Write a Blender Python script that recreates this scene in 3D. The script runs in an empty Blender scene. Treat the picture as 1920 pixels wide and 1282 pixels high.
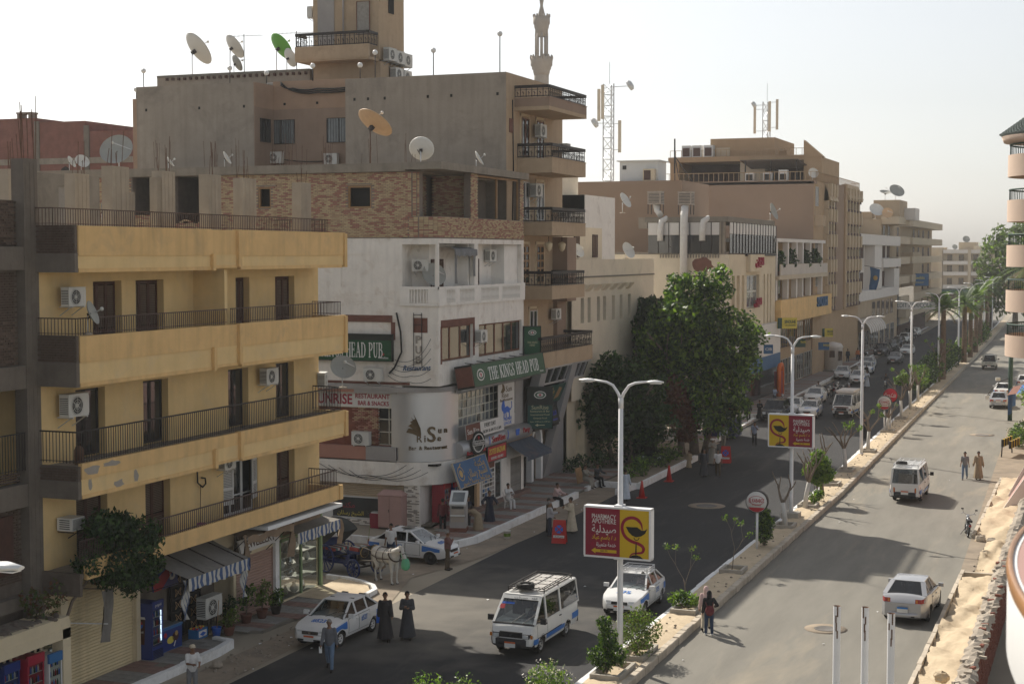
import bpy,bmesh,math,random
import numpy as np
from mathutils import Vector,Matrix,Euler
R=math.radians
S=bpy.context.scene
COL=S.collection
CAM_H=14.0
cam_d=bpy.data.cameras.new('camera')
cam=bpy.data.objects.new('camera',cam_d)
COL.objects.link(cam)
cam.location=(0,0,CAM_H)
cam.rotation_euler=(R(90-3.276),0,R(21.085))
cam_d.sensor_width=36.0
cam_d.lens=2900/1920*36
cam_d.clip_start=0.1
cam_d.clip_end=6000
cam_d.dof.use_dof=True
cam_d.dof.focus_distance=75
cam_d.dof.aperture_fstop=8.0
S.camera=cam
SUN_EL=R(40.1)
SUN_DIR=Vector((-0.80,0.60,0)).normalized()
w=bpy.data.worlds.new('World')
S.world=w
w.use_nodes=True
nt=w.node_tree
nt.nodes.clear()
sky=nt.nodes.new('ShaderNodeTexSky')
sky.sky_type='NISHITA'
sky.sun_disc=False
sky.sun_elevation=SUN_EL
sky.sun_rotation=math.atan2(SUN_DIR.x,SUN_DIR.y)
sky.air_density=1.0
sky.dust_density=1.5
sky.ozone_density=1.0
hs=nt.nodes.new('ShaderNodeHueSaturation')
hs.inputs['Saturation'].default_value=0.3
bg=nt.nodes.new('ShaderNodeBackground')
bg.inputs['Strength'].default_value=0.09
wo=nt.nodes.new('ShaderNodeOutputWorld')
nt.links.new(sky.outputs[0],hs.inputs['Color'])
nt.links.new(hs.outputs[0],bg.inputs['Color'])
nt.links.new(bg.outputs[0],wo.inputs['Surface'])
sun_d=bpy.data.lights.new('sun','SUN')
sun_d.energy=4.3
sun_d.angle=R(0.55)
sun_d.color=(1.0,0.93,0.82)
sun=bpy.data.objects.new('sun',sun_d)
COL.objects.link(sun)
sv=(SUN_DIR*math.cos(SUN_EL)+Vector((0,0,math.sin(SUN_EL))))
sun.rotation_euler=sv.to_track_quat('Z','Y').to_euler()
sun.location=sv*100
S.view_settings.view_transform='Standard'
S.view_settings.look='None'
S.view_settings.gamma=1
S.view_settings.use_curve_mapping=False
S.view_settings.exposure=0.55
S.cycles.max_bounces=6
S.cycles.diffuse_bounces=3
S.cycles.glossy_bounces=3
S.cycles.transparent_max_bounces=12
S.cycles.volume_bounces=1
S.cycles.use_denoising=True
MT={}
def mat(name,col,rough=0.85,var=0.15,scale=1.5,bump=0.0,bscale=25.0,metal=0.0,spec=0.3,stain=None,st_amt=0.5,st_scale=0.8,streak=0.0,rnd=0.0,emit=None,trans=0.0,an=1.0):
 """one procedural material: tone noise, optional stains, vertical streaks, relief and a per-object tone shift"""
 m=bpy.data.materials.new(name);m.use_nodes=True
 n=m.node_tree.nodes;l=m.node_tree.links
 b=n['Principled BSDF']
 b.inputs['Roughness'].default_value=rough;b.inputs['Metallic'].default_value=metal
 b.inputs['Specular IOR Level'].default_value=spec
 tc=n.new('ShaderNodeTexCoord')
 class TC:outputs=tc.outputs
 if an!=1.0:
  mq=n.new('ShaderNodeMapping');mq.inputs['Scale'].default_value=(1,an,1);l.new(tc.outputs['Object'],mq.inputs['Vector']);TC.outputs={'Object':mq.outputs[0]}
 nz=n.new('ShaderNodeTexNoise');nz.inputs['Scale'].default_value=scale;nz.inputs['Detail'].default_value=6
 nz.inputs['Roughness'].default_value=0.65
 l.new(TC.outputs['Object'],nz.inputs['Vector'])
 rp=n.new('ShaderNodeValToRGB')
 e=rp.color_ramp.elements
 e[0].position=0.28;e[1].position=0.72
 e[0].color=(*[max(0,c*(1-var))for c in col],1);e[1].color=(*[min(1,c*(1+var))for c in col],1)
 l.new(nz.outputs['Fac'],rp.inputs['Fac'])
 out=rp.outputs['Color']
 def mix(a,bcol,fac):
  mx=n.new('ShaderNodeMix');mx.data_type='RGBA'
  l.new(a,mx.inputs['A']);mx.inputs['B'].default_value=(*bcol,1);l.new(fac,mx.inputs['Factor'])
  return mx.outputs['Result']
 if stain:
  n2=n.new('ShaderNodeTexNoise');n2.inputs['Scale'].default_value=st_scale;n2.inputs['Detail'].default_value=8
  n2.inputs['Roughness'].default_value=0.7;n2.inputs['Distortion'].default_value=0.4
  l.new(TC.outputs['Object'],n2.inputs['Vector'])
  r2=n.new('ShaderNodeValToRGB');r2.color_ramp.elements[0].position=0.62-0.25*st_amt
  r2.color_ramp.elements[1].position=0.86-0.25*st_amt
  r2.color_ramp.elements[1].color=(0.8,0.8,0.8,1)
  l.new(n2.outputs['Fac'],r2.inputs['Fac'])
  out=mix(out,stain,r2.outputs['Color'])
 if streak>0:
  mp=n.new('ShaderNodeMapping');mp.inputs['Scale'].default_value=(3.0,3.0,0.22)
  l.new(tc.outputs['Object'],mp.inputs['Vector'])
  n3=n.new('ShaderNodeTexNoise');n3.inputs['Scale'].default_value=1.0;n3.inputs['Detail'].default_value=5
  l.new(mp.outputs[0],n3.inputs['Vector'])
  r3=n.new('ShaderNodeValToRGB');r3.color_ramp.elements[0].position=0.45;r3.color_ramp.elements[1].position=0.75
  r3.color_ramp.elements[1].color=(streak,streak,streak,1)
  l.new(n3.outputs['Fac'],r3.inputs['Fac'])
  out=mix(out,tuple(c*0.45 for c in col),r3.outputs['Color'])
 if rnd>0:
  oi=n.new('ShaderNodeObjectInfo')
  mr=n.new('ShaderNodeMapRange');mr.inputs['To Min'].default_value=1-rnd;mr.inputs['To Max'].default_value=1+rnd
  l.new(oi.outputs['Random'],mr.inputs['Value'])
  hv=n.new('ShaderNodeHueSaturation');l.new(mr.outputs[0],hv.inputs['Value']);l.new(out,hv.inputs['Color'])
  out=hv.outputs['Color']
 l.new(out,b.inputs['Base Color'])
 if bump>0:
  nb=n.new('ShaderNodeTexNoise');nb.inputs['Scale'].default_value=bscale;nb.inputs['Detail'].default_value=5
  l.new(tc.outputs['Object'],nb.inputs['Vector'])
  bp=n.new('ShaderNodeBump');bp.inputs['Strength'].default_value=min(1,bump);bp.inputs['Distance'].default_value=0.03
  l.new(nb.outputs['Fac'],bp.inputs['Height']);l.new(bp.outputs[0],b.inputs['Normal'])
 if emit:
  b.inputs['Emission Color'].default_value=(*emit[0],1);b.inputs['Emission Strength'].default_value=emit[1]
 if trans>0:
  b.inputs['Transmission Weight'].default_value=trans
 MT[name]=m
 return m
def glassmat(name,tint,refl=0.12,rough=0.02):
 """thin pane: tinted see-through sheet with a fresnel reflection"""
 m=bpy.data.materials.new(name);m.use_nodes=True
 n=m.node_tree.nodes;l=m.node_tree.links;n.clear()
 o=n.new('ShaderNodeOutputMaterial');t=n.new('ShaderNodeBsdfTransparent');g=n.new('ShaderNodeBsdfGlossy')
 t.inputs[0].default_value=(*tint,1);g.inputs['Roughness'].default_value=rough
 f=n.new('ShaderNodeLayerWeight');p=n.new('ShaderNodeMath');p.operation='POWER';p.inputs[1].default_value=4;l.new(f.outputs['Facing'],p.inputs[0])
 a=n.new('ShaderNodeMath');a.operation='MULTIPLY_ADD';a.inputs[1].default_value=.85;a.inputs[2].default_value=refl;a.use_clamp=True
 l.new(p.outputs[0],a.inputs[0])
 mx=n.new('ShaderNodeMixShader')
 l.new(a.outputs[0],mx.inputs[0]);l.new(t.outputs[0],mx.inputs[1]);l.new(g.outputs[0],mx.inputs[2])
 l.new(mx.outputs[0],o.inputs[0]);MT[name]=m
 return m
def leafmat(name,col,tr=0.35):
 m=bpy.data.materials.new(name);m.use_nodes=True
 n=m.node_tree.nodes;l=m.node_tree.links
 b=n['Principled BSDF'];o=n['Material Output']
 b.inputs['Roughness'].default_value=0.5;b.inputs['Specular IOR Level'].default_value=0.35
 tc=n.new('ShaderNodeTexCoord');nz=n.new('ShaderNodeTexNoise');nz.inputs['Scale'].default_value=0.9;nz.inputs['Detail'].default_value=4
 l.new(tc.outputs['Object'],nz.inputs['Vector'])
 rp=n.new('ShaderNodeValToRGB');e=rp.color_ramp.elements;e[0].position=.3;e[1].position=.7
 e[0].color=(*[c*.6 for c in col],1);e[1].color=(*[c*1.4 for c in col],1)
 l.new(nz.outputs['Fac'],rp.inputs[0]);l.new(rp.outputs[0],b.inputs['Base Color'])
 t=n.new('ShaderNodeBsdfTranslucent');t.inputs[0].default_value=(col[0]*1.5,col[1]*1.6,col[2]*.7,1)
 mx=n.new('ShaderNodeMixShader');mx.inputs[0].default_value=tr
 l.new(b.outputs[0],mx.inputs[1]);l.new(t.outputs[0],mx.inputs[2]);l.new(mx.outputs[0],o.inputs[0])
 MT[name]=m
 return m
class MB:
 def __init__(s):s.v=[];s.f=[];s.mi=[];s.sm=[];s.mats=[]
 def m(s,name):
  if name not in s.mats:s.mats.append(name)
  return s.mats.index(name)
 def add(s,vs,fs,mt,smooth=False):
  o=len(s.v);s.v+=[tuple(p)for p in vs];k=s.m(mt)
  for f in fs:s.f.append([i+o for i in f]);s.mi.append(k);s.sm.append(smooth)
  return s
 def box(s,x0,x1,y0,y1,z0,z1,mt):
  if x0>x1:x0,x1=x1,x0
  if y0>y1:y0,y1=y1,y0
  if z0>z1:z0,z1=z1,z0
  return s.add([(x0,y0,z0),(x1,y0,z0),(x1,y1,z0),(x0,y1,z0),(x0,y0,z1),(x1,y0,z1),(x1,y1,z1),(x0,y1,z1)],[(0,3,2,1),(4,5,6,7),(0,1,5,4),(1,2,6,5),(2,3,7,6),(3,0,4,7)],mt)
 def cbox(s,c,d,mt,rz=0.0,rx=0.0,ry=0.0):
  M=Matrix.Translation(c)@Euler((rx,ry,rz)).to_matrix().to_4x4()
  h=[x/2 for x in d]
  p=[M@Vector((a*h[0],b*h[1],e*h[2]))for e in(-1,1)for a,b in((-1,-1),(1,-1),(1,1),(-1,1))]
  return s.add(p,[(0,3,2,1),(4,5,6,7),(0,1,5,4),(1,2,6,5),(2,3,7,6),(3,0,4,7)],mt)
 def bar(s,a,b,w,h,mt,up=(0,0,1)):
  a=Vector(a);b=Vector(b);d=(b-a).normalized();u=Vector(up)
  if abs(d.dot(u))>.98:u=Vector((1,0,0))
  x=d.cross(u).normalized()*w/2;y=x.cross(d).normalized()*h/2
  p=[a-x-y,a+x-y,a+x+y,a-x+y,b-x-y,b+x-y,b+x+y,b-x+y]
  return s.add(p,[(0,1,2,3),(7,6,5,4),(0,4,5,1),(1,5,6,2),(2,6,7,3),(3,7,4,0)],mt)
 def tube(s,pts,r,mt,n=8,caps=True,smooth=True):
  pts=[Vector(p)for p in pts];k=len(pts)
  rs=r if isinstance(r,(list,tuple))else[r]*k
  vs=[];t0=None;x=None
  for i,p in enumerate(pts):
   t=(pts[min(i+1,k-1)]-pts[max(i-1,0)])
   t=t.normalized()if t.length>1e-9 else Vector((0,0,1))
   if x is None:
    u=Vector((0,0,1))if abs(t.z)<.9 else Vector((1,0,0))
    x=t.cross(u).normalized()
   else:
    x=(x-t*x.dot(t));x=x.normalized()if x.length>1e-6 else t.orthogonal().normalized()
   y=t.cross(x)
   for j in range(n):
    a=2*math.pi*j/n
    vs.append(p+(x*math.cos(a)+y*math.sin(a))*rs[i])
  fs=[(i*n+j,i*n+(j+1)%n,(i+1)*n+(j+1)%n,(i+1)*n+j)for i in range(k-1)for j in range(n)]
  s.add(vs,fs,mt,smooth)
  if caps:
   o=len(s.v)-k*n;mi=s.m(mt)
   s.f.append([o+j for j in range(n)][::-1]);s.mi.append(mi);s.sm.append(False)
   s.f.append([o+(k-1)*n+j for j in range(n)]);s.mi.append(mi);s.sm.append(False)
  return s
 def lathe(s,prof,mt,n=16,M=None,smooth=True,cap=True):
  M=M or Matrix();vs=[];k=len(prof)
  for r,z in prof:
   for j in range(n):
    a=2*math.pi*j/n;vs.append(M@Vector((r*math.cos(a),r*math.sin(a),z)))
  fs=[(i*n+j,i*n+(j+1)%n,(i+1)*n+(j+1)%n,(i+1)*n+j)for i in range(k-1)for j in range(n)]
  if cap:fs+=[tuple(range(n))[::-1],tuple((k-1)*n+j for j in range(n))]
  return s.add(vs,fs,mt,smooth)
 def ball(s,c,r,mt,n=10,sc=(1,1,1)):
  c=Vector(c);k=max(4,n//2+1);vs=[];
  for i in range(k+1):
   th=math.pi*i/k
   for j in range(n):
    a=2*math.pi*j/n
    vs.append(c+Vector((r*sc[0]*math.sin(th)*math.cos(a),r*sc[1]*math.sin(th)*math.sin(a),-r*sc[2]*math.cos(th))))
  return s.add(vs,[(i*n+j,i*n+(j+1)%n,(i+1)*n+(j+1)%n,(i+1)*n+j)for i in range(k)for j in range(n)],mt,True)
 def prism(s,poly,z0,z1,mt,M=None):
  M=M or Matrix();n=len(poly)
  vs=[M@Vector((p[0],p[1],z0))for p in poly]+[M@Vector((p[0],p[1],z1))for p in poly]
  return s.add(vs,[tuple(range(n))[::-1],tuple(range(n,2*n))]+[(i,(i+1)%n,n+(i+1)%n,n+i)for i in range(n)],mt)
 def quad(s,a,b,c,d,mt):return s.add([a,b,c,d],[(0,1,2,3)],mt)
 def grid(s,P,mt,smooth=True,close=False):
  """P[i][j] points -> sheet"""
  r=len(P);c=len(P[0]);vs=[p for row in P for p in row]
  cc=c if close else c-1
  return s.add(vs,[(i*c+j,i*c+(j+1)%c,(i+1)*c+(j+1)%c,(i+1)*c+j)for i in range(r-1)for j in range(cc)],mt,smooth)
 def tf(s,M,start=0):
  for i in range(start,len(s.v)):s.v[i]=tuple(M@Vector(s.v[i]))
  return s
 def mesh(s,name,fix=False):
  me=bpy.data.meshes.new(name)
  me.from_pydata(s.v,[],s.f)
  for k in s.mats:me.materials.append(MT[k])
  me.polygons.foreach_set('material_index',s.mi);me.polygons.foreach_set('use_smooth',s.sm)
  if fix:
   bm=bmesh.new();bm.from_mesh(me);bmesh.ops.recalc_face_normals(bm,faces=bm.faces);bm.to_mesh(me);bm.free()
  me.update()
  return me
 def obj(s,name,parent=None,loc=None,rz=0.0,fix=False):
  return link(name,s.mesh(name,fix),parent,loc,rz)
def link(name,data,parent=None,loc=None,rz=0.0):
 o=bpy.data.objects.new(name,data);COL.objects.link(o)
 if parent:o.parent=parent
 if loc is not None:o.location=loc
 if rz:o.rotation_euler=(0,0,rz)
 return o
def tag(o,label,cat,group=None):
 o['label']=label;o['category']=cat
 if group:o['group']=group
 return o
def thing(name,label,cat,loc=(0,0,0),rz=0.0,group=None):
 o=bpy.data.objects.new(name,None);COL.objects.link(o);o.empty_display_size=.2
 o.location=loc;o.rotation_euler=(0,0,rz)
 return tag(o,label,cat,group)
def struct(o):o['kind']='structure';return o
def stuff(o):o['kind']='stuff';return o
KIDS={}
def dup(root,label=None,loc=None,rz=None,group=None,sc=None):
 """copy of a thing with copies of its parts and sub-parts"""
 if not KIDS.get('n')or KIDS['n']!=len(bpy.data.objects):
  KIDS.clear();KIDS['n']=len(bpy.data.objects)
  for o in bpy.data.objects:
   if o.parent:KIDS.setdefault(o.parent.name,[]).append(o)
 r=root.copy();COL.objects.link(r)
 if loc is not None:r.location=loc
 if rz is not None:r.rotation_euler=(0,0,rz)
 if sc:r.scale=(sc,sc,sc)
 if label:r['label']=label
 if group:r['group']=group
 n=1
 for ch in KIDS.get(root.name,[]):
  c=ch.copy();COL.objects.link(c);c.parent=r;n+=1
  for g in KIDS.get(ch.name,[]):
   d=g.copy();COL.objects.link(d);d.parent=c;n+=1
 KIDS['n']+=n
 return r
def copies(name,me,parent,locs,rzs=None):
 for i,p in enumerate(locs):link(name,me,parent,p,rzs[i]if rzs else 0.0)
def facade(mb,o,u,L,z0,z1,holes,depth,mt,mt_reveal=None):
 """vertical wall sheet from o along unit u (length L); holes (a,b,za,zb) get reveals going back by depth"""
 o=Vector(o);u=Vector(u);nin=Vector((0,0,1)).cross(u)
 us=sorted({0.0,L,*[h[0]for h in holes],*[h[1]for h in holes]});zs=sorted({z0,z1,*[h[2]for h in holes],*[h[3]for h in holes]})
 P=lambda a,z,d=0.0:o+u*a+Vector((0,0,z))+nin*d
 for i in range(len(us)-1):
  for j in range(len(zs)-1):
   a=(us[i]+us[i+1])/2;z=(zs[j]+zs[j+1])/2
   if any(h[0]<a<h[1]and h[2]<z<h[3]for h in holes):continue
   mb.quad(P(us[i],zs[j]),P(us[i+1],zs[j]),P(us[i+1],zs[j+1]),P(us[i],zs[j+1]),mt)
 for a,b,c,d in holes:
  for q in(((a,c),(a,d)),((a,d),(b,d)),((b,d),(b,c)),((b,c),(a,c))):
   (a1,c1),(a2,c2)=q
   mb.quad(P(a1,c1),P(a2,c2),P(a2,c2,depth),P(a1,c1,depth),mt_reveal or mt)
AR={}
_c=0xFE80
for ch,k in(('ء',1),('آ',2),('أ',2),('ؤ',2),('إ',2),('ئ',4),('ا',2),('ب',4),('ة',2),('ت',4),('ث',4),('ج',4),('ح',4),('خ',4),('د',2),('ذ',2),('ر',2),('ز',2),('س',4),('ش',4),('ص',4),('ض',4),('ط',4),('ظ',4),('ع',4),('غ',4),('ف',4),('ق',4),('ك',4),('ل',4),('م',4),('ن',4),('ه',4),('و',2),('ى',2),('ي',4)):
 AR[ch]=[_c+i for i in range(k)];_c+=k
def arabic(t):
 out=[]
 for i,ch in enumerate(t):
  if ch not in AR:out.append(ch);continue
  f=AR[ch]
  pj=i>0 and t[i-1]in AR and len(AR[t[i-1]])==4
  nj=len(f)==4 and i+1<len(t)and t[i+1]in AR
  k=(3 if nj else 1)if pj else(2 if nj else 0)
  out.append(chr(f[min(k,len(f)-1)]))
 return ''.join(out[::-1])
LATE=[]
def lettering(txt,size,M,mt,parent=None,name='lettering',width=None,ext=0.008,bold=0.0,shear=0.0,align='CENTER',sp=1.0):
 """raised letters; M maps text plane (x right, y up, z out) to the parent's space; width squeezes to a given length"""
 c=bpy.data.curves.new(name,'FONT');c.body=txt;c.size=size;c.extrude=ext;c.align_x=align;c.align_y='CENTER'
 c.resolution_u=3;c.offset=bold*size;c.shear=shear;c.space_line=.9;c.space_character=sp
 c.materials.append(MT[mt])
 o=link(name,c,parent);o.matrix_local=M
 LATE.append((o,width))
 return o
def face_M(o,u,up=(0,0,1)):
 """frame on a face: origin o, reading direction u"""
 u=Vector(u).normalized();up=Vector(up).normalized();up=(up-u*up.dot(u)).normalized();n=u.cross(up)
 M=Matrix(((u.x,up.x,n.x,o[0]),(u.y,up.y,n.y,o[1]),(u.z,up.z,n.z,o[2]),(0,0,0,1)))
 return M
SERIF={'T':(.72,[(.36,0,.36,1,.15),(.04,.97,.68,.97,.06),(.05,.97,.05,.78,.05),(.67,.97,.67,.78,.05),(.2,.02,.52,.02,.05)]),'H':(.82,[(.16,0,.16,1,.15),(.66,0,.66,1,.15),(.16,.52,.66,.52,.06)]+[(x-.14,y,x+.14,y,.05)for x in(.16,.66)for y in(.02,.98)]),'E':(.68,[(.16,0,.16,1,.15),(.04,.98,.6,.98,.05),(.04,.02,.62,.02,.05),(.16,.52,.48,.52,.06),(.59,.98,.59,.78,.05),(.62,.02,.62,.24,.05),(.48,.64,.48,.4,.05)]),'K':(.8,[(.16,0,.16,1,.15),(.2,.45,.66,.98,.06),(.32,.58,.7,.02,.15)]+[(.02,y,.3,y,.05)for y in(.02,.98)]+[(.52,.98,.78,.98,.05),(.54,.02,.8,.02,.05)]),'I':(.36,[(.18,0,.18,1,.15),(.04,.02,.32,.02,.05),(.04,.98,.32,.98,.05)]),'N':(.86,[(.14,0,.14,1,.06),(.72,0,.72,1,.06),(.14,1,.72,0,.15),(.02,.98,.2,.98,.05),(.02,.02,.28,.02,.05),(.58,.98,.86,.98,.05)]),'G':(.82,[(.66,.86,.52,.97,.06),(.52,.97,.36,.98,.06),(.36,.98,.16,.8,.1),(.16,.8,.12,.5,.14),(.12,.5,.18,.2,.13),(.18,.2,.38,.02,.09),(.38,.02,.54,.03,.06),(.54,.03,.68,.12,.07),(.66,0,.66,.42,.14),(.52,.42,.8,.42,.05),(.66,.98,.66,.76,.05)]),'S':(.6,[(.5,.86,.38,.98,.06),(.38,.98,.2,.97,.07),(.2,.97,.1,.8,.09),(.1,.8,.16,.62,.12),(.16,.62,.42,.42,.14),(.42,.42,.5,.22,.12),(.5,.22,.38,.04,.09),(.38,.04,.2,.02,.06),(.2,.02,.08,.14,.06),(.08,.26,.08,.02,.05),(.5,.98,.5,.76,.05)]),'A':(.82,[(.14,0,.4,1,.06),(.4,1,.68,0,.15),(.22,.34,.56,.34,.05),(.02,.02,.28,.02,.05),(.54,.02,.82,.02,.05)]),'D':(.8,[(.16,0,.16,1,.15),(.04,.98,.4,.98,.05),(.04,.02,.4,.02,.05),(.4,.98,.6,.84,.08),(.6,.84,.68,.5,.14),(.68,.5,.6,.16,.14),(.6,.16,.4,.02,.08)]),'P':(.68,[(.16,0,.16,1,.15),(.04,.02,.32,.02,.05),(.04,.98,.4,.98,.05),(.4,.98,.56,.88,.09),(.56,.88,.58,.68,.13),(.58,.68,.42,.5,.1),(.42,.5,.16,.48,.05)]),'U':(.8,[(.16,1,.16,.3,.15),(.16,.3,.24,.08,.13),(.24,.08,.4,.01,.08),(.4,.01,.56,.08,.07),(.56,.08,.62,.3,.06),(.62,.3,.62,1,.06),(.02,.98,.3,.98,.05),(.5,.98,.76,.98,.05)]),'B':(.72,[(.16,0,.16,1,.15),(.04,.98,.4,.98,.05),(.04,.02,.42,.02,.05),(.4,.98,.54,.88,.08),(.54,.88,.54,.68,.12),(.54,.68,.4,.53,.08),(.16,.53,.42,.53,.05),(.42,.53,.6,.42,.09),(.6,.42,.62,.2,.13),(.62,.2,.42,.02,.09)]),' ':(.34,[])}
def serif(txt,h,width,M,mt,parent,ext=0.01):
 mb=MB();x=0.0
 for ch in txt:
  cw,st=SERIF[ch]
  for x0,y0,x1,y1,wd in st:
   a=Vector((x+x0,y0));b=Vector((x+x1,y1));d=(b-a).normalized();nn=Vector((-d.y,d.x))*wd/2;e=d*(.02 if wd<.1 else .03)
   mb.prism([a-e-nn,b+e-nn,b+e+nn,a-e+nn],0,ext+.002*(len(mb.f)%5),mt)
  x+=cw+.06
 k=width/x
 mb.v=[(p[0]*k-width/2,(p[1]-.5)*h,p[2])for p in mb.v]
 o=mb.obj('lettering',parent);o.matrix_local=M
 return o
def shape2d(pts_list,M,mt,parent,name='emblem',ext=0.006):
 """flat raised shapes from closed outlines [(x,y)...] or strokes"""
 mb=MB()
 for i,p in enumerate(pts_list):mb.prism(p,0,ext+.0015*i,mt if isinstance(mt,str)else mt[i])
 o=mb.obj(name,parent,fix=True);o.matrix_local=M
 return o
def stroke(pts,wd):
 """outline of a polyline of given width (list or number)"""
 n=len(pts);L=[];Rr=[]
 for i,p in enumerate(pts):
  a=Vector(pts[max(0,i-1)]);b=Vector(pts[min(n-1,i+1)]);d=(b-a).normalized();k=Vector((-d.y,d.x))*(wd[i]if isinstance(wd,(list,tuple))else wd)/2
  L.append(tuple(Vector(p)+k));Rr.append(tuple(Vector(p)-k))
 return L+Rr[::-1]
def circ(cx,cy,r,n=20,a0=0,a1=2*math.pi,ry=None):
 full=abs(a1-a0-2*math.pi)<1e-6
 return[(cx+r*math.cos(a0+(a1-a0)*i/(n if full else n-1)),cy+(ry or r)*math.sin(a0+(a1-a0)*i/(n if full else n-1)))for i in range(n)]
def finish():
 """turn text and modifier objects into plain meshes with one evaluation"""
 bpy.context.view_layer.update()
 dg=bpy.context.evaluated_depsgraph_get()
 res=[]
 for o,wd in LATE:
  me=bpy.data.meshes.new_from_object(o.evaluated_get(dg));res.append((o,wd,me))
 for o,wd,me in res:
  me.name=o.name.split('.')[0]
  if o.type=='FONT':
   if wd and len(me.vertices):
    co=np.empty(len(me.vertices)*3);me.vertices.foreach_get('co',co);co=co.reshape(-1,3)
    k=wd/max(1e-6,co[:,0].max()-co[:,0].min());co[:,0]=(co[:,0]-(co[:,0].max()+co[:,0].min())/2)*k
    me.vertices.foreach_set('co',co.ravel())
   n=link('tmp_lettering',me,o.parent);n.matrix_local=o.matrix_local
   nm=o.name.split('.')[0];cu=o.data;bpy.data.objects.remove(o);bpy.data.curves.remove(cu);n.name=nm
  else:
   o.modifiers.clear();o.data=me
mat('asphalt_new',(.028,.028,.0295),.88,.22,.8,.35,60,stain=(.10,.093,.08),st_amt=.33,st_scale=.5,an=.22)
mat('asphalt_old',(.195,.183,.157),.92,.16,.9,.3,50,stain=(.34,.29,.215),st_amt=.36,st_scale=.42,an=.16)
def dusted(m,cx,cy,r0,r1,col):
 n=m.node_tree.nodes;l=m.node_tree.links;b=n['Principled BSDF'];src=b.inputs['Base Color'].links[0].from_socket
 tc=n.new('ShaderNodeTexCoord');d=n.new('ShaderNodeVectorMath');d.operation='DISTANCE';d.inputs[1].default_value=(cx,cy,0);l.new(tc.outputs['Object'],d.inputs[0])
 z=n.new('ShaderNodeTexNoise');z.inputs['Scale'].default_value=.7;z.inputs['Detail'].default_value=7;l.new(tc.outputs['Object'],z.inputs['Vector'])
 a=n.new('ShaderNodeMath');a.operation='MULTIPLY_ADD';a.inputs[1].default_value=9;l.new(z.outputs['Fac'],a.inputs[0]);l.new(d.outputs['Value'],a.inputs[2])
 q=n.new('ShaderNodeMapRange');q.inputs['From Min'].default_value=r0+4.5;q.inputs['From Max'].default_value=r1+4.5;q.inputs['To Min'].default_value=.9;q.inputs['To Max'].default_value=0;l.new(a.outputs[0],q.inputs['Value'])
 x=n.new('ShaderNodeMix');x.data_type='RGBA';x.inputs['B'].default_value=(*col,1);l.new(src,x.inputs['A']);l.new(q.outputs[0],x.inputs['Factor']);l.new(x.outputs['Result'],b.inputs['Base Color'])
dusted(MT['asphalt_new'],-26,55,1,10,(.17,.155,.13))
mat('dirt',(.27,.22,.165),.95,.25,.8,.6,12,stain=(.15,.13,.11),st_amt=.4,st_scale=.5)
mat('sand',(.52,.42,.29),.95,.14,1.6,.8,7,stain=(.38,.30,.2),st_amt=.4,st_scale=1.2)
mat('ground',(.30,.26,.2),.95,.2,.05)
mat('kerb_white',(.74,.74,.73),.8,.1,2,.25,20,stain=(.42,.38,.32),st_amt=.45,st_scale=1.5)
mat('kerb_stone',(.46,.40,.32),.9,.15,2,.4,18,stain=(.3,.26,.2),st_amt=.35,rnd=.12)
mat('tile_grey',(.25,.24,.22),.85,.15,2,.2,20,rnd=.12,stain=(.2,.18,.15),st_amt=.3)
mat('tile_red',(.235,.15,.125),.85,.15,2,.2,20,rnd=.12,stain=(.25,.2,.16),st_amt=.35)
mat('joint',(.2,.18,.15),.95,.1)
mat('concrete',(.27,.235,.19),.93,.14,1.2,.4,14,stain=(.17,.145,.12),st_amt=.35,streak=.35)
mat('concrete_pale',(.37,.315,.245),.92,.12,1.5,.4,16,streak=.25,rnd=.06)
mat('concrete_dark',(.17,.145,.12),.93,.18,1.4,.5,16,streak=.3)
mat('steel_galv',(.6,.6,.6),.45,.06,2,metal=.6,spec=.5)
mat('pole_white',(.72,.72,.72),.5,.06,2,stain=(.45,.4,.35),st_amt=.15)
mat('rust',(.13,.075,.05),.9,.3,5,.3,30)
mat('black',(.015,.015,.016),.6,.1)
mat('shade_fill',(.012,.011,.010),.9,.1)  # near-black fill: shade of openings and gaps put into the colour
mat('white_paint',(.78,.78,.77),.6,.05,2)
mat('rubble',(.36,.31,.25),.95,.25,4,.6,20,rnd=.2)
mat('paper',(.75,.75,.74),.8,.05)
mat('iron',(.035,.03,.028),.6,.2,4)
mat('iron_brown',(.09,.06,.05),.7,.2,4)
mat('manhole',(.14,.13,.12),.8,.2,5,.3,40)
def sh(Y):
 xs=(0,90,140,212,313,450,900);vs=(0,0,-1.0,-2.2,-4.4,-8.5,-40)
 return float(np.interp(Y,xs,vs))
def strip(mb,xa,xb,Y0,Y1,z,mt,step=8,zb=None):
 n=max(1,int((Y1-Y0)/step));P=[]
 for i in range(n+1):
  Y=Y0+(Y1-Y0)*i/n;s=sh(Y)
  P.append([((xa(Y)if callable(xa)else xa)+s,Y,z),((xb(Y)if callable(xb)else xb)+s,Y,zb if zb is not None else z)])
 mb.grid(P,mt,False)
mb=MB();mb.box(-158,78,-28,718,-.6,-.02,'ground');struct(mb.obj('ground'))
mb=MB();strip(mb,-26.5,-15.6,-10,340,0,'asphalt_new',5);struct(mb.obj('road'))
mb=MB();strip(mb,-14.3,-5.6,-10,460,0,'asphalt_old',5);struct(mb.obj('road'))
mb=MB();strip(mb,-27,-15.6,340,700,0,'asphalt_old',20);struct(mb.obj('road'))
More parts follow.
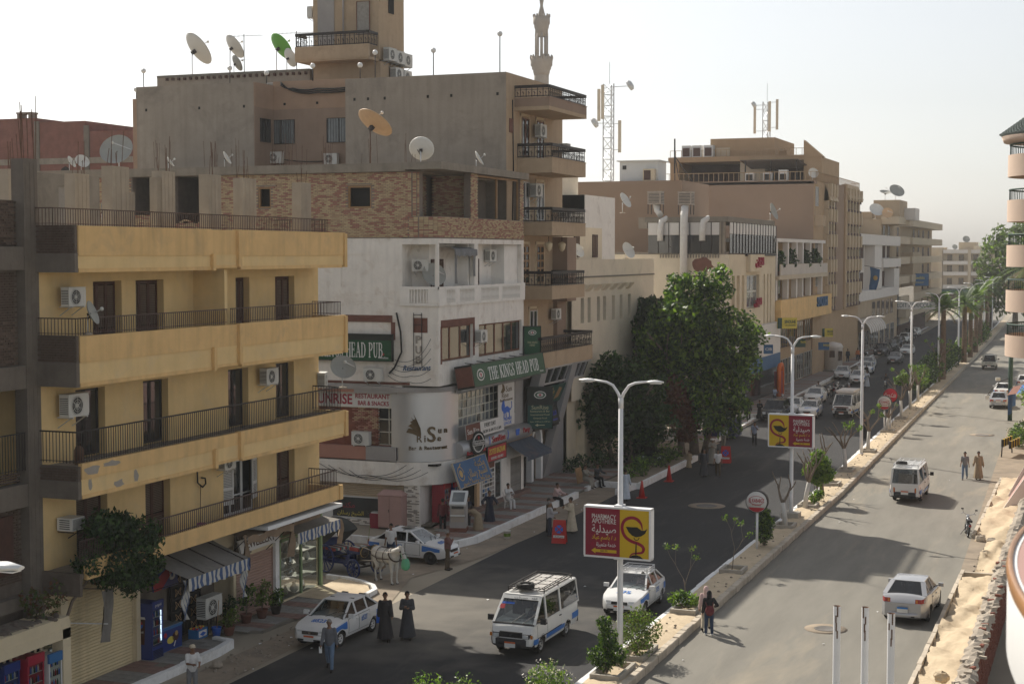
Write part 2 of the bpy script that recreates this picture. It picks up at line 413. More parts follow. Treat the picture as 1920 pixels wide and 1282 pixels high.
mb=MB();mb.add([(-60,57.9,.004),(-30.4,57.9,.004),(-28.2,57.0,.004),(-28.2,47.4,.004),(-28.4,20,.004),(-26.6,20,.004),(-26.75,47.4,.004),(-26.55,55.2,.004),(-27.9,60.2,.004),(-26.7,65.4,.004),(-26.35,72,.004),(-26.5,88,.004),(-28.5,92,.004),(-28.4,68.2,.004),(-31.2,66.6,.004),(-60,66.6,.004)],[tuple(range(16))],'dirt');struct(mb.obj('dirt_verge'))
mb=MB();mb.add([(-60,59.2,.008),(-31.5,59.2,.008),(-29.2,60.2,.008),(-29,63.5,.008),(-31,65.6,.008),(-60,65.6,.008)],[tuple(range(6))],'asphalt_old');struct(mb.obj('side_street'))
mb=MB();mb.add([(-26.6,92,.004),(-26.6,112,.004),(-34,112,.004),(-34,92,.004)],[(0,1,2,3)],'dirt');struct(mb.obj('dirt_verge'))
rng=random.Random(4)
def patch(cx,cy,rx,ry,z,mt,name,n=18,seed=0):
 q=random.Random(seed);mb=MB();pts=[]
 for i in range(n):
  a=2*math.pi*i/n;k=.75+.5*q.random();pts.append((cx+rx*k*math.cos(a),cy+ry*k*math.sin(a),z))
 mb.add(pts,[tuple(range(n))],mt);return mb.obj(name)
def manhole(x,y,lab,rr=.42):
 t=thing('manhole_cover',lab,'manhole',(x,y,0.006));mb=MB()
 mb.lathe([(rr,0),(rr,.014),(rr*.9,.014),(rr*.88,.01),(.001,.01)],'manhole',20);mb.obj('cover',t)
 mb=MB();mb.lathe([(rr*1.05,0),(rr*1.9,.001),(rr*1.9,.003),(rr*1.05,.006)],'dirt',20,cap=False);mb.obj('surround',t)
manhole(-9.6,57.5,'round iron manhole cover in sandy patch behind the white pipes')
manhole(-8.9,124,'faint manhole cover on the sunny road near the striped barrier',.5)
manhole(-20.6,83.5,'sunken drain patch in the shaded asphalt of the left road',.55)
med=thing('median_strip','long raised median of sand edged with pale kerb stones','median strip',(-15,40,0))
mb=MB();P=[]
q=random.Random(2)
Ys=list(np.arange(20,330,.55))
for Y in Ys:
 row=[];s=sh(Y)
 for k in range(6):
  x=-15.55+1.25*k/5;row.append((x+s+15,Y-40,.2+(.09*q.random()if 0<k<5 else 0)))
 P.append(row)
mb.grid(P,'sand');mb.obj('sand_bed',med)
st=MB();st.box(-.09,.09,-.262,.262,-.1,.0,'kerb_stone');
def kst(seed):
 q=random.Random(seed);b=MB();j=lambda:q.uniform(-.012,.012)
 x0,x1,y0,y1,z1=-.13+j(),.13+j(),-.262+j(),.262+j(),.27+j()*2
 c=.025
 b.add([(x0,y0,-.02),(x1,y0,-.02),(x1,y1,-.02),(x0,y1,-.02),(x0,y0,z1-c),(x1,y0,z1-c),(x1,y1,z1-c),(x0,y1,z1-c),(x0+c,y0+c,z1),(x1-c,y0+c,z1),(x1-c,y1-c,z1),(x0+c,y1-c,z1)],[(0,1,5,4),(1,2,6,5),(2,3,7,6),(3,0,4,7),(4,5,9,8),(5,6,10,9),(6,7,11,10),(7,4,8,11),(8,9,10,11)],'kerb_stone')
 return b
KS=[kst(i).mesh('kerb_stone')for i in range(5)]
i=0;Y=40.0
far=MB()
while Y<330:
 x=-14.24+sh(Y)
 if i<230:link('kerb_stone',KS[i%5],med,(x+15+rng.uniform(-.015,.015),Y-40,rng.uniform(-.012,.012)),rng.uniform(-.02,.02))
 else:far.box(x+14.87,x+15.13,Y-40.26,Y-39.74,0,.27,'kerb_stone')
 i+=1;Y+=.54
stuff(far.obj('far_kerb_stones',med))
KW=MB();KW.box(-.11,.11,-.745,.745,-.02,.2,'kerb_white');KWm=KW.mesh('painted_kerb')
Y=36.0
while Y<330:
 link('painted_kerb',KWm,med,(-15.66+sh(Y)+15+rng.uniform(-.02,.02),Y-40,rng.uniform(-.02,.015)),rng.uniform(-.012,.012));Y+=1.5
def paved(name,lab,poly,kerb,stripes,tile,z=.16,seed=0,along=True,kerbw=.22,kerbh=None,ntile=260):
 """raised pavement slab + separate tiles laid in red and grey bands + white kerb run"""
 t=thing(name,lab,'pavement',(0,0,0));t['kind']='structure';del t['category']
 mb=MB();mb.prism(poly,-.02,z-.02,'joint');mb.obj('bed',t)
 xs=[p[0]for p in poly];ys=[p[1]for p in poly]
 x0,x1,y0,y1=min(xs),max(xs),min(ys),max(ys)
 tm={}
 for k in('tile_grey','tile_red'):
  b=MB();b.box(-tile/2+.012,tile/2-.012,-tile/2+.012,tile/2-.012,-.03,0,k);tm[k]=b.mesh('paving_tile')
 rest=MB();n=0;q=random.Random(seed);Y=y0+tile/2
 def inside(x,y):
  c=False;m=len(poly)
  for a in range(m):
   (ax,ay),(bx,by)=poly[a],poly[(a+1)%m]
   if(ay>y)!=(by>y)and x<(bx-ax)*(y-ay)/(by-ay)+ax:c=not c
  return c
 while Y<y1:
  X=x1-tile/2
  while X>x0:
   if inside(X,Y)and q.random()>.012:
    k='tile_red' if(int((Y-y0)/stripes)%2)else 'tile_grey'
    dz=q.uniform(-.006,.006)
    if n<ntile:link('paving_tile',tm[k],t,(X,Y,z+dz),q.uniform(-.012,.012));n+=1
    else:rest.box(X-tile/2+.012,X+tile/2-.012,Y-tile/2+.012,Y+tile/2-.012,z-.03,z+dz,k)
   X-=tile
  Y+=tile
 if rest.v:stuff(rest.obj('far_paving_tiles',t))
 if kerb:
  for i in range(len(kerb)-1):
   a=Vector(kerb[i]);b=Vector(kerb[i+1]);L=(b-a).length;m=max(1,round(L/1.1));d=(b-a)/m
   for j in range(m):
    p=a+d*j;e=a+d*(j+1);mb=MB();hz=(kerbh or z+.1)+q.uniform(-.02,.02)
    dd=(e-p).normalized()*.004
    mb.bar((p.x+dd.x,p.y+dd.y,hz/2-.02),(e.x-dd.x,e.y-dd.y,hz/2-.02),kerbw+q.uniform(-.02,.02),hz,'kerb_white')
    mb.obj('painted_kerb',t)
 return t
paved('pavement','',[(-30.6,30),(-28.95,30),(-28.85,47.1),(-30.6,47.1)],[(-28.85,30),(-28.75,46.0),(-28.9,47.15),(-29.7,47.3)],1.15,.42,.2,1,ntile=200)
paved('pavement','',[(-30.55,48.6),(-28.9,49.4),(-28.6,55),(-30.55,57.0)],None,.9,.36,.1,2,ntile=140)
mb=MB();mb.add([(-30.5,54.8,.115),(-28.7,54.6,.115),(-28.05,56.6,.115),(-28.9,58.0,.115),(-30.5,58.6,.115)],[(0,1,2,3,4)],'sand');struct(mb.obj('sand_corner'))
mb=MB()
kp=[(-31.2,58.75),(-30.2,58.6),(-29.2,58.15),(-28.45,57.6),(-28.0,56.9),(-27.95,56.1),(-28.25,55.3)]
for a,b in zip(kp,kp[1:]):mb.bar((*a,.09),(*b,.09),.2,.22,'kerb_white')
struct(mb.obj('kerb'))
paved('pavement','',[(-31.4,71.0),(-29.8,67.5),(-28.5,67.8),(-28.3,84.0),(-31.4,84.0)],[(-36,66.9),(-31.2,66.7),(-29.6,66.7),(-28.75,67.3),(-28.35,68.6),(-28.25,83.6)],1.0,.36,.24,3,kerbh=.36,ntile=280)
paved('pavement','',[(-33,84.2),(-28.7,84.2),(-28.5,94.5),(-33,94.5)],[(-28.55,86.2),(-28.45,89.0)],1.2,.45,.2,4,ntile=150)
paved('pavement','',[(-31.5,112),(-27.1,112),(-27.4,128),(-31.6,128)],[(-31,112),(-27.6,112),(-27.0,112.6),(-27.2,120),(-27.5,128),(-30,128.2)],1.2,.8,.16,5,ntile=60)
paved('pavement','',[(-31.4,131),(-27.8,131),(-28.9,182),(-32.3,182)],[(-31,131),(-28.2,131),(-27.75,131.6),(-28.3,155),(-28.85,182)],1.2,1.0,.16,6,ntile=40)
paved('pavement','',[(-32.5,184),(-28.9,184),(-31,300),(-34.5,300)],[(-29,184),(-29.7,212),(-31,260),(-31.6,300)],1.4,2.0,.16,7,ntile=20)
mb=MB();mb.box(-32.6,-31.0,74.5,83.5,.2,.42,'tile_red');mb.box(-32.6,-30.55,76.5,80.5,.2,.32,'joint');struct(mb.obj('shop_steps'))
mb=MB();mb.box(-28.2,-25.95,88.2,101.6,-.02,.22,'dirt');struct(mb.obj('planting_bed'))
for a,b in(((-25.85,88),(-25.85,101.8)),((-28.3,88.05),(-25.95,88.05)),((-26.4,85.4),(-26.1,88.0))):
 mb=MB();mb.bar((*a,.17),(*b,.17),.24,.36,'kerb_white');struct(mb.obj('kerb'))
q=random.Random(5)
def heap(Y0,Y1,x0,x1,st,hh):
 n=15;P=[];k=int((Y1-Y0)/st);ph=[q.uniform(0,6)for _ in range(6)]
 for a in range(k+1):
  Y=Y0+(Y1-Y0)*a/k;row=[];e=min(1,a/6,(k-a)/5)
  for c in range(n):
   u=c/(n-1);x=x0+(x1-x0)*u
   h=.16+.13*math.sin(Y*1.1+ph[0]+2.5*u)*math.sin(Y*.53+ph[1]+4*u)+.12*max(0,math.sin(Y*.8+ph[2]-5*u))+.10*math.sin(9*u+Y*1.9+ph[3])*math.sin(3.1*Y+ph[4])+.22*u+q.uniform(-.035,.035)
   row.append((x+q.uniform(-.03,.03),Y,max(.02,h*e)))
  P.append(row)
 mb=MB();mb.grid(P,'sand');struct(mb.obj('sand_heap'))
heap(20,68.6,-5.56,-3.85,.22,0);heap(77.8,100,-5.85,-4.0,.25,0);heap(69,77.5,-5.2,-3.9,.25,0)
mb=MB();mb.add([(-5.6,60,.004),(-3.6,60,.004),(-3.6,130,.004),(-7.3,130,.004)],[(0,1,2,3)],'dirt');struct(mb.obj('dirt_verge'))
kerbR=thing('kerb_edging','low cement kerb edging holding back the sand heap beside the silver car','kerb',(-5.65,44,0))
Y=20.0;i=0
while Y<68.5:
 L=rng.uniform(.8,1.1);mb=MB();mb.box(-.075,.075,0,L-.02,-.02,.3+rng.uniform(-.02,.02),'kerb_stone');mb.obj('kerb_stone',kerbR,(rng.uniform(-.015,.015),Y-44,0),rng.uniform(-.01,.01));Y+=L
mb=MB();mb.box(-5.7,-4.2,68.55,68.75,0,.3,'kerb_stone');tag(mb.obj('kerb_edging'),'short cross kerb closing the far end of the sand heap','kerb')
kerbR2=thing('kerb_edging','low cement kerb edging beyond the parked motorbike','kerb',(-5.95,80,0))
Y=78.6
while Y<99:
 mb=MB();mb.box(-.08,.08,0,.97,-.02,.2+rng.uniform(-.03,.03),'kerb_stone');mb.obj('kerb_stone',kerbR2,(rng.uniform(-.03,.03),Y-80,0));Y+=1.0
def rock(x,y,z,r,lab,mt='rubble',seed=1):
 q=random.Random(seed);mb=MB();mb.ball((0,0,0),r,mt,8,(1,.8,.65))
 mb.v=[tuple(Vector(p)*q.uniform(.8,1.15))for p in mb.v];mb.sm=[False]*len(mb.sm)
 o=mb.obj('rock',None,(x,y,z));return tag(o,lab,'rock')
rock(-4.7,50.2,.55,.3,'pale tan boulder lying on the sand heap','sand',1)
rock(-5.6,77.9,.12,.28,'broken kerb lump at the wheel of the parked motorbike','kerb_stone',2)
rock(-5.0,77.4,.14,.26,'grey lump of cement on the verge right of the motorbike','rubble',3)
rock(-27.9,44.6,.12,.22,'grey stone lying on dirt by the near pavement','rubble',4)
mb=MB();q=random.Random(6)
for i in range(420):
 k=q.random()
 if k<.35:x,y,z=q.uniform(-28.4,-26.8),q.uniform(44,56),.02
 elif k<.6:x,y,z=q.uniform(-5.5,-4.3),q.uniform(69,76),.04
 else:x,y,z=q.uniform(-15.3,-14.5),q.uniform(45,150),.27
 r=q.uniform(.02,.075);mb.ball((x+sh(y),y,z),r,'rubble',5,(1,q.uniform(.6,1),.6))
stuff(mb.obj('rubble'))
mb=MB();q=random.Random(9)
for i in range(34):
 x,y=(q.uniform(-28.2,-25.5)if i%3 else q.uniform(-24,-16),q.uniform(44,90))if i<24 else(q.uniform(-13.5,-6),q.uniform(48,100))
 a=q.uniform(0,3);r=q.uniform(.025,.075)
 c,s_=math.cos(a)*r,math.sin(a)*r
 mb.add([(x-c,y-s_,.02),(x+s_,y-c,.05),(x+c,y+s_,.03),(x-s_,y+c,.045)],[(0,1,2,3)],'paper')
stuff(mb.obj('litter'))
mat('ac_white',(.62,.61,.57),.5,.05,2,stain=(.4,.36,.3),st_amt=.25,rnd=.1)
mat('ac_dark',(.04,.04,.04),.6,.1)
mat('dish_white',(.62,.61,.57),.55,.06,2,stain=(.45,.38,.3),st_amt=.3)
mat('dish_tan',(.55,.36,.2),.6,.1,1.5,stain=(.4,.25,.15),st_amt=.4)
mat('dish_green',(.12,.36,.05),.55,.06,1)
mat('dish_grey',(.33,.33,.3),.6,.1,1.5,stain=(.25,.2,.15),st_amt=.3)
mat('globe',(.8,.79,.76),.3,.03)
mat('wood_dark',(.075,.035,.026),.6,.25,3,stain=(.04,.02,.015),st_amt=.3)
mat('wood_red',(.16,.065,.035),.6,.2,3)
mat('wood_tan',(.32,.19,.09),.6,.2,3)
mat('louvre',(.16,.115,.085),.75,.15,4)
mat('louvre_white',(.6,.59,.57),.7,.08,3)
mat('winglass',(.03,.034,.036),.06,.3,1.2,spec=.9)
mat('winglass_light',(.16,.18,.19),.08,.3,1.2,spec=.9)
mat('curtain',(.3,.28,.25),.9,.2,5)
mat('alu',(.55,.54,.5),.4,.06,metal=.3)
mat('cable',(.02,.02,.02),.7)
MC={}
def cached(k,fn):
 if k not in MC:MC[k]=fn().mesh(k.split(':')[-1])
 return MC[k]
def _accase():
 b=MB();b.box(-.15,.15,-.42,.42,0,.58,'ac_white');b.box(-.16,.165,-.43,.43,.585,.6,'ac_white');b.box(-.1,.155,.3,.43,.06,.52,'ac_white')
 for i in range(9):b.box(-.13,.13,-.428,-.42,.08+i*.05,.1+i*.05,'ac_dark')
 return b
def _acfan():
 b=MB();M=Matrix.Translation((.151,-.08,.29))@Matrix.Rotation(R(90),4,'Y')
 b.lathe([(.25,0),(.25,.006),(.001,.006)],'ac_dark',20,M);b.lathe([(.26,0),(.26,.02),(.235,.02),(.235,.004)],'ac_white',20,M,cap=False)
 b.lathe([(.07,.006),(.06,.02),(.001,.02)],'ac_white',10,M);return b
def _acgr():
 b=MB();M=Matrix.Translation((.17,-.08,.29))@Matrix.Rotation(R(90),4,'Y')
 for r in(.1,.16,.22):b.lathe([(r,0),(r+.008,.004),(r,.008),(r-.008,.004),(r,0)],'ac_white',18,M,cap=False)
 for k in range(6):
  a=k*math.pi/3;p=M@Vector((.24*math.cos(a),.24*math.sin(a),.004));b.bar(M@Vector((0,0,.004)),p,.008,.008,'ac_white')
 return b
def _acbr():
 b=MB()
 for y in(-.3,.3):b.box(-.3,.2,y-.02,y+.02,-.04,0,'steel_galv');b.bar((-.3,y,-.3),(.12,y,-.03),.025,.025,'steel_galv')
 return b
def ac(loc,rz,label,s=1.0,bracket=True,group=None):
 t=thing('air_conditioner',label,'air conditioner',loc,rz,group);t.scale=(s,s,s)
 link('casing',cached('casing',_accase),t);link('fan',cached('fan',_acfan),t);link('fan_grille',cached('fan_grille',_acgr),t)
 if bracket:link('bracket',cached('bracket',_acbr),t)
 return t
def _wac():
 b=MB();b.box(-.3,.3,-.33,.33,0,.42,'ac_white');b.box(.3,.31,-.29,.29,.04,.38,'ac_dark')
 for i in range(11):b.box(.31,.318,-.29+i*.055,-.275+i*.055,.04,.38,'ac_white')
 for i in range(5):b.box(-.2,.2,-.336,-.33,.06+i*.07,.09+i*.07,'ac_dark')
 return b
def wac(loc,rz,label,s=1.0,group=None):
 t=thing('window_air_conditioner',label,'air conditioner',loc,rz,group);t.scale=(s,s,s)
 link('casing',cached('casing_box',_wac),t)
 b=MB();b.bar((-.3,-.25,-.05),(.3,-.25,-.05),.03,.03,'iron');b.bar((-.3,.25,-.05),(.3,.25,-.05),.03,.03,'iron');b.bar((-.3,.25,-.35),(.2,.25,-.05),.03,.03,'iron')
 b.obj('bracket',t);return t
def dish(loc,D,az,el,label,mt='dish_white',pole=1.0,group=None,arm=True,printed=None):
 """bowl of diameter D whose axis looks to azimuth az (deg from +Y towards +X) and elevation el"""
 t=thing('satellite_dish',label,'satellite dish',loc,0,group)
 a=R(az);e=R(el);ax=Vector((math.sin(a)*math.cos(e),math.cos(a)*math.cos(e),math.sin(e)))
 M=Matrix.Translation((0,0,pole))@ax.to_track_quat('Z','X').to_matrix().to_4x4()@Matrix.Translation((0,0,.12*D))
 r=D/2;k=.13*D;b=MB()
 pr=[(r*i/8,k*(i/8)**2)for i in range(9)];pr[0]=(.001,0)
 b.lathe(pr+[(r+.012,k+.01),(r,k-.02)]+[(r*i/8,k*(i/8)**2-.025)for i in range(7,-1,-1)],mt,24,M,cap=False);b.obj('bowl',t)
 b=MB();b.tube([(0,0,0),(0,0,pole)],.035*max(.5,min(1,D/1.5)),'rust' if mt=='dish_tan' else 'steel_galv',8)
 b.lathe([(.2*D,0),(.16*D,.06),(.03,.09)],'concrete_pale',10);b.bar((0,0,pole),M@Vector((0,0,-.01)),.12*D,.1*D,'iron');b.bar((0,0,pole*.75),M@Vector((0,-.3*r,.0)),.03,.03,'iron');b.obj('mast',t)
 if arm:
  b=MB();f=M@Vector((0,0,.45*D+.05));
  b.bar(M@Vector((0,-r*.9,k*.8)),f,.02+.01*D,.02+.01*D,'steel_galv')
  b.bar(M@Vector((0,0,0)),M@Vector((0,0,.02)),.03,.03,'iron');b.ball(f,.05+.02*D,'ac_white',8);b.obj('feed_arm',t)
 return t
def globe_lamp(loc,h,label,r=.16,mt='globe',group='globe lamps along the concrete roof'):
 t=thing('globe_lamp',label,'lamp',loc,0,group);b=MB();b.tube([(0,0,0),(0,0,h)],.03,'iron',6);b.obj('pole',t)
 b=MB();b.ball((0,0,h+r*.8),r,mt,12);b.obj('globe',t);return t
def louvre_door(parent,M,w_,h,n=2,mt='wood_dark',ml='louvre',name='shutter_door'):
 """slatted door leaf pair, frame M at bottom centre, x right, y up, z out"""
 b=MB();g=MB();k=w_/n
 for i in range(n):
  x0=-w_/2+i*k;x1=x0+k
  for a,c in((x0,x0+.07),(x1-.07,x1-.004)):b.box(a,c,0,h,0,.05,mt)
  for a,c in((0,.14),(h*.36,h*.36+.09),(h-.1,h)):b.box(x0+.07,x1-.074,a,c,0,.046,mt)
  y=.15
  while y<h-.12:
   if not(h*.34<y<h*.4):g.add([(x0+.07,y,.012),(x1-.074,y,.012),(x1-.074,y+.05,.036),(x0+.07,y+.05,.036)],[(0,1,2,3)],ml)
   y+=.06
 b.box(-w_/2,w_/2,0,h,-.02,.002,'shade_fill')
 o=b.obj(name,parent);o.matrix_local=M;stuff(g.obj('louvre_slats',o));return o
def glass_door(parent,M,w_,h,n=2,mt='wood_dark',mg='winglass',name='glazed_door',tr=None,t_=.07):
 b=MB();g=MB();k=w_/n
 for i in range(n):
  x0=-w_/2+i*k;x1=x0+k
  for a,c in((x0,x0+t_),(x1-t_,x1-.003)):b.box(a,c,0,h,0,.05,mt)
  for a,c in((0,t_*1.3),(h-t_,h)):b.box(x0+t_,x1-t_,a,c,0,.046,mt)
  if tr:b.box(x0+t_,x1-t_,h*tr,h*tr+t_*.7,0,.046,mt)
  g.quad((x0+t_,t_,.02),(x1-t_,t_,.02),(x1-t_,h-t_,.02),(x0+t_,h-t_,.02),mg)
 o=b.obj(name,parent);o.matrix_local=M;g.obj('pane',o);return o
def railing(parent,pts,z0,z1,sp=.12,mt='iron_brown',single=True,top=.05,bar=.018,name='railing',post_every=None):
 """rail along a polyline with upright bars; every bar a sub-part when single"""
 b=MB();bb=MB();n=0
 bm_=MB();bm_.box(-bar/2,bar/2,-bar/2,bar/2,z0,z1-.02,mt)
 me=cached('b%.3f%.2f%.2f%s:railing_bar'%(bar,z0,z1,mt),lambda:bm_)
 for a,c in zip(pts,pts[1:]):b.bar((*a,z1),(*c,z1),top,top*.7,mt);b.bar((*a,z0+.06),(*c,z0+.06),.025,.02,mt)
 o=b.obj(name,parent)
 for a,c in zip(pts,pts[1:]):
  a=Vector(a);c=Vector(c);m=max(1,round((c-a).length/sp))
  for i in range(m+1):
   p=a+(c-a)*i/m
   if single:link('railing_bar',me,o,(p.x,p.y,0))
   else:bb.box(p.x-bar/2,p.x+bar/2,p.y-bar/2,p.y+bar/2,z0,z1-.02,mt)
 if bb.v:stuff(bb.obj('railing_bars',o))
 return o
def cable(pts,r,label=None,parent=None,mt='cable',sag=0.0,name='cable'):
 P=[]
 for a,c in zip(pts,pts[1:]):
  a=Vector(a);c=Vector(c)
  for i in range(6):u=i/6;p=a.lerp(c,u);p.z-=sag*4*u*(1-u);P.append(p)
 P.append(Vector(pts[-1]));b=MB();b.tube(P,r,mt,5);o=b.obj(name,parent)
 if label:tag(o,label,'cable')
 return o
XR=(0,1,0)
FM=lambda x,y,z:face_M((x,y,z),(0,1,0))
FS=lambda x,y,z:face_M((x,y,z),(1,0,0))
# == yellow apartment building
mat('yellow',(.74,.535,.26),.88,.1,.8,.25,10,stain=(.64,.49,.28),st_amt=.45,st_scale=.7,streak=.12)
mat('yellow_band',(.72,.48,.215),.88,.1,1,.25,10,stain=(.47,.34,.19),st_amt=.35,streak=.3)
mat('peel',(.33,.30,.26),.9,.12,3)
mat('brick_grey',(.12,.085,.065),.92,.25,4,.5,25,rnd=.3)
mat('mortar_dark',(.13,.105,.085),.95,.2,3,.6,18)
mat('shutter_cream',(.66,.54,.33),.65,.08,1.5,stain=(.33,.27,.18),st_amt=.3)
mat('shutter_pink',(.38,.25,.2),.65,.08,1.5,stain=(.26,.19,.15),st_amt=.3)
mat('shutter_beige',(.47,.38,.27),.65,.08,1.5,stain=(.33,.27,.2),st_amt=.3)
mat('cream_wall',(.64,.54,.37),.88,.08,1.2,.2,12,stain=(.35,.29,.2),st_amt=.25)
W=-30.6;B=-29.14;Y0,Y1=39.05,57.0
yb=thing('apartment_building','yellow apartment block with brown doors and long railed balconies over awnings','building',(W,Y0,0))
yb_o=Vector((W,Y0,0))
def yp(mb,name,fix=False):
 mb.v=[(a-W,b-Y0,c)for a,b,c in mb.v];return mb.obj(name,yb,fix=fix)
D3=[(41.75,43.3),(44.1,45.75),(50.5,51.5),(53.45,55.0)]
D2=[(40.75,42.3),(44.45,45.95),(49.9,51.35),(53.45,54.9)]
D1=[(40.7,42.35),(44.5,46.0),(49.5,52.0),(53.45,54.9)]
holes=[(a-Y0,b-Y0,10.5,13.1)for a,b in D3]+[(a-Y0,b-Y0,7.45,9.66)for a,b in D2]+[(a-Y0,b-Y0,4.1,6.2)for a,b in D1]
mb=MB();facade(mb,(W,Y0,0),(0,1,0),Y1-Y0,3.6,14.85,holes,.32,'yellow')
mb.box(-45,W-.33,Y0,Y1,3.58,13.9,'yellow');mb.quad((-45,Y1,3.6),(W,Y1,3.6),(W,Y1,14.85),(-45,Y1,14.85),'yellow')
mb.box(-45,W-.005,Y0+.02,Y1-.02,13.95,14.3,'concrete');mb.box(W-.2,W-.01,Y0,Y1,14.3,14.84,'yellow')
yp(mb,'wall')
for(a,b)in D3:louvre_door(yb,FM(-.3,(a+b)/2-Y0,10.52),b-a-.04,2.55,3)
for(a,b)in D2:glass_door(yb,FM(-.3,(a+b)/2-Y0,7.47),b-a-.04,2.16,2,'iron')
for i,(a,b)in enumerate(D1):
 if i==2:
  c=(a+b)/2-Y0
  o=louvre_door(yb,face_M((-.02,c-.98,4.6),(.25,1,0)),.62,1.55,1,'louvre_white','louvre_white','shutter_leaf');o['label']='open white slatted shutter leaf'
  o=louvre_door(yb,face_M((-.02,c+.98,4.6),(-.25,1,0)),.62,1.55,1,'louvre_white','louvre_white','shutter_leaf');o['label']='open white slatted shutter leaf'
  glass_door(yb,FM(-.28,c,4.12),b-a-.04,2.04,3,'louvre_white','winglass','glazed_door',.34)
 else:louvre_door(yb,FM(-.3,(a+b)/2-Y0,4.12),b-a-.04,2.05,2)
def fascia(zt,zb,zmid,deck,name,Ye=56.65,endwall=True,label=None):
 mb=MB();a,e=Y0+.03,Ye
 mb.box(W-.1,B-.12,a,e,deck-.18,deck,'concrete')
 mb.box(B-.16,B-.03,a,e,zb+.1,zmid+.04,'yellow')
 f1,f2=46.55,48.3
 if zmid+.3<zt:
  mb.box(B-.14,B,a,f1-.01,zmid,zt,'yellow_band');mb.box(B-.14,B,f2+.01,e,zmid,zt,'yellow_band');mb.box(B-.14,B-.02,f1+.01,f2-.01,zmid+.02,zt-.02,'yellow_band')
 mb.box(B-.16,B,a,f1-.06,zb,zb+.12,'yellow_band');mb.box(B-.16,B,f2+.16,e-.3,zb,zb+.12,'yellow_band');mb.box(B-.16,B-.01,f1+.15,f2-.05,zb+.06,zb+.16,'yellow_band')
 mb.box(B-.15,B+.1,f1-.06,f1+.12,zb-.02,zmid+(.05 if zmid+.3<zt else .3),'yellow_band');mb.box(B-.15,B+.1,f2-.1,f2+.1,zb+.1,zt+.01,'yellow_band')
 mb.box(B-.15,B+.06,e-.16,e+.06,zb+.02,zt-.04,'yellow_band')
 mb.box(W,B-.17,e-.12,e-.01,zb,zt-.02,'yellow')
 if zmid+.3<zt:mb.box(B-.145,B-.005,f2+.12,e-.2,zmid-.02,zmid+.06,'yellow_band')
 o=yp(mb,name)
 return o
fascia(14.84,13.42,13.93,13.9,'roof_balcony')
fascia(11.48,9.93,10.68,10.5,'balcony')
o2=fascia(7.58,6.5,7.1,7.45,'balcony')
mb=MB();mb.box(W-.1,B-.12,Y0+.03,56.1,4.0,4.16,'concrete');mb.box(B-.14,B,Y0+.2,56.15,3.97,4.56,'yellow_band');mb.box(B-.14,B+.05,55.95,56.22,3.97,4.56,'yellow_band');mb.box(W,B-.15,56.0,56.12,3.97,4.5,'yellow_band')
mb.box(W+.2,B+.02,50.2,56.2,3.66,3.8,'white_paint');yp(mb,'balcony')
mb=MB();mb.box(W,B-.17,47.62,47.8,10.5,13.42,'yellow');yp(mb,'partition_wall')
mb=MB()
for zb,zt,kb in((13.42,14.86,14.0),(9.93,11.5,10.68),(6.5,7.5,7.05)):
 mb.box(W,B-.01,Y0-.16,Y0,zb,kb,'concrete_dark');mb.box(W,B-.03,Y0-.12,Y0,kb,zt,'mortar_dark');yp(mb,'raw_balcony_end');mb=MB()
mb.box(W,B-.03,Y0-.12,Y0,3.5,4.2,'mortar_dark');yp(mb,'raw_balcony_end')
mb=MB();q=random.Random(3)
for zb,zt in((14.0,14.86),(10.7,11.5),(7.06,7.5)):
 z=zb+.01;r=0
 while z<zt-.05:
  x=W+.02+(r%2)*.11
  while x<B-.1:mb.box(x,min(x+.2,B-.04),Y0-.12-q.uniform(.01,.03),Y0-.1,z,z+.06,'brick_grey');x+=.225
  z+=.078;r+=1
o=yp(mb,'end_bricks');stuff(o)
for(y,z,a,c)in((39.6,7.35,.5,.16),(40.6,7.42,.5,.1),(41.9,6.85,.18,.22),(41.0,6.72,.3,.16),(39.5,6.9,.12,.2)):
 q=random.Random(int(y*10));pts=[(y-Y0+a*(.6+.5*q.random())*math.cos(6.283*i/12),z+c*(.6+.5*q.random())*math.sin(6.283*i/12))for i in range(12)]
 mb=MB();X=B-W+(.004 if z>7.1 else-.026);mb.add([(X+.002,p,zz)for p,zz in pts],[tuple(range(12))],'peel');mb.obj('peeled_patch',yb)
y_=lambda v:v-Y0
railing(yb,[(0,y_(38.95)),(B-W-.1,y_(38.95)),(B-W-.07,y_(56.25)),(0.1,y_(56.3))],7.6,8.56,.125,'iron',True,.06)
railing(yb,[(B-W-.07,y_(39.0)),(B-W-.07,y_(55.85)),(.1,y_(55.9))],4.56,5.2,.125,'iron_brown',True,.05)
railing(yb,[(0,y_(38.95)),(B-W-.1,y_(39)),(B-W-.07,y_(47.6))],11.5,12.02,.125,'iron_brown',False,.05)
railing(yb,[(B-W-.07,y_(47.85)),(B-W-.07,y_(56.3)),(.1,y_(56.3))],11.5,12.03,.125,'iron_brown',False,.05)
railing(yb,[(-.1,y_(38.9)),(.62,y_(38.95)),(.65,y_(56.6)),(-2,y_(57))],14.85,15.38,.125,'iron_brown',False,.05)
q=random.Random(5)
cols=[(-30.85,38.95,1.0,.5),(-30.85,43.4,.95,.42),(-30.85,44.05,.3,.4),(-30.85,45.75,.35,.3),(-30.85,46.2,.8,.42),(-30.85,49.2,.85,.42),(-30.85,51.65,1.0,.42),(-30.85,56.1,.85,.42),(-35,43.3,.85,.45),(-35,46.9,.85,.45)]
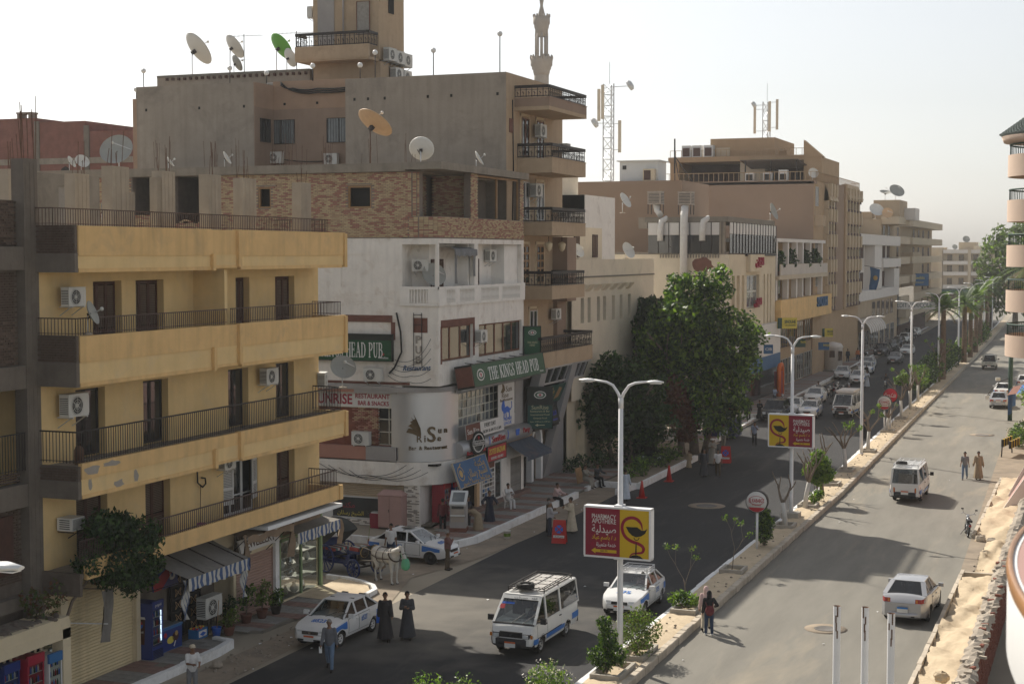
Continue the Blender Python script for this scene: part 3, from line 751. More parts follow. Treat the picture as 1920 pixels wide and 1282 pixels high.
for i,(x,y,wy,wx)in enumerate(cols):
 h=16.85+(.02 if i%2 else 0)-(.8 if i in(2,)else .25 if i==3 else 0)
 mb=MB();z0=14.3 if i else .02
 if i==0:continue
 mb.box(x-wx/2,x+wx/2,y-wy/2,y+wy/2,z0,h,'concrete_pale')
 for k in range(3):yy=y-wy/2+wy*(k+.7)/3.4;mb.box(x+wx/2,x+wx/2+.012,yy,yy+.05,z0,h-.05,'concrete_pale')
 o=yp(mb,'roof_column')
 if i not in(2,3):
  rb=MB()
  for k in range(q.randint(4,7)):
   xx,yy=x-W+q.uniform(-wx/2.4,wx/2.4),y-Y0+q.uniform(-wy/2.3,wy/2.3);hh=q.uniform(.35,1.25)
   rb.bar((xx,yy,h),(xx+q.uniform(-.08,.08),yy+q.uniform(-.1,.1),h+hh),.016,.016,'rust')
  rb.obj('rebar',o)
mb=MB();facade(mb,(-37.8,48.2,0),(0,1,0),3.9,14.3,17.05,[(1.3,2.3,14.4,16.6)],.15,'concrete');mb.box(-42,-37.96,48.2,52.1,14.3,17.04,'concrete');mb.quad((-42,48.2,14.3),(-37.8,48.2,14.3),(-37.8,48.2,17.05),(-42,48.2,17.05),'concrete');yp(mb,'stair_room')
mb=MB();mb.box(-37.98,-37.9,49.52,50.48,14.35,16.6,'peel');yp(mb,'stair_door')
ub=thing('unfinished_building','dark bare brick and concrete frame beside the yellow block, unplastered','building',(W,39.0,0))
def up(mb,name):mb.v=[(a-W,b-39.0,c)for a,b,c in mb.v];return mb.obj(name,ub)
mb=MB();mb.box(W-.45,W+.01,38.4,39.04,0,16.86,'concrete_dark')
for k in range(3):mb.box(W,W+.024,38.48+k*.2,38.53+k*.2,.1,16.8,'concrete_dark')
up(mb,'corner_column')
rb=MB()
for k in range(8):xx,yy=W-q.uniform(.05,.4),38.45+q.random()*.9;rb.bar((xx,yy,16.86),(xx+q.uniform(-.1,.1),yy+q.uniform(-.1,.1),16.86+q.uniform(.9,2.2)),.018,.018,'rust')
up(rb,'rebar')
mb=MB();mb.box(W-9,W-.3,28,38.38,0,6.3,'mortar_dark');mb.box(W-9,W-.3,28,38.38,9.9,14.1,'mortar_dark');mb.box(W-9,W-3.3,28,38.38,6.3,9.9,'shade_fill');mb.box(W-9,W-.35,28,29,6.3,9.9,'mortar_dark')
mb.box(W-9,W-.35,28,38.38,14.1,15.6,'mortar_dark');up(mb,'wall')
for zb,zt in((13.5,14.2),(9.9,10.6),(6.3,7.0),(3.2,3.6)):
 mb=MB();mb.box(W-.45,W-.02,28,38.395,zb,zt,'concrete_dark');up(mb,'floor_beam')
bk=MB();bk.box(0,.03,-.105,.105,0,.062,'brick_grey');BK=bk.mesh('brick')
n=0;rest=MB();
for zb,zt in((14.25,15.6),(10.62,13.48),(4.0,6.28),(7.05,7.4)):
 z=zb+.01;r=0
 while z<zt-.06:
  y=38.25-(r%2)*.11
  while y>36.4:
   if n<290:link('brick',BK,ub,(-.3+q.uniform(-.012,.012)+(.0),y-39.0+q.uniform(-.008,.008),z+q.uniform(-.004,.004)));n+=1
   else:rest.box(-.3,-.275,y-39.1,y-38.9,z,z+.06,'brick_grey')
   y-=.225
  z+=.078;r+=1
if rest.v:stuff(rest.obj('more_bricks',ub))
railing(ub,[(-.1,-2.8),(-.1,-.62)],7.4,8.55,.13,'iron',False)
mb=MB();mb.box(W-.28,W-.2,36.9,37.9,4.3,6.1,'wood_dark');up(mb,'shutter_window')
cable([(W-.2,36.6,9.75),(W+.05,39.2,9.6)],.03,None,ub,'dish_tan',.1)
cable([(W-.2,37.3,9.7),(W+.04,38.3,8.6)],.02,None,ub,'white_paint',.1)
mb=MB();facade(mb,(W,Y0-.6,0),(0,1,0),Y1-Y0+.6,0,3.62,[(1.1+.3,5.25,.02,3.45),(5.3,11.7,.02,3.0),(11.9,14.65,.02,2.45),(14.95,18.45,.05,2.62)],.12,'cream_wall')
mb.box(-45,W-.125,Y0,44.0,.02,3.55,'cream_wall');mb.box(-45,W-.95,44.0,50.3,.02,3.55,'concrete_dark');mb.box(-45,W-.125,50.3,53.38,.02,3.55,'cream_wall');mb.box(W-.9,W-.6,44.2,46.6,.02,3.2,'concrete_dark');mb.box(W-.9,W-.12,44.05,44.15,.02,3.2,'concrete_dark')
mb.box(W-.02,W+.22,Y0+.5,Y0+.85,0,4.1,'cream_wall');mb.box(W-.02,W+.12,43.72,43.95,0,3.6,'cream_wall');mb.box(W-.02,W+.12,53.1,53.4,0,2.7,'kerb_white');yp(mb,'shop_front_wall')
def rollshutter(parent,M,w_,h,mt,name='roller_shutter',pitch=.105,box=True):
 """slatted steel shutter: every slat a part"""
 b=MB();b.box(-w_/2-.05,-w_/2,0,h,-.03,.05,mt);b.box(w_/2,w_/2+.05,0,h,-.03,.05,mt);b.box(-w_/2,w_/2,0,h,-.06,-.045,'shade_fill')
 o=b.obj(name,parent);o.matrix_local=M;n=int(h/pitch);k=h/n
 sl=MB();P=[[(-w_/2+.003,0,-.02),(w_/2-.003,0,-.02)],[(-w_/2+.003,.15*k,.008),(w_/2-.003,.15*k,.008)],[(-w_/2+.003,.5*k,.018),(w_/2-.003,.5*k,.018)],[(-w_/2+.003,.8*k,.008),(w_/2-.003,.8*k,.008)],[(-w_/2+.003,.97*k,-.025),(w_/2-.003,.97*k,-.025)]]
 sl.grid(P,mt,True);me=sl.mesh('slat')
 for i in range(n):link('slat',me,o,(0,i*k,0))
 return o
rollshutter(yb,FM(-.05,41.86-Y0,.1),3.75,3.35,'shutter_cream')
rollshutter(yb,FM(-.05,51.72-Y0,.05),2.7,2.4,'shutter_pink')
mb=MB();mb.box(W-2.6,W-2.5,53.6,57,.05,2.7,'curtain');mb.box(W-2.5,W-.1,53.5,57,.04,.1,'tile_grey');mb.box(W-2.5,W-.1,53.4,53.5,.05,2.7,'louvre_white');yp(mb,'shop_room')
mat('frame_green',(.19,.27,.14),.6,.08)
glassmat('shopglass',(.72,.76,.73),.1)
mb=MB()
for y in(53.55,55.3,56.9):mb.box(W-.05,W+.05,y,y+.1,.05,2.62,'frame_green')
mb.box(W-.05,W+.05,53.5,57,2.5,2.62,'frame_green');mb.box(W-.05,W+.06,53.5,57,.0,.14,'cream_wall');mb.box(W-.03,W+.08,56.92,57.08,0,3.6,'frame_green');yp(mb,'shop_window_frame')
mb=MB();mb.quad((W,53.6,.14),(W,56.95,.14),(W,56.95,2.5),(W,53.6,2.5),'shopglass');mb.quad((W,57.0,.14),(W-2.4,57.0,.14),(W-2.4,57.0,2.5),(W,57.0,2.5),'shopglass');yp(mb,'shop_pane')
mat('silver',(.6,.6,.6),.25,.1,5,metal=.8)
q=random.Random(12)
for i in range(16):
 z=(.14,.75,1.3,1.8)[i%4];mb=MB();r=q.uniform(.12,.22)
 mb.lathe([(r*.5,0),(r,.12),(r*.8,.25),(r*.35,.33),(r*.45,.42)],('silver','curtain','louvre_white')[i%3],10);o=mb.obj('jug',None,(W-.35-.3*(i%2),53.95+.2*i*.9,z));tag(o,'metal jug displayed inside the glazed shop with the green frame','jug','jugs shown in the green framed shop window')
mb=MB()
for z in(.73,1.28,1.78):mb.box(W-.9,W-.12,53.7,56.9,z-.03,z,'alu')
yp(mb,'display_shelf')
mb=MB();mb.box(W,W+.1,50.2,51.3,2.55,3.6,'concrete_dark');q=random.Random(3)
for i in range(24):mb.ball((W+.1,50.3+.9*q.random(),2.65+.85*q.random()),q.uniform(.06,.13),'peel',6,(.3,1,1))
yp(mb,'stone_panel')
ig=thing('iron_gate','black ornamental iron shop gate behind the striped awning','gate',(W-.55,47.75,.16))
mb=MB();mb.box(-.05,-.03,-1.0,1.0,0,2.4,'black');mb.obj('backing',ig)
for s_ in(-1,1):
 mb=MB();y0,y1=(-.98,-.02)if s_<0 else(.02,.98)
 for a,c in((y0,y0+.06),(y1-.06,y1)):mb.box(-.03,.02,a,c,0,2.4,'iron')
 for i in range(6):mb.box(-.03,.02,y0+.06,y1-.06,i*.46,i*.46+.05,'iron')
 mb.obj('gate_leaf',ig)
for s_ in(-1,1):
 for i in range(5):
  mb=MB();c=s_*.5;z=i*.46+.25
  mb.tube([(.0,c+.3*math.cos(t)*(.4+.6*abs(math.sin(t))),z+.14*math.sin(t*2))for t in np.linspace(0,2*math.pi,17)],.012,'dish_tan',4);mb.obj('scrollwork',ig)
kb=thing('shop_canopy','low cream shop canopy with rubble on its flat roof at the far left','canopy',(W+.05,36,0))
mb=MB();mb.box(0,1.1,-6,2.75,2.55,2.95,'cream_wall');mb.box(.9,1.12,-6,2.78,2.3,2.62,'cream_wall');mb.box(.72,1.12,2.4,2.78,.1,2.6,'cream_wall');mb.obj('roof_slab',kb)
mb=MB();q=random.Random(7)
for i in range(60):mb.ball((q.uniform(.05,1.05),q.uniform(-1,2.6),2.97),q.uniform(.03,.14),'mortar_dark',5,(1.4,1,.5))
mb.box(.1,.9,.2,1.6,2.96,3.0,'concrete_dark');stuff(mb.obj('roof_rubble',kb))
mb=MB()
for i in range(12):mb.box(.5,.53,-1+i*.28,-.9+i*.28,1.4,2.3,'cream_wall')
mb.box(.3,.34,-4,2.4,0,2.5,'shade_fill');mb.box(.5,.54,-4,2.4,1.9,1.96,'cream_wall');mb.obj('grille',kb)
dc=thing('display_case','narrow glass display case of metal plates by the cream shutter','display case',(W+.1,39.15,.12))
mb=MB();mb.box(-.08,0,-.32,.34,0,2.25,'cream_wall');mb.box(-.1,.5,-.36,.38,2.25,2.5,'cream_wall');mb.box(-.05,.45,-.3,.32,0,.12,'cream_wall');mb.obj('case_frame',dc)
mb=MB();mb.quad((.42,-.3,.12),(.42,.3,.12),(.42,.3,2.25),(.42,-.3,2.25),'shopglass');mb.quad((.42,-.3,.12),(0,-.3,.12),(0,-.3,2.25),(.42,-.3,2.25),'shopglass');mb.obj('pane',dc)
for i in range(4):
 mb=MB();mb.box(.02,.4,-.28,.3,.45+.45*i,.465+.45*i,'alu');mb.obj('shelf',dc)
 t=MB();t.lathe([(.15,0),(.13,.03),(.001,.035)],'silver',14,Matrix.Translation((.14,.0,.66+.45*i))@Matrix.Rotation(R(80),4,'Y'));o=t.obj('plate',None,(W+.1,39.02,.12));tag(o,'round metal plate standing in the narrow glass display case','plate','plates in the narrow glass display case')
 t=MB();t.lathe([(.04,0),(.07,.08),(.03,.16),(.045,.2)],'silver',8);o=t.obj('small_vase',None,(W+.35,39.3,.587+.45*i));tag(o,'small metal vase on a shelf of the narrow glass case','vase','vases in the narrow glass display case')
mb=MB();mb.tube([(.08,y_(47.6),6.4),(.1,y_(47.6),5.75),(.12,y_(47.9),5.55),(.12,y_(48.1),5.65),(.1,y_(48.1),5.85),(.1,y_(47.85),5.9)],.03,'cable',6);mb.tube([(.1,y_(47.8),5.6),(.05,y_(47.8),4.2)],.012,'cable',5);mb.obj('pipe_loop',yb)
for(y,z,lab,sc)in((40.25,12.35,'white air conditioner under the roof balcony at the left of the yellow block',1.0),(40.2,8.9,'large air conditioner beside the raw column above the gas bottle',1.2),(52.3,8.95,'air conditioner between the two right glass doors of the yellow block',1.05)):
 ac((W+.36,y,z),0,lab,sc)
ac((W+.05,57.25,8.45),R(20),'air conditioner at the far corner of the yellow block beside the pub sign',1.0)
wac((W+.35,39.95,5.35),0,'boxy window air conditioner behind the climbing plant',.95)
ac((W+.35,49.2,6.05),0,'air conditioner tucked under the second balcony above the pipe loop',.9)
ac((W+.15,48.2,.75),0,'air conditioner on a low stand in front of the ornamental gate',1.3,False)
mb=MB();
for a in(-.3,.3):
 for c in(-.12,.12):mb.box(W+.15+c-.02,W+.15+c+.02,48.2+a-.02,48.2+a+.02,.16,.75,'iron')
mb.box(W-.02,W+.32,47.85,48.55,.71,.745,'iron');tag(mb.obj('iron_stand'),'low iron stand carrying the shop air conditioner','stand')
dish((B-.1,39.6,11.5),.75,70,22,'small grey dish leaning from the left railing of the yellow block','dish_grey',.62)
gb=thing('gas_bottle','rusty gas bottle standing on the middle balcony behind the rails','gas bottle',(W+.85,39.75,7.45))
mb=MB();mb.lathe([(.14,0),(.15,.05),(.15,.45),(.1,.56),(.04,.6)],'rust',14);mb.obj('tank',gb);mb=MB();mb.tube([(.09,0,.56),(.09,0,.68),(-.09,0,.68),(-.09,0,.56)],.012,'iron',5);mb.lathe([(.025,.6),(.025,.66)],'iron',6);mb.obj('valve_guard',gb)
mb=MB();mat('tub_pink',(.3,.03,.16),.5,.1);mb.lathe([(.14,0),(.18,.28),(.165,.28),(.13,.02)],'tub_pink',12);tag(mb.obj('plastic_tub',None,(W+.7,46.9,4.16)),'magenta plastic tub on the lowest balcony','tub')
# == white pub with brick top storey
mat('white_wall',(.80,.755,.69),.9,.08,1.2,.35,10,stain=(.50,.40,.31),st_amt=.40,st_scale=.9,streak=.2)
mat('white_wall2',(.8,.765,.71),.9,.07,1.2,.2,10,stain=(.38,.33,.28),st_amt=.25)
mat('brick_pale',(.50,.38,.23),.9,.16,3,.4,30)
mat('brick_rose',(.35,.17,.125),.9,.2,3,.4,30)
mat('brick_tan',(.42,.29,.18),.9,.18,3,.4,30)
mat('mortar',(.22,.18,.15),.95,.15,3,.5,20)
mat('brick_red',(.2,.07,.045),.9,.2,3,.4,25)
mat('trim_red',(.17,.075,.055),.9,.2,2,.3,15)
mat('silver_clad',(.55,.56,.57),.35,.05,.8,metal=.55,spec=.5)
mat('silver_tube',(.42,.42,.43),.4,.06,1,metal=.4,stain=(.3,.28,.26),st_amt=.25)
mat('bronze',(.12,.08,.035),.5,.15,4)
mat('sign_white',(.62,.60,.57),.6,.04,1,stain=(.5,.46,.4),st_amt=.2)
mat('sign_green',(.012,.075,.032),.5,.15,1)
mat('sign_dark',(.02,.025,.022),.5,.15,1)
mat('sign_darkgreen',(.012,.06,.05),.5,.1,1)
mat('letter_red',(.3,.015,.04),.6,.05)
mat('letter_white',(.7,.7,.68),.6,.04)
mat('letter_blue',(.03,.12,.5),.6,.05)
mat('letter_yellow',(.6,.5,.08),.6,.05)
mat('letter_gold',(.45,.3,.1),.5,.05)
mat('letter_cream',(.5,.47,.3),.6,.05)
mat('sign_red',(.38,.02,.03),.5,.06)
mat('sign_blue',(.035,.11,.24),.6,.12,1,stain=(.07,.14,.24),st_amt=.3)
mat('salmon',(.4,.2,.15),.85,.08,1.5)
mat('grey_band',(.33,.31,.295),.85,.1,1.5)
mat('lattice',(.6,.58,.5),.6,.05)
mat('awning_grey',(.19,.19,.19),.9,.2,3)
PX,PY,PE=-31.4,71.16,83.3
pub=thing('pub_building','white corner pub with raw brick top storey and silver rounded corner panel','building',(PX,PY,0))
def pp(mb,name,fix=False,par=None):mb.v=[(a-PX,b-PY,c)for a,b,c in mb.v];return mb.obj(name,par or pub,fix=fix)
LM=lambda M:Matrix.Translation((-PX,-PY,0))@M
XL=-56.0
mb=MB()
mb.box(XL,-32.5,PY+.15,PE,0,7.0,'white_wall');mb.box(-32.5,PX-.32,76.4,PE,3.3,7.0,'white_wall')
mb.box(XL,-33.45,PY+.03,PE,7.0,14.8,'white_wall')
facade(mb,(XL,PY,0),(1,0,0),PX-XL,7.3,14.75,[(-36.87-XL,-35.17-XL,12.25,13.95),(-33.4-XL,-31.52-XL,12.3,14.45),(-36.6-XL,-34.0-XL,8.6,10.55)],.3,'white_wall')
facade(mb,(PX,PY,0),(0,1,0),PE-PY,7.3,14.75,[(.12,4.75,12.3,14.5),(5.25,11.8,12.3,14.5),(.35,4.5,8.5,10.3),(5.35,11.95,8.45,10.2)],.25,'white_wall')
mb.box(-33.4,PX-.26,PY+.26,PE-.02,7.3,11.35,'white_wall');mb.box(-33.4,PX-.02,PY+.02,PE-.02,14.5,14.74,'white_wall2');mb.box(-33.45,-32.45,PY+1.25,PE-.03,11.36,14.73,'white_wall2');mb.box(-33.45,PX-.26,80.9,PE-.02,11.35,14.6,'white_wall2')
mb.box(PX-1.4,PX-.3,75.7,76.1,11.4,14.5,'white_wall2');mb.box(PX-.6,PX-.01,PE-.3,PE-.01,7.3,14.74,'white_wall2')
pp(mb,'wall')
mb=MB();mb.box(XL-.1,-33.1,PY-.25,PE+.2,18.12,18.55,'concrete');mb.prism([(-33.1,PY-.25),(PX+.3,PY-.3),(PX+.25,PE+.2),(-33.1,PE+.2)],18.2,18.57,'concrete');pp(mb,'roof_slab')
mb=MB();mb.box(-33.5,PX-.01,PY-.08,PY-.01,11.35,11.5,'white_wall2');mb.box(PX+.01,PX+.08,PY-.08,PE,11.35,11.5,'white_wall2')
mb.box(-33.5,PX+.08,PY-.1,PY-.01,12.18,12.32,'white_wall2');mb.box(PX+.01,PX+.1,PY-.1,PE,12.18,12.32,'white_wall2')
for y0,y1 in((71.06,72.0),(73.1,73.7),(75.7,76.6),(79.2,79.7),(82.5,PE)):mb.box(PX+.01,PX+.09,y0,y1,11.5,12.18,'white_wall2')
for x0,x1 in((-33.5,-32.95),(-31.95,PX)):mb.box(x0,x1,PY-.09,PY-.01,11.5,12.18,'white_wall2')
bl=pp(mb,'parapet')
b=MB();b.lathe([(.05,0),(.055,.05),(.03,.1),(.06,.28),(.03,.5),(.028,.58),(.055,.62),(.05,.68)],'white_wall2',6);me=b.mesh('baluster')
for y in[72.1+i*.185 for i in range(6)]+[73.8+i*.185 for i in range(11)]+[76.7+i*.185 for i in range(14)]+[79.8+i*.185 for i in range(15)]:link('baluster',me,bl,(.05,y-PY,11.5))
for i in range(6):link('baluster',me,bl,(-32.87+i*.17-PX,-.05,11.5))
louvre_door(pub,LM(FS(-36.02,PY+.1,12.26)),1.68,1.66,4,name='window_shutter')
louvre_door(pub,LM(FM(-32.42,73.3,11.5)),1.5,2.2,2);louvre_door(pub,LM(FM(-32.42,78.2,11.5)),1.5,2.2,2)
glass_door(pub,LM(FM(PX-.2,73.6,8.52)),4.1,1.75,3,'wood_red','winglass','casement_window');glass_door(pub,LM(FM(PX-.2,79.8,8.47)),6.5,1.7,5,'wood_red','winglass','casement_window')
glass_door(pub,LM(FS(-35.3,PY+.15,9.6)),2.5,.95,2,'wood_red','winglass','casement_window')
mb=MB()
mb.box(PX+.004,PX+.02,71.45,75.9,10.28,10.62,'trim_red');mb.box(PX+.004,PX+.02,71.4,71.58,8.4,10.3,'trim_red');mb.box(PX+.004,PX+.02,75.68,75.9,8.6,10.3,'trim_red')
mb.box(-36.9,-33.95,PY-.02,PY-.004,10.5,10.85,'trim_red');mb.box(-34.03,-33.8,PY-.02,PY-.004,9.6,10.5,'trim_red');mb.box(-38,-33,PY-.02,PY-.004,7.32,7.45,'trim_red');pp(mb,'exposed_brick')
BK3={}
for k in('brick_pale','brick_rose','brick_tan'):
 b=MB();b.box(-.115,.115,-.03,.0,-.0305,.0305,k);BK3[k]=b.mesh('brick')
def brickwall(o,u,L,z0,z1,holes,single=0,seed=1,par=None,cnt=[0]):
 q=random.Random(seed);o=Vector(o);u=Vector(u);nout=u.cross(Vector((0,0,1)));mb=MB();rz=math.atan2(u.y,u.x);z=z0+.035;r=0
 while z<z1-.02:
  a=.06+(r%2)*.125
  while a<L-.05:
   if not any(h[0]-.08<a<h[1]+.08 and h[2]-.02<z<h[3]+.02 for h in holes):
    k=q.choices(('brick_pale','brick_rose','brick_tan'),(5,3.2,3))[0];p=o+u*a+Vector((0,0,z))+nout*(.02+q.uniform(-.012,.012))
    if single and a>L-6.5 and cnt[0]<single:link('brick',BK3[k],par,(p.x-PX,p.y-PY,z),rz);cnt[0]+=1
    else:mb.cbox(p-nout*.015,(.232+q.uniform(-.01,.006),.03,.062),k,rz)
   a+=.25
  z+=.078;r+=1
 return mb
mb=MB();BH=[(-49.5-XL,-47.75-XL,16.05,18.1),(-46.8-XL,-44.62-XL,15.6,18.1),(-41.7-XL,-40.95-XL,16.35,17.45),(-36.44-XL,-35.12-XL,16.3,17.44)]
facade(mb,(XL,PY,0),(1,0,0),-33.0-XL,14.78,18.13,BH,.3,'mortar')
mb.box(-44.3,-34.2,PY+3.2,PE,14.78,18.1,'mortar');mb.box(XL,-44.3,PY+9,PE,14.78,18.1,'mortar');mb.box(-50.2,-49.9,PY+.32,PY+9,14.78,18.1,'mortar');mb.box(-44.5,-44.32,PY+.32,PY+3.2,14.78,18.1,'mortar');mb.quad((XL,PY,14.78),(XL,PE,14.78),(XL,PE,18.1),(XL,PY,18.1),'mortar');mb.box(-55.5,-44.4,PY+.32,PY+8.9,14.8,14.95,'mortar_dark')
arc=[(-33.0+.35*math.sin(t),PY+.35-.35*math.cos(t))for t in np.linspace(0,math.pi/2,6)]
mb.prism(arc+[(-32.65,PY+.9),(-33.0,PY+.9)],14.78,18.13,'mortar')
pc=[(-33.0,PY)]+[(-32.4+1.0*math.sin(t),PY+1.0-1.0*math.cos(t))for t in np.linspace(0,math.pi/2,8)]+[(PX,PE),(PX-.25,PE),(PX-.25,PY+1.1)]+[(-32.4+.75*math.sin(t),PY+1.0-.75*math.cos(t))for t in np.linspace(math.pi/2,0,8)]+[(-33,PY+.25)]
mb.prism(pc,14.76,15.86,'mortar')
mb.box(PX-.4,PX-.01,75.42,76.38,15.86,18.2,'mortar');mb.box(PX-.4,PX-.01,82.7,PE,15.86,18.2,'mortar');mb.box(PX-2.4,PX-.41,75.9,76.15,14.9,18.1,'mortar')
mb.box(-34.15,-33.6,PY+1.0,PY+1.7,14.8,18.1,'concrete');mb.box(-34.2,PX-.3,PY+.3,PE-.1,14.8,14.88,'concrete')
pp(mb,'brick_storey_wall')
bw=brickwall((XL,PY,0),(1,0,0),-33.0-XL,14.82,18.12,BH,150,1,pub)
b2=brickwall((PX,72.2,0),(0,1,0),PE-72.2,14.82,15.86,[],120,2,pub,[0]);b3=brickwall((PX,75.42,0),(0,1,0),.96,15.86,18.2,[],0,3);b4=brickwall((PX,82.7,0),(0,1,0),.6,15.86,18.2,[],0,4);b5=brickwall((PX-2.4,75.9,0),(1,0,0),2.0,14.9,18.1,[],0,5)
b6=brickwall((-34.2,72.9,0),(0,1,0),3.0,14.9,18.1,[(.8,1.6,14.9,17.2)],0,6)
z=14.855;r=0;q=random.Random(11);b7=MB()
while z<18.1:
 for t in np.linspace(.08,1.5,7 if z<15.86 else 3):
  if z<15.86:cx,cy,rr=-32.4,PY+1.0,1.0
  else:cx,cy,rr=-33.0,PY+.35,.35
  k=q.choices(('brick_pale','brick_rose','brick_tan'),(5,3.2,3))[0];b7.cbox((cx+(rr+.004)*math.sin(t),cy-(rr+.004)*math.cos(t),z),(.225 if z<15.86 else .18,.04,.062),k,t)
 if z<15.86:
  for i in range(2):b7.cbox((-32.88+i*.25,PY-.006,z),(.235,.04,.062),q.choice(('brick_pale','brick_rose','brick_tan')))
 z+=.078
for o_ in(b2,b3,b4,b5,b6,b7):
 k={n:bw.m(n)for n in o_.mats};off=len(bw.v);bw.v+=o_.v;bw.f+=[[i+off for i in f]for f in o_.f];bw.mi+=[k[o_.mats[i]]for i in o_.mi];bw.sm+=o_.sm
stuff(pp(bw,'more_bricks'))
def framed(M,w_,h,mt,t=.09,name='window_frame'):
 b=MB();b.box(-w_/2,-w_/2+t,0,h,-.12,.03,mt);b.box(w_/2-t,w_/2,0,h,-.12,.03,mt);b.box(-w_/2+t,w_/2-t,h-t,h,-.12,.028,mt);b.box(-w_/2+t,w_/2-t,0,t,-.12,.028,mt);b.box(-w_/2,w_/2,0,h,-.3,-.28,'shade_fill')
 o=b.obj(name,pub);o.matrix_local=LM(M);return o
framed(FS(-41.32,PY+.06,16.35),.78,1.1,'wood_tan');framed(FS(-35.78,PY+.06,16.3),1.34,1.14,'wood_tan');framed(FM(-34.1,74.1,14.9),.8,2.3,'wood_tan')
mb=MB()
for y in(76.42,79.35,82.6):mb.box(PX-.2,PX-.1,y,y+.12,15.9,18.15,'wood_tan')
mb.box(PX-.2,PX-.1,76.42,82.7,18.06,18.17,'wood_tan');mb.box(PX-2.2,PX-2.1,76.4,82.7,15.8,18.1,'concrete_dark');pp(mb,'timber_frame')
for x in(-35.8,-41.3):mb=MB();mb.box(x-.7,x+.7,PY-.05,PY-.005,17.5,17.56,'concrete');pp(mb,'lintel')
mb=MB();mb.box(-47.4,-47.1,PY+.35,PY+9,14.9,18.1,'mortar_dark');pp(mb,'room_partition')
mb=MB();q=random.Random(31)
for i in range(16):
 x=-47.6+i*.12;mb.cbox((x+1.1,PY+.1,15.65+.12*math.sin(i*.6)),(.22,.1,.06),q.choice(('brick_pale','brick_rose')),q.uniform(-.4,.4),0,q.uniform(-.3,.3))
stuff(pp(mb,'loose_bricks'))
mb=MB();facade(mb,(-39.5,PY-.02,0),(1,0,0),5.95,3.4,7.0,[(4.72-.02,5.92,4.2,6.2)],.2,'brick_red')
mb.box(-39.5,-33.58,PY-.4,PY-.03,3.48,4.14,'salmon');mb.box(-35.3,-33.58,PY-.42,PY-.02,3.46,4.155,'grey_band');mb.box(-39.5,-36.0,PY-.3,PY-.02,6.9,7.06,'salmon');mb.box(-36.0,-33.58,PY-.32,PY-.02,6.88,7.06,'grey_band')
mb.box(-34.75,-32.5,PY+.25,PY+.4,3.4,7.0,'curtain');pp(mb,'restaurant_side_wall')
q=random.Random(21);bm_=MB();z=4.25;r=0
while z<6.2:
 x=-36.25+(r%2)*.11
 while x<-34.85:bm_.box(x,x+.2,PY-.045-q.uniform(0,.012),PY-.015,z,z+.06,q.choice(('brick_red','brick_rose','brick_tan')));x+=.225
 z+=.078;r+=1
stuff(pp(bm_,'facing_bricks'))
def lattice(M,w_,h,nx,ny,name='lattice_window',mg='winglass_light',t=.05,mt='lattice'):
 b=MB()
 for i in range(nx+1):x=-w_/2+w_*i/nx;b.box(x-t/2,x+t/2,0,h,0,.05,mt)
 for j in range(ny+1):y=h*j/ny;b.box(-w_/2,w_/2,y-t/2,y+t/2,.002,.045,mt)
 o=b.obj(name,pub);o.matrix_local=LM(M);g=MB()
 for i in range(nx):
  for j in range(ny):
   k=.0;g.quad((-w_/2+w_*i/nx,h*j/ny,.01),(-w_/2+w_*(i+1)/nx,h*j/ny,.01),(-w_/2+w_*(i+1)/nx,h*(j+1)/ny,.01),(-w_/2+w_*i/nx,h*(j+1)/ny,.01),mg if(i*7+j*3)%5 else 'winglass')
 g.obj('pane',o);return o
lattice(FS(-34.2,PY+.12,4.22),1.2,1.96,2,3,mg='winglass')
mb=MB()
facade(mb,(PX-.02,73.1,0),(0,1,0),PE-73.1,3.3,7.0,[(.15,8.9,4.95,6.82)],.25,'grey_band');pp(mb,'restaurant_front_wall')
lattice(FM(PX-.15,77.65,4.97),8.7,1.82,14,4)
mb=MB();P=[]
cx,cy,rr=-33.58,73.15,2.28
for z in(3.42,4.6,4.62,5.8,5.82,6.95):
 P.append([(-33.9,cy-rr,z)]+[(cx+rr*math.sin(t),cy-rr*math.cos(t),z)for t in np.linspace(0,math.pi/2,15)]+[(cx+rr,cy+.3,z)])
mb.grid(P,'silver_clad');n0=P[0];mb.add(n0+[(-33.6,cy,3.42)],[tuple(range(len(n0)+1))],'silver_clad');mb.add(P[-1]+[(-33.6,cy,6.95)],[tuple(range(len(n0)+1))],'silver_clad');pp(mb,'rounded_corner_panel')
mb=MB()
prof=[(-33.9,cy-rr-.12)]+[(cx+(rr+.12)*math.sin(t),cy-(rr+.12)*math.cos(t))for t in np.linspace(0,math.pi/2,13)]+[(PX+.22,PE),(PX-.1,PE),(-33.9,PY+.4)]
mb.prism(prof,6.96,7.2,'grey_band');mb.prism([(-39.5,PY-.35),(-33.9,PY-.35),(-33.9,PY),(-39.5,PY)],7.062,7.25,'grey_band');pp(mb,'cornice')
mb=MB();mb.tube([(PX+.3,73.0,6.95),(PX+.3,83.2,6.98)],.17,'silver_tube',12);pp(mb,'gutter_tube')
mb=MB();mb.tube([(PX+.1,73.1,3.85),(PX+.1,83.4,3.85)],.42,'silver_tube',16);tube_o=pp(mb,'signboard_tube')
def round_word(txt,th0,z,size,step,mt='bronze',ex=.05,r_=None,bold=.01):
 for i,ch in enumerate(txt):
  if ch==' ':continue
  t=th0+step*i;rr_=(r_ or rr)+.012
  M=face_M((cx+rr_*math.sin(t)-PX,cy-rr_*math.cos(t)-PY,z),(math.cos(t),math.sin(t),0));lettering(ch,size,M,mt,pub,'panel_letter',None,ex,bold)
round_word('Ri',.50,4.60,.5,.13);round_word('e',.97,4.6,.45,.12);round_word('S',.78,4.78,1.1,.2);round_word('un',.99,5.0,.45,.16)
round_word('Bar & Restaurant',.30,4.13,.27,.058,bold=.012)
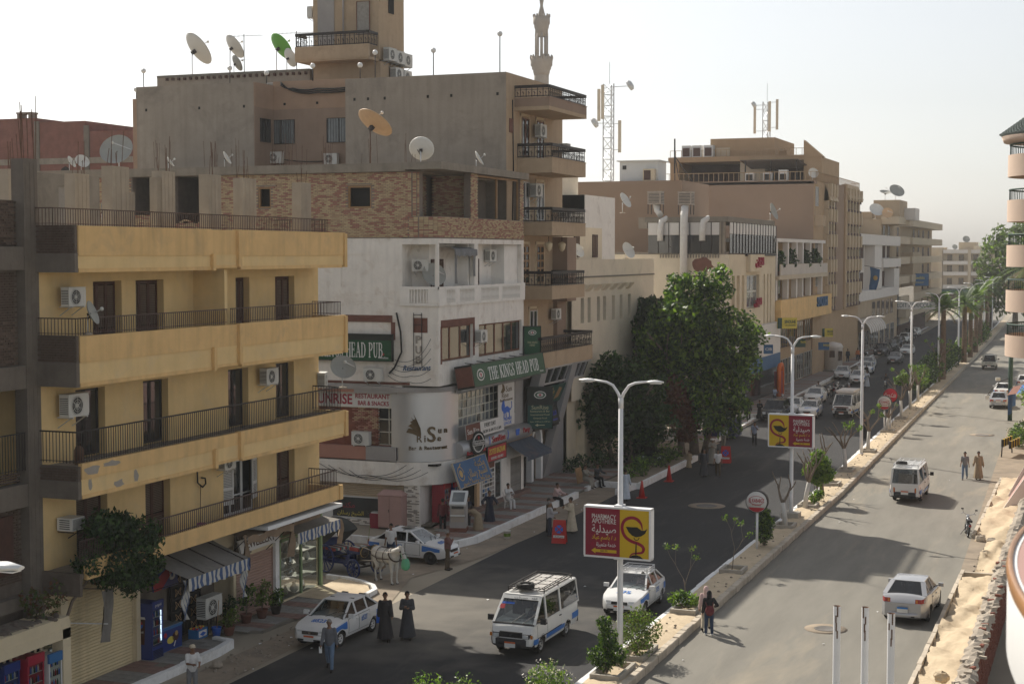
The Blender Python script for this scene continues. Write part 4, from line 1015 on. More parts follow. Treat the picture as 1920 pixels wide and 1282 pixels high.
for k,(a,c)in enumerate(((.62,.0),(.5,.22),(.4,.42))):
 t=.40;M=face_M((cx+(rr+.02)*math.sin(t)-PX,cy-(rr+.02)*math.cos(t)-PY,5.0),(math.cos(t),math.sin(t),0))
 shape2d([[(-.42+.1*k,.05+c),(.1+.05*k,-.18+c*.8),(.34,-.3+c*.35),(.3,-.05+c*.5),(.1,.32+c*.62),(-.3+.12*k,.5+c*.95),(-.12+.1*k,.3+c*.85)]]if k else[[(-.42,-.05),(-.1,-.12),(.34,-.32),(.3,-.1),(.0,.1),(-.3,.16)]],M,'bronze',pub,'panel_emblem',.03)
mb=MB();mb.prism([(-40,PY-.42),(-33.58,PY-.42)]+[(cx+(rr+.05)*math.sin(t),cy-(rr+.05)*math.cos(t))for t in np.linspace(.05,math.pi/2,10)]+[(PX+.1,74.5),(-33,74.5),(-40,PY+.1)],2.24,3.4,'white_wall');pp(mb,'lower_band')
mb=MB();mb.box(XL,-38.5,PY,PY+.14,0,2.3,'white_wall');mb.box(-38.5,-33.3,PY+.005,PY+.14,-.02,.35,'peel');mb.box(-33.3,-32.46,PY-.05,PY+.6,0,2.24,'white_wall2');mb.box(-38.6,-38.4,PY-.05,PY+.1,0,2.24,'cream_wall');mb.box(-38.4,-37.5,PY-.01,PY+.12,.3,1.6,'louvre_white');mb.box(-34.5,-33.3,PY,PY+.13,.3,1.6,'peel')
pp(mb,'ground_wall')
q=random.Random(13);b=MB();z=.03;r=0
while z<2.2:
 x0_,x1_=(-38.4,-33.3)if z<.3 else(-33.3,-32.5)
 x=x0_+(r%2)*.1
 while x<x1_-.1:b.box(x,x+.2,PY-.075 if z>=.3 else PY-.02,PY-.05 if z>=.3 else PY+.005,z,z+.055,q.choice(('white_wall2','white_wall','peel')));x+=.21
 z+=.068;r+=1
for y in[71.15+.21*i for i in range(3)]:
 for k in range(32):b.box(-32.46,-32.44,y,y+.2,.03+k*.068,.085+k*.068,'white_wall2')
stuff(pp(b,'painted_bricks'))
rollshutter(pub,LM(FS(-35.9,PY-.02,1.5)),5.0,.76,'shutter_beige','roller_shutter',.085)
mb=MB();mb.box(-37.5,-34.5,PY-.02,PY-.0,.3,.4,'louvre_white');mb.box(-37.5,-34.5,PY-.02,PY,1.42,1.5,'louvre_white');mb.box(-37.5,-37.42,PY-.02,PY,.4,1.42,'louvre_white');mb.box(-34.58,-34.5,PY-.02,PY,.4,1.42,'louvre_white');sw=pp(mb,'shop_window')
mb=MB();mb.quad((-37.42,PY-.008,.4),(-34.58,PY-.008,.4),(-34.58,PY-.008,1.42),(-37.42,PY-.008,1.42),'winglass');pp(mb,'pane')
lettering(arabic('مكتبة'),.4,LM(FS(-36.6,PY-.012,1.0)),'letter_red',pub,'window_lettering',.9,.002)
lettering(arabic('الشيخ رسلان'),.3,LM(FS(-36.4,PY-.012,.6)),'letter_yellow',pub,'window_lettering',1.5,.002)
mb=MB();mb.box(-34.6,-34.5,PY+.3,76.4,.16,3.3,'wood_dark');mb.box(-34.5,-32.5,76.35,76.45,.16,3.3,'dish_tan');mb.box(-34.5,PX-.2,PY+.2,76.4,3.2,3.3,'shade_fill');mb.box(-34.5,-32.0,PY+.1,76.4,.14,.2,'joint')
mb.box(-31.55,-31.4,76.2,76.6,.1,3.3,'dish_tan');pp(mb,'shop_interior')
mb=MB();facade(mb,(PX,76.6,0),(0,1,0),PE-76.6,.1,3.5,[(2.2,3.2,.4,2.55),(4.6,6.3,.4,2.4)],.15,'white_wall2');mb.box(-32.4,PX-.16,76.6,PE,.1,3.3,'shade_fill');pp(mb,'shop_front')
glass_door(pub,LM(FM(PX-.06,79.3,.42)),.96,2.1,1,'louvre_white','winglass','shop_door')
rollshutter(pub,LM(FM(PX-.06,82.05,.42)),1.66,1.96,'tile_grey','roller_shutter',.085)
mb=MB();mb.box(PX+.02,PX+.06,76.75,78.6,.55,2.75,'sign_white');pn=pp(mb,'goods_panel');q=random.Random(4);b=MB()
for i in range(5):
 for j in range(7):b.box(PX+.06,PX+.08,76.85+i*.35,76.85+i*.35+.26,.62+j*.24,.62+j*.24+.17,q.choice(('sign_blue','grey_band','sign_dark','silver')))
stuff(pp(b,'goods'))
for i,ch in enumerate('PUB'):lettering(ch,.55,LM(FS(-32.5,PY-.005,10.25-.62*(1+i)+.1*i)),'peel',pub,'faded_letter',.3,.04,.02)
lettering('Restaurant',.4,LM(face_M((-32.6,PY-.005,8.2),(1,0,.04))),'sign_blue',pub,'script_letters',1.55,.03,0,.35)
mb=MB();
for x in(-32.75,-32.3):mb.bar((x,PY-.05,8.3),(x,PY-.05,11.0),.03,.03,'iron')
for z in(8.5,10.4,10.9):mb.bar((-32.75,PY-.05,z),(-32.3,PY-.05,z),.03,.03,'iron')
pp(mb,'letter_bracket')
mb=MB();mb.box(-32.8,-32.0,PY-.015,PY-.003,10.0,10.75,'trim_red');pp(mb,'exposed_patch')
cable([(-33.7-PX,-.06,11.0),(-33.45-PX,-.1,10.0),(-33.4-PX,-.1,9.0),(-33.8-PX,-.1,8.2),(-34.1-PX,-.1,7.9)],.05,None,pub,'cable',0)
for k in range(5):cable([(-34.2+.1*k-PX,-.06,7.8+.2*k),(-33+.1*k-PX,-.1,7.5+.3*k),(-31.8-PX,-.06,7.7+.5*k)],.012,None,pub,'cable',.15)
for k in range(4):cable([(-38+k*.6-PX,-.5,3.2-.1*k),(-35.2+k*.3-PX,-.52,2.7-.05*k),(-33+.4*k-PX,-.45,3.3-.1*k)],.014,None,pub,'cable',.25)
mb=MB();P=[]
for i in range(13):
 y=73.2+3.0*i/12;P.append([(PX-.9,y,14.35),(PX-.2,y,14.3),(PX+.05,y,14.2),(PX+.08+.03*math.sin(i*2),y,13.85+.06*math.sin(i*2.3))])
mb.grid(P,'awning_grey');
P=[[(PX+.02,73.2+.0*i,14.2-i*.22),(PX+.05,73.45+.05*math.sin(i),14.2-i*.22),(PX-.02,73.6,14.2-i*.22)]for i in range(9)];mb.grid(P,'awning_grey')
P=[[(PX+.02,75.7,14.2-i*.2),(PX+.05,75.9+.05*math.sin(i),14.2-i*.2),(PX-.02,76.1,14.2-i*.2)]for i in range(8)];mb.grid(P,'awning_grey')
o=pp(mb,'cloth_awning');o.parent=None;o.location=(PX,PY,0);tag(o,'torn grey cloth hung over the white balcony opening','awning')
ac((-34.9,PY-.3,7.5),R(-90),'air conditioner under the green sign on the side wall of the pub',1.15)
ac((-35.6,PY-.3,4.2),R(-90),'air conditioner beside the lattice window under the restaurant name sign',1.15)
ac((-32.75,71.95,13.1),R(-85),'bluish air conditioner with loose cables in the corner of the white balcony',1.0)
ac((-32.2,80.2,13.55),0,'air conditioner under the ceiling of the white balcony, right end',1.1)
ac((PX+.3,76.15,9.3),0,'air conditioner fixed between the two brown pub windows',1.05)
dish((-32.2,72.2,12.2),1.25,135,25,'grey dish standing on the white balcony rail','dish_grey',.6)
dish((B+.05,56.2,8.5),1.05,140,35,'grey dish at the right end of the middle railing, before the pub','dish_grey',.75)
dish((-37.3,75.5,18.55),2.1,28,50,'large rusty orange dish on a tall mast on the brick storey','dish_tan',2.1)
dish((-35.0,77.0,18.55),1.35,-15,25,'large white dish on the brick storey beside the orange one','dish_white',1.0)
dish((-32.4,78.6,18.55),.85,75,30,'small white dish at the roof edge near the balconies tower','dish_white',.55)
dish((-44.6,72.6,18.55),.75,70,30,'small white dish with cables on the roof edge below the gratings','dish_white',.5)
dish((-48.4,73.0,18.55),.6,65,35,'tiny white dish behind the rods, left half of the brick roof','dish_white',.4)
dish((-52.7,74.5,18.55),1.9,165,30,'big pale dish before the red brick building','dish_grey',1.1)
dish((-53.8,72.5,18.55),.8,120,30,'white tilted dish left of the big pale dish, outer of a pair','dish_white',.5);dish((-54.6,72.5,18.55),.7,75,30,'white edge-on dish left of the big pale dish, inner of a pair','dish_white',.5)
dish((-51.2,PY-.4,15.6),1.2,80,15,'grey dish sideways before the round hole in the brick wall','dish_grey',.6)
rb=MB();q=random.Random(15)
for cx_ in(-48.2,-45.0,-41.0,-38.0,-44,-40,-35.5,-33.6):
 for k in range(q.randint(4,9)):
  x=cx_+q.uniform(-.5,.5);y=PY+q.uniform(.2,1.5);rb.bar((x,y,18.5),(x+q.uniform(-.1,.1),y,18.5+q.uniform(.5,1.7)),.016,.016,'rust')
stuff(pp(rb,'rebar'))
# == balconied concrete tower behind the pub
mat('tower_grey',(.32,.275,.225),.93,.16,.35,.35,8,stain=(.16,.14,.12),st_amt=.45,st_scale=.35,streak=.3)
mat('tower_orange',(.36,.245,.17),.92,.15,.6,.3,10,stain=(.36,.25,.18),st_amt=.35,st_scale=.5)
mat('tower_tan',(.44,.33,.22),.9,.1,.8,.25,10,stain=(.27,.2,.14),st_amt=.3,streak=.12)
mat('tower_brown',(.30,.215,.16),.9,.1,.8,.25,10,streak=.12)
mat('beige_wall',(.62,.53,.39),.9,.08,.7,.25,9,stain=(.42,.36,.26),st_amt=.3,st_scale=.6,streak=.12)
mat('cream_pale',(.66,.58,.45),.9,.07,.7,.2,9,stain=(.46,.4,.31),st_amt=.25)
mat('hotel_brown',(.29,.205,.145),.92,.08,.25,.3,8,stain=(.25,.175,.125),st_amt=.3,st_scale=.2)
mat('hotel_tan',(.40,.28,.17),.9,.1,.5,.2,9)
mat('hotel_light',(.50,.40,.28),.9,.08,.6)
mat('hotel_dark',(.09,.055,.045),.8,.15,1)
mat('far_white',(.66,.62,.58),.9,.06,.5)
mat('far_beige',(.40,.31,.21),.9,.1,.5)
mat('far_pale',(.50,.42,.31),.9,.08,.5)
mat('red_brick_far',(.20,.085,.065),.92,.2,1.5,.4,14)
mat('metal_white',(.62,.63,.62),.5,.05,1,stain=(.45,.42,.38),st_amt=.2)
mat('duct_white',(.62,.61,.58),.6,.1,3,.4,9,stain=(.45,.41,.36),st_amt=.25)
mat('cooler',(.36,.31,.26),.7,.12,4)
mat('black_marble',(.015,.015,.017),.15,.3,2,spec=.6)
TX,TY=-32.6,83.6
tw=thing('apartment_tower','bare grey concrete tower with black railed balconies rising behind the pub','building',(TX,TY,0))
class Pl:
 """local builder for one building: world coordinates in, parts out"""
 def __init__(s,root):s.r=root;s.o=root.location.copy()
 def p(s,mb,name,par=None):mb.v=[(a-s.o.x,b-s.o.y,c-s.o.z)for a,b,c in mb.v];return mb.obj(name,par or s.r)
 def M(s,M):return Matrix.Translation(-s.o)@M
 def win(s,M,w_,h,nx=2,mt='iron',mg='winglass',name='window',t=.06,ny=1,bars=0,dep=.06):
  b=MB();g=MB()
  for i in range(nx+1):x=-w_/2+w_*i/nx;b.box(max(-w_/2,x-t/2),min(w_/2,x+t/2),0,h,-.02,dep,mt)
  for j in range(ny+1):y=h*j/ny;b.box(-w_/2,w_/2,max(0,y-t/2),min(h,y+t/2),-.018,dep-.003,mt)
  for i in range(bars):x=-w_/2+w_*(i+.5)/bars;b.box(x-.012,x+.012,0,h,dep,dep+.02,mt)
  g.quad((-w_/2,0,.012),(w_/2,0,.012),(w_/2,h,.012),(-w_/2,h,.012),mg)
  o=b.obj(name,s.r);o.matrix_local=s.M(M);g.obj('pane',o);return o
T=Pl(tw)
XLt=-57.75
mb=MB()
mb.box(XLt,-49.25,TY,TY+14,17,24.5,'tower_grey');mb.box(-42.95,TX,TY,TY+9.8,0,24.42,'tower_grey');mb.box(-49.25,-42.95,TY+2.4,TY+14,17,23.0,'tower_brown');mb.box(-49.25,-42.95,TY+2.38,TY+14,23.0,24.75,'tower_orange')
mb.box(-49.25,-49.2,TY+.02,TY+2.4,17,23.0,'tower_brown');mb.box(-49.25,-49.2,TY+.02,TY+2.4,23.0,24.5,'tower_orange');mb.box(XLt-.5,XLt,TY+.3,TY+14,17,23.8,'tower_orange')
mb.box(TX,TX+.03,TY+.004,TY+9.78,7.0,24.4,'tower_tan');T.p(mb,'wall')
mb=MB()
for x in(-57.1,-53.2,-50.0):mb.box(x,x+.14,TY-.012,TY+.05,22.95,23.12,'shade_fill')
for x in(-42.4,-41.5,-40.4,-37.6,-36.1,-33.2):mb.box(x,x+.14,TY-.012,TY+.05,23.1,23.27,'shade_fill')
for x in(-48.5,-46.2):mb.box(x,x+.15,TY+2.36,TY+2.42,23.25,23.4,'shade_fill')
stuff(T.p(mb,'beam_holes'))  # dark boxes on the wall, painted in for the shade of small holes
T.win(FS(-48.7,TY+2.36,20.85),1.95,1.5,2,'iron','winglass_light',bars=12);T.win(FS(-44.6,TY+2.36,20.85),1.7,1.5,2,'iron','winglass_light',bars=9);T.win(FM(-49.18,TY+1.25,20.9),1.2,1.45,2,'iron','winglass',bars=5)
ac((-48.9,TY+2.05,19.65),R(-90),'air conditioner under the left barred window of the concrete tower',1.15);ac((-45.0,TY+2.05,19.5),R(-90),'air conditioner half hidden beside the concrete block, right barred window',1.1)
for k in range(3):cable([(-48.6-TX,2.2,24.7-.1*k),(-47.7-TX,2.15,24.1+.08*k),(-46-TX,2.2,23.95+.12*k),(-43-TX,2.2,24.1+.1*k)],.045,None,tw,'cable',.1)
cable([(-48.7-TX,2.3,19.9),(-45-TX,2.3,19.75)],.03,None,tw,'cable',.12)
def ornate(pl,pts,z0,z1,mt='iron',step=.32):
 """flat-topped railing with panels of bars and curls"""
 b=MB();g=MB()
 for a,c in zip(pts,pts[1:]):
  a=Vector(a);c=Vector(c);L=(c-a).length;d=(c-a)/L
  b.bar((*a,z1-.08),(*c,z1-.08),.14,.17,mt);b.bar((*a,z0+.05),(*c,z0+.05),.05,.05,mt);b.bar((*a,z1-.26),(*c,z1-.26),.03,.03,mt)
  n=int(L/step)
  for i in range(n+1):
   p=a+d*L*i/n;b.bar((*p,z0),(*p,z1-.15),.035,.035,mt)
   if i<n:
    m_=p+d*step*.5;h=(z1-z0);b.bar((*m_,z0+.05),(*m_,z0+h*.5),.02,.02,mt)
    g.tube([(m_.x+d.x*.1*math.cos(t)*k_,m_.y+d.y*.1*math.cos(t)*k_,z0+h*.38+.17*h*t/3)for t,k_ in zip(np.linspace(-1.5,1.5,7),(.2,1,.6,0,-.6,-1,-.2))],.014,mt,4)
 o=pl.p(b,'balcony_railing');g.v=[(x-pl.o.x,y-pl.o.y,z-pl.o.z)for x,y,z in g.v];stuff(g.obj('scrollwork',o));return o
BX=-30.4
for i,(zb,zt,zr,ya,yb_,mt)in enumerate(((22.3,23.02,23.75,84.85,91.7,'tower_brown'),(18.7,19.55,20.42,85.3,91.55,'tower_tan'),(15.05,15.8,16.7,85.3,91.55,'tower_tan'),(11.3,12.05,12.95,85.35,91.4,'tower_tan'),(7.35,8.2,9.15,83.6,93.0,'tower_tan'))):
 mb=MB();mb.box(TX+.03,BX,ya,yb_,zb,zb+.22,'tower_tan');mb.box(BX-.16,BX,ya,yb_,zb+.22,zt,mt);mb.box(TX+.03,BX-.16,ya,ya+.15,zb+.22,zt,mt);mb.box(TX+.03,BX-.16,yb_-.15,yb_,zb+.22,zt,mt);mb.box(BX-.19,BX+.03,ya-.03,yb_+.03,zt,zt+.05,mt);T.p(mb,'balcony')
 ornate(T,[(TX+.05,ya+.06),(BX-.06,ya+.06),(BX-.06,yb_-.06),(TX+.05,yb_-.06)],zt+.05,zr)
 if i:
  pass
for z,kinds in((19.75,'dd'),(16.0,'ww'),(12.2,'rr'),(8.3,'w')):
 for j,k in enumerate(kinds):
  y=86.6+j*2.6 if len(kinds)>1 else 88.0
  T.win(FM(TX+.04,y,z),1.25,2.25,2,{'d':'wood_red','w':'louvre_white','r':'wood_tan'}[k],'winglass','balcony_door',.12,1 if k!='r' else 5)
  mb=MB();mb.box(TX+.03,TX+.07,y-.8,y-.66,z,z+2.5,'cream_wall');mb.box(TX+.03,TX+.07,y+.66,y+.8,z,z+2.5,'cream_wall');mb.box(TX+.03,TX+.07,y-.8,y+.8,z+2.36,z+2.5,'cream_wall');T.p(mb,'door_surround')
ac((TX+.42,88.3,21.0),0,'air conditioner above the second tower balcony from the top',1.25);ac((TX+.4,87.6,17.4),0,'air conditioner on the tower just under the second balcony',1.3);ac((TX+.4,91.2,9.9),0,'air conditioner high above the lowest tower balcony',1.1)
wac((TX+.3,93.0,20.5),0,'boxy air conditioner at the far edge of the tower, upper one',1.0);wac((TX+.3,93.0,16.3),0,'boxy air conditioner at the far edge of the tower, lower one',1.0)
for z in(13.9,):
 for y in(87.0,89.4):
  t=thing('hanging_lantern','pale hanging lantern under the tower balcony, %s one'%('near' if y<88 else 'far'),'lamp',(BX-.8,y,z+1.1));mb=MB();mb.tube([(0,0,0),(0,0,-.3)],.02,'iron',5);mb.obj('chain',t);mb=MB();mb.lathe([(.05,-.3),(.22,-.4),(.25,-.45),(.18,-.75),(.05,-.9)],'cream_wall',8);mb.obj('shade',t)
mb=MB();mb.box(TX+.03,TX+1.0,91.55,93.3,11.0,15.0,'tower_brown');mb.box(TX+.03,TX+.3,91.7,93.35,4.5,11,'tower_brown');T.p(mb,'side_pier')
cable([(TX+.06-TX,.9,22.9),(TX+.08-TX,1.0,19),(TX+.08-TX,.6,12),(.1,.5,8)],.035,None,tw,'cable')
mb=MB();mb.box(TX+.03,TX+.08,84.0,84.6,21.0,21.8,'trim_red');T.p(mb,'patch')
for y0,y1 in((83.9,84.9),(89.3,90.3)):mb=MB();mb.add([(BX-.05,y0,7.3),(BX-.05,y1,7.3),(TX+.25,y1,.2),(TX+.25,y0,.2),(BX-.6,y0,7.3),(BX-.6,y1,7.3),(TX-.2,y1,.2),(TX-.2,y0,.2)],[(0,1,2,3),(4,7,6,5),(0,3,7,4),(1,5,6,2)],'silver_tube');T.p(mb,'leaning_pilaster')
mb=MB();mb.add([(BX-.2,84.9,7.3),(BX-.2,89.3,7.3),(TX+.7,89.3,3.6),(TX+.7,84.9,3.6)],[(0,1,2,3)],'winglass');T.p(mb,'leaning_window')
mb=MB()
for y in(84.95,86.3,87.6,88.9):mb.bar((BX-.17,y,7.3),(BX-.55,y,6.3),.1,.1,'silver_tube')
mb.bar((BX-.55,84.9,6.3),(BX-.55,92.8,6.3),.1,.1,'silver_tube');mb.bar((BX-.12,84.9,7.28),(BX-.12,93,7.28),.08,.1,'silver_tube')
for y in(90.4,91.4,92.4):mb.bar((BX-.17,y,7.3),(BX-.55,y,6.3),.1,.1,'silver_tube')
mb.add([(BX-.22,90.3,7.3),(BX-.22,93,7.3),(BX-.6,93,6.3),(BX-.6,90.3,6.3)],[(0,1,2,3)],'winglass');T.p(mb,'window_band')
mb=MB();mb.box(TX+.05,BX-.9,84.9,89.2,3.55,3.75,'black');mb.box(TX+.1,TX+.75,83.5,84.9,.3,3.6,'black_marble');mb.box(TX+.02,TX+.1,84.9,86.4,.3,3.2,'shade_fill');mb.box(TX+.02,TX+.16,90.3,93.3,.2,6.3,'silver_tube');mb.box(TX-.5,TX+.05,83.6,93.4,0,.3,'joint');T.p(mb,'entrance')
ar=MB();P=[[(TX+.55,87.4+.9*math.cos(t)*k,2.75+.9*math.sin(t)*k)for t in np.linspace(0,math.pi,13)]for k in(.72,1.0)];ar.grid(P,'white_paint');P2=[[(TX+.2,y,z)for x,y,z in P[0]],P[0]];ar.grid(P2,'white_paint');ar.box(TX+.2,TX+.55,86.4,86.75,.3,2.75,'white_paint');ar.box(TX+.2,TX+.55,88.05,88.35,.3,2.75,'white_paint');T.p(ar,'white_arch')
mb=MB();mb.box(TX+.06,TX+.12,86.7,88.1,.3,3.3,'shade_fill');T.p(mb,'doorway')
def board(name,label,M,w_,h,d,mt,edge='sign_dark',cat='sign'):
 t=thing(name,label,cat,M.translation,0);t.matrix_world=M;b=MB();b.box(-w_/2,w_/2,-h/2,h/2,-d,0,mt);b.obj('board',t)
 if edge:
  b=MB();e=.05
  for x0,x1,y0,y1 in((-w_/2-e,w_/2+e,h/2,h/2+e),(-w_/2-e,w_/2+e,-h/2-e,-h/2),(-w_/2-e,-w_/2,-h/2,h/2),(w_/2,w_/2+e,-h/2,h/2)):b.box(x0,x1,y0,y1,-d,.012,edge)
  b.obj('board_frame',t)
 return t
I4=lambda x=0,y=0,z=.004:Matrix.Translation((x,y,z))
def badge(t,x,y,s,ring='sign_white',inner='sign_green'):
 b=MB();b.prism(circ(x,y,s,18,ry=s*.62),.002,.012,ring);b.prism(circ(x,y,s*.82,18,ry=s*.48),.012,.016,inner);b.prism(circ(x,y,s*.55,10,ry=s*.3),.016,.02,ring)
 st_=[(x+(s*.3 if i%2==0 else s*.13)*math.sin(i*math.pi/5),y+(s*.3 if i%2==0 else s*.13)*math.cos(i*math.pi/5))for i in range(10)];b.prism(st_,.02,.026,'sign_red');b.obj('badge',t)
t=board('pub_sign','long dark green box sign over the street front reading THE KINGS HEAD PUB',face_M((PX+1.25,78.0,7.75),(0,1,0),(-.18,0,1)),10.6,1.12,.95,'sign_green','sign_dark')
serif('THE KINGS HEAD PUB',.66,7.6,I4(.55,-.02),'letter_white',t);badge(t,-4.3,0,.5);lettering('Heineken',.15,I4(4.7,-.42),'letter_white',t,'small_lettering')
b=MB();
for y in(-4,-2.4,-.8,.8,2.4,4):b.bar((y,.56,-.3),(y,.72,-.9),.04,.04,'iron')
b.box(-5.45,-5.36,-.5,.5,-.9,.0,'trim_red');b.obj('sign_bracket',t)
t=board('pub_sign','green wall sign on the side street face showing HEAD PUB, partly behind the yellow block',FS(-36.4,PY-.28,9.2),5.0,1.3,.2,'sign_green','sign_dark')
b=MB();b.box(-2.5,2.5,.38,.65,.001,.008,'sign_dark');b.obj('dark_band',t)
serif('THE KINGS HEAD PUB',.74,4.5,I4(-.2,-.12),'letter_white',t);lettering('Heineken',.15,I4(2.05,-.5),'letter_white',t,'small_lettering');shape2d([[(2.05+(.09 if i%2==0 else .04)*math.sin(i*math.pi/5),-.33+(.09 if i%2==0 else .04)*math.cos(i*math.pi/5))for i in range(10)]],I4(),'sign_red',t,'star')
t=board('restaurant_sign','white strip sign with dark red SUNRISE RESTAURANT lettering beside the silver corner',FS(-36.35,PY-.12,6.52),4.7,.72,.1,'sign_white','lattice')
lettering('SUNRISE',.72,I4(-1.0,-.03),'letter_red',t,'lettering',2.3,.01,.022);lettering('RESTAURANT',.34,I4(1.3,.17),'letter_red',t,'lettering',1.95,.01,.012);lettering('BAR & SNACKS',.32,I4(1.35,-.19),'letter_red',t,'lettering',1.75,.01,.012)
t=board('hanging_sign','tall dark green projecting sign with SunRise lettering and a small arrow',face_M((PX+.9,83.6,5.1),(.85,.52,0)),1.42,2.35,.25,'sign_darkgreen','sign_dark')
b=MB();b.box(-.71,.71,.15,1.17,.001,.006,'sign_dark');b.obj('dark_panel',t);badge(t,0,.75,.36)
for s_,y,w_,sz in(('SunRise',.02,1.0,.34),('Restaurant & Bar',-.2,1.15,.17),('International Food',-.4,1.1,.14),('Oriental Food',-.6,.8,.14),('Open 10:00 am to 3:00 am',-.8,1.2,.11)):lettering(s_,sz,I4(0,y),'letter_cream',t,'lettering',w_)
shape2d([[(-.3,-1.0),(-.12,-.92),(-.12,-.98),(.28,-.98),(.28,-1.02),(-.12,-1.02),(-.12,-1.08)]],I4(),'letter_cream',t,'arrow')
t=board('hanging_sign','smaller dark green projecting sign at the pub edge next to the lowest tower balcony',face_M((PX+.5,83.4,8.9),(.8,.6,0)),.95,1.75,.2,'sign_green','sign_dark');badge(t,0,.55,.24);lettering('THE KINGS\nHEAD',.17,I4(0,-.1),'letter_cream',t,'lettering',.6)
t=board('cloth_banner','white cloth banner with bronze emblem and blue lion hanging at the lattice window',face_M((PX+.32,79.75,5.75),(0,1,0)),2.5,2.6,.02,'sign_white',None,'banner')
lettering('Sun',.45,I4(.35,.72),'bronze',t,'lettering',.9);lettering('Rise',.4,I4(-.2,.4),'bronze',t,'lettering',1.0);lettering('Bar&Restaurant',.22,I4(0,.15),'bronze',t,'lettering',1.9)
shape2d([[(-.9,.6),(-.5,.55),(-.2,.7),(-.35,.95),(-.7,1.15),(-.6,.85)]],I4(),'bronze',t)
shape2d([stroke([(-.5,-.45),(.1,-.38),(.5,-.5)],[.3,.34,.26]),circ(-.5,-.22,.26,14),stroke([(-.35,-.55),(-.4,-.85)],.12),stroke([(-.1,-.55),(-.05,-.85)],.12),stroke([(.4,-.55),(.45,-.85)],.12),stroke([(.55,-.45),(.8,-.3),(.75,.0)],.07),[(-.66,0),(-.6,.14),(-.54,.02),(-.48,.15),(-.42,.02),(-.36,.13),(-.33,-.02)]],I4(),'letter_blue',t,'lion_emblem')
lettering('PREMIER\nLEAGUE',.26,I4(.2,-1.05),'letter_blue',t,'lettering',1.2)
t=board('awning_board','cream and brown strip banner reading EVERY DAY below the lattice window',face_M((PX+.62,75.9,4.75),(0,1,0),(-.1,0,1)),5.3,.75,.03,'sign_white',None,'banner')
b=MB();b.box(-2.65,-.7,-.375,.375,.001,.006,'trim_red');b.obj('brown_panel',t);lettering('Sun Rise',.4,I4(-1.7,0,.008),'sign_white',t,'lettering',1.6);lettering('EVERY DAY',.32,I4(.7,.13),'sign_dark',t,'lettering',1.6);lettering('FROM 10 AM TO 2 AM',.24,I4(.9,-.2),'sign_dark',t,'lettering',2.6)
t=thing('round_sign','round dark green beer badge sign with red star on the silver tube','sign',(PX+.75,74.55,4.1));t.rotation_euler=(0,0,R(-12))
b=MB();Mx=Matrix.Rotation(R(90),4,'Y');b.lathe([(.62,-.06),(.62,.04),(.56,.04),(.56,.03),(.001,.03)],'sign_dark',28,Mx);b.obj('disc',t);b=MB();b.lathe([(.5,.03),(.5,.045),(.44,.045),(.44,.03)],'sign_white',28,Mx,cap=False);b.obj('ring',t)
b=MB();b.box(.045,.06,-.56,.56,-.13,.13,'sign_white');b.box(.058,.064,-.53,.53,-.1,.1,'sign_dark');b.obj('band',t);lettering('Heineken',.24,face_M((.066,0,0),(0,1,0)),'sign_white',t,'lettering',.95);shape2d([[(.12*math.sin(i*math.pi/5)*(1 if i%2==0 else .42),.28+.12*math.cos(i*math.pi/5)*(1 if i%2==0 else .42))for i in range(10)]],face_M((.048,0,0),(0,1,0)),'sign_red',t,'star')
lettering('SunRise',.48,LM(face_M((PX+.53,78.1,3.95),(0,1,0))),'sign_red',pub,'tube_lettering',1.9,.015,.01);lettering('Restaurant & Bar',.32,LM(face_M((PX+.5,75.0,3.6),(0,1,0))),'sign_red',pub,'tube_lettering',2.6,.015);lettering('Party',.4,LM(face_M((PX+.53,82.4,3.95),(0,1,0))),'sign_red',pub,'tube_lettering',1.0,.015)
shape2d([stroke([(-1.45,.25),(-1.3,0),(-1.35,-.2)],.1),stroke([(1.3,.3),(1.45,.05),(1.3,-.2)],.1),[(2.6,-.15),(3.1,-.15),(3.15,.2),(2.55,.2)],stroke([(2.55,.1),(3.2,.12)],.05)],LM(face_M((PX+.53,78.1,3.95),(0,1,0))),'letter_blue',pub,'tube_emblem')
t=board('shop_sign','blue painted bookshop board with golden Arabic lettering over the corner shop',face_M((PX+.75,73.85,2.72),(0,1,0),(-.35,0,1)),4.3,1.3,.08,'sign_blue','kerb_stone')
lettering(arabic('مكتبة'),.55,I4(1.1,.32),'letter_gold',t,'lettering',1.3);lettering(arabic('الشيخ رسلان'),.6,I4(.5,-.1),'letter_gold',t,'lettering',2.6);lettering(arabic('هدايا ولعب وخدمات تصوير'),.3,I4(.1,-.5),'letter_gold',t,'lettering',3.6)
shape2d([stroke(circ(-1.55,.05,.36,20),.05),circ(-1.55,.05,.2,12),stroke([(-1.55,.4),(-1.3,.55)],.06)],I4(),'letter_gold',t)
t=board('shop_sign','small red shop board with yellow green BAZAAR lettering beside the blue board',face_M((PX+.5,77.9,3.2),(0,1,0)),2.7,.8,.1,'sign_red','sign_dark');lettering('ZOTES BAZAAR',.42,I4(0,.1),'letter_yellow',t,'lettering',2.4,.008,.015);lettering('SOUVENIRS - FIXED PRICE',.2,I4(0,-.26),'sign_white',t,'lettering',1.8)
t=board('menu_sign','little dark red menu board reading SunRise above the goods panel',FM(PX+.12,77.7,2.62),1.5,.6,.05,'trim_red',None);lettering('SunRise',.3,I4(0,.1),'sign_white',t,'lettering',1.1)
t=board('neon_sign','dark board with blue neon lettering beneath the leaning glass front',face_M((BX-1.0,87.0,4.3),(0,1,0),(-.2,0,1)),4.6,1.1,.2,'sign_dark','sign_dark');mat('neon_blue',(.02,.04,.3),.4,.1);lettering(arabic('مطعم وكافيه'),.8,I4(0,.1),'neon_blue',t,'lettering',3.9,.02,.01);shape2d([stroke([(-2,-.4),(2,-.4)],.1)],I4(),'neon_blue',t)
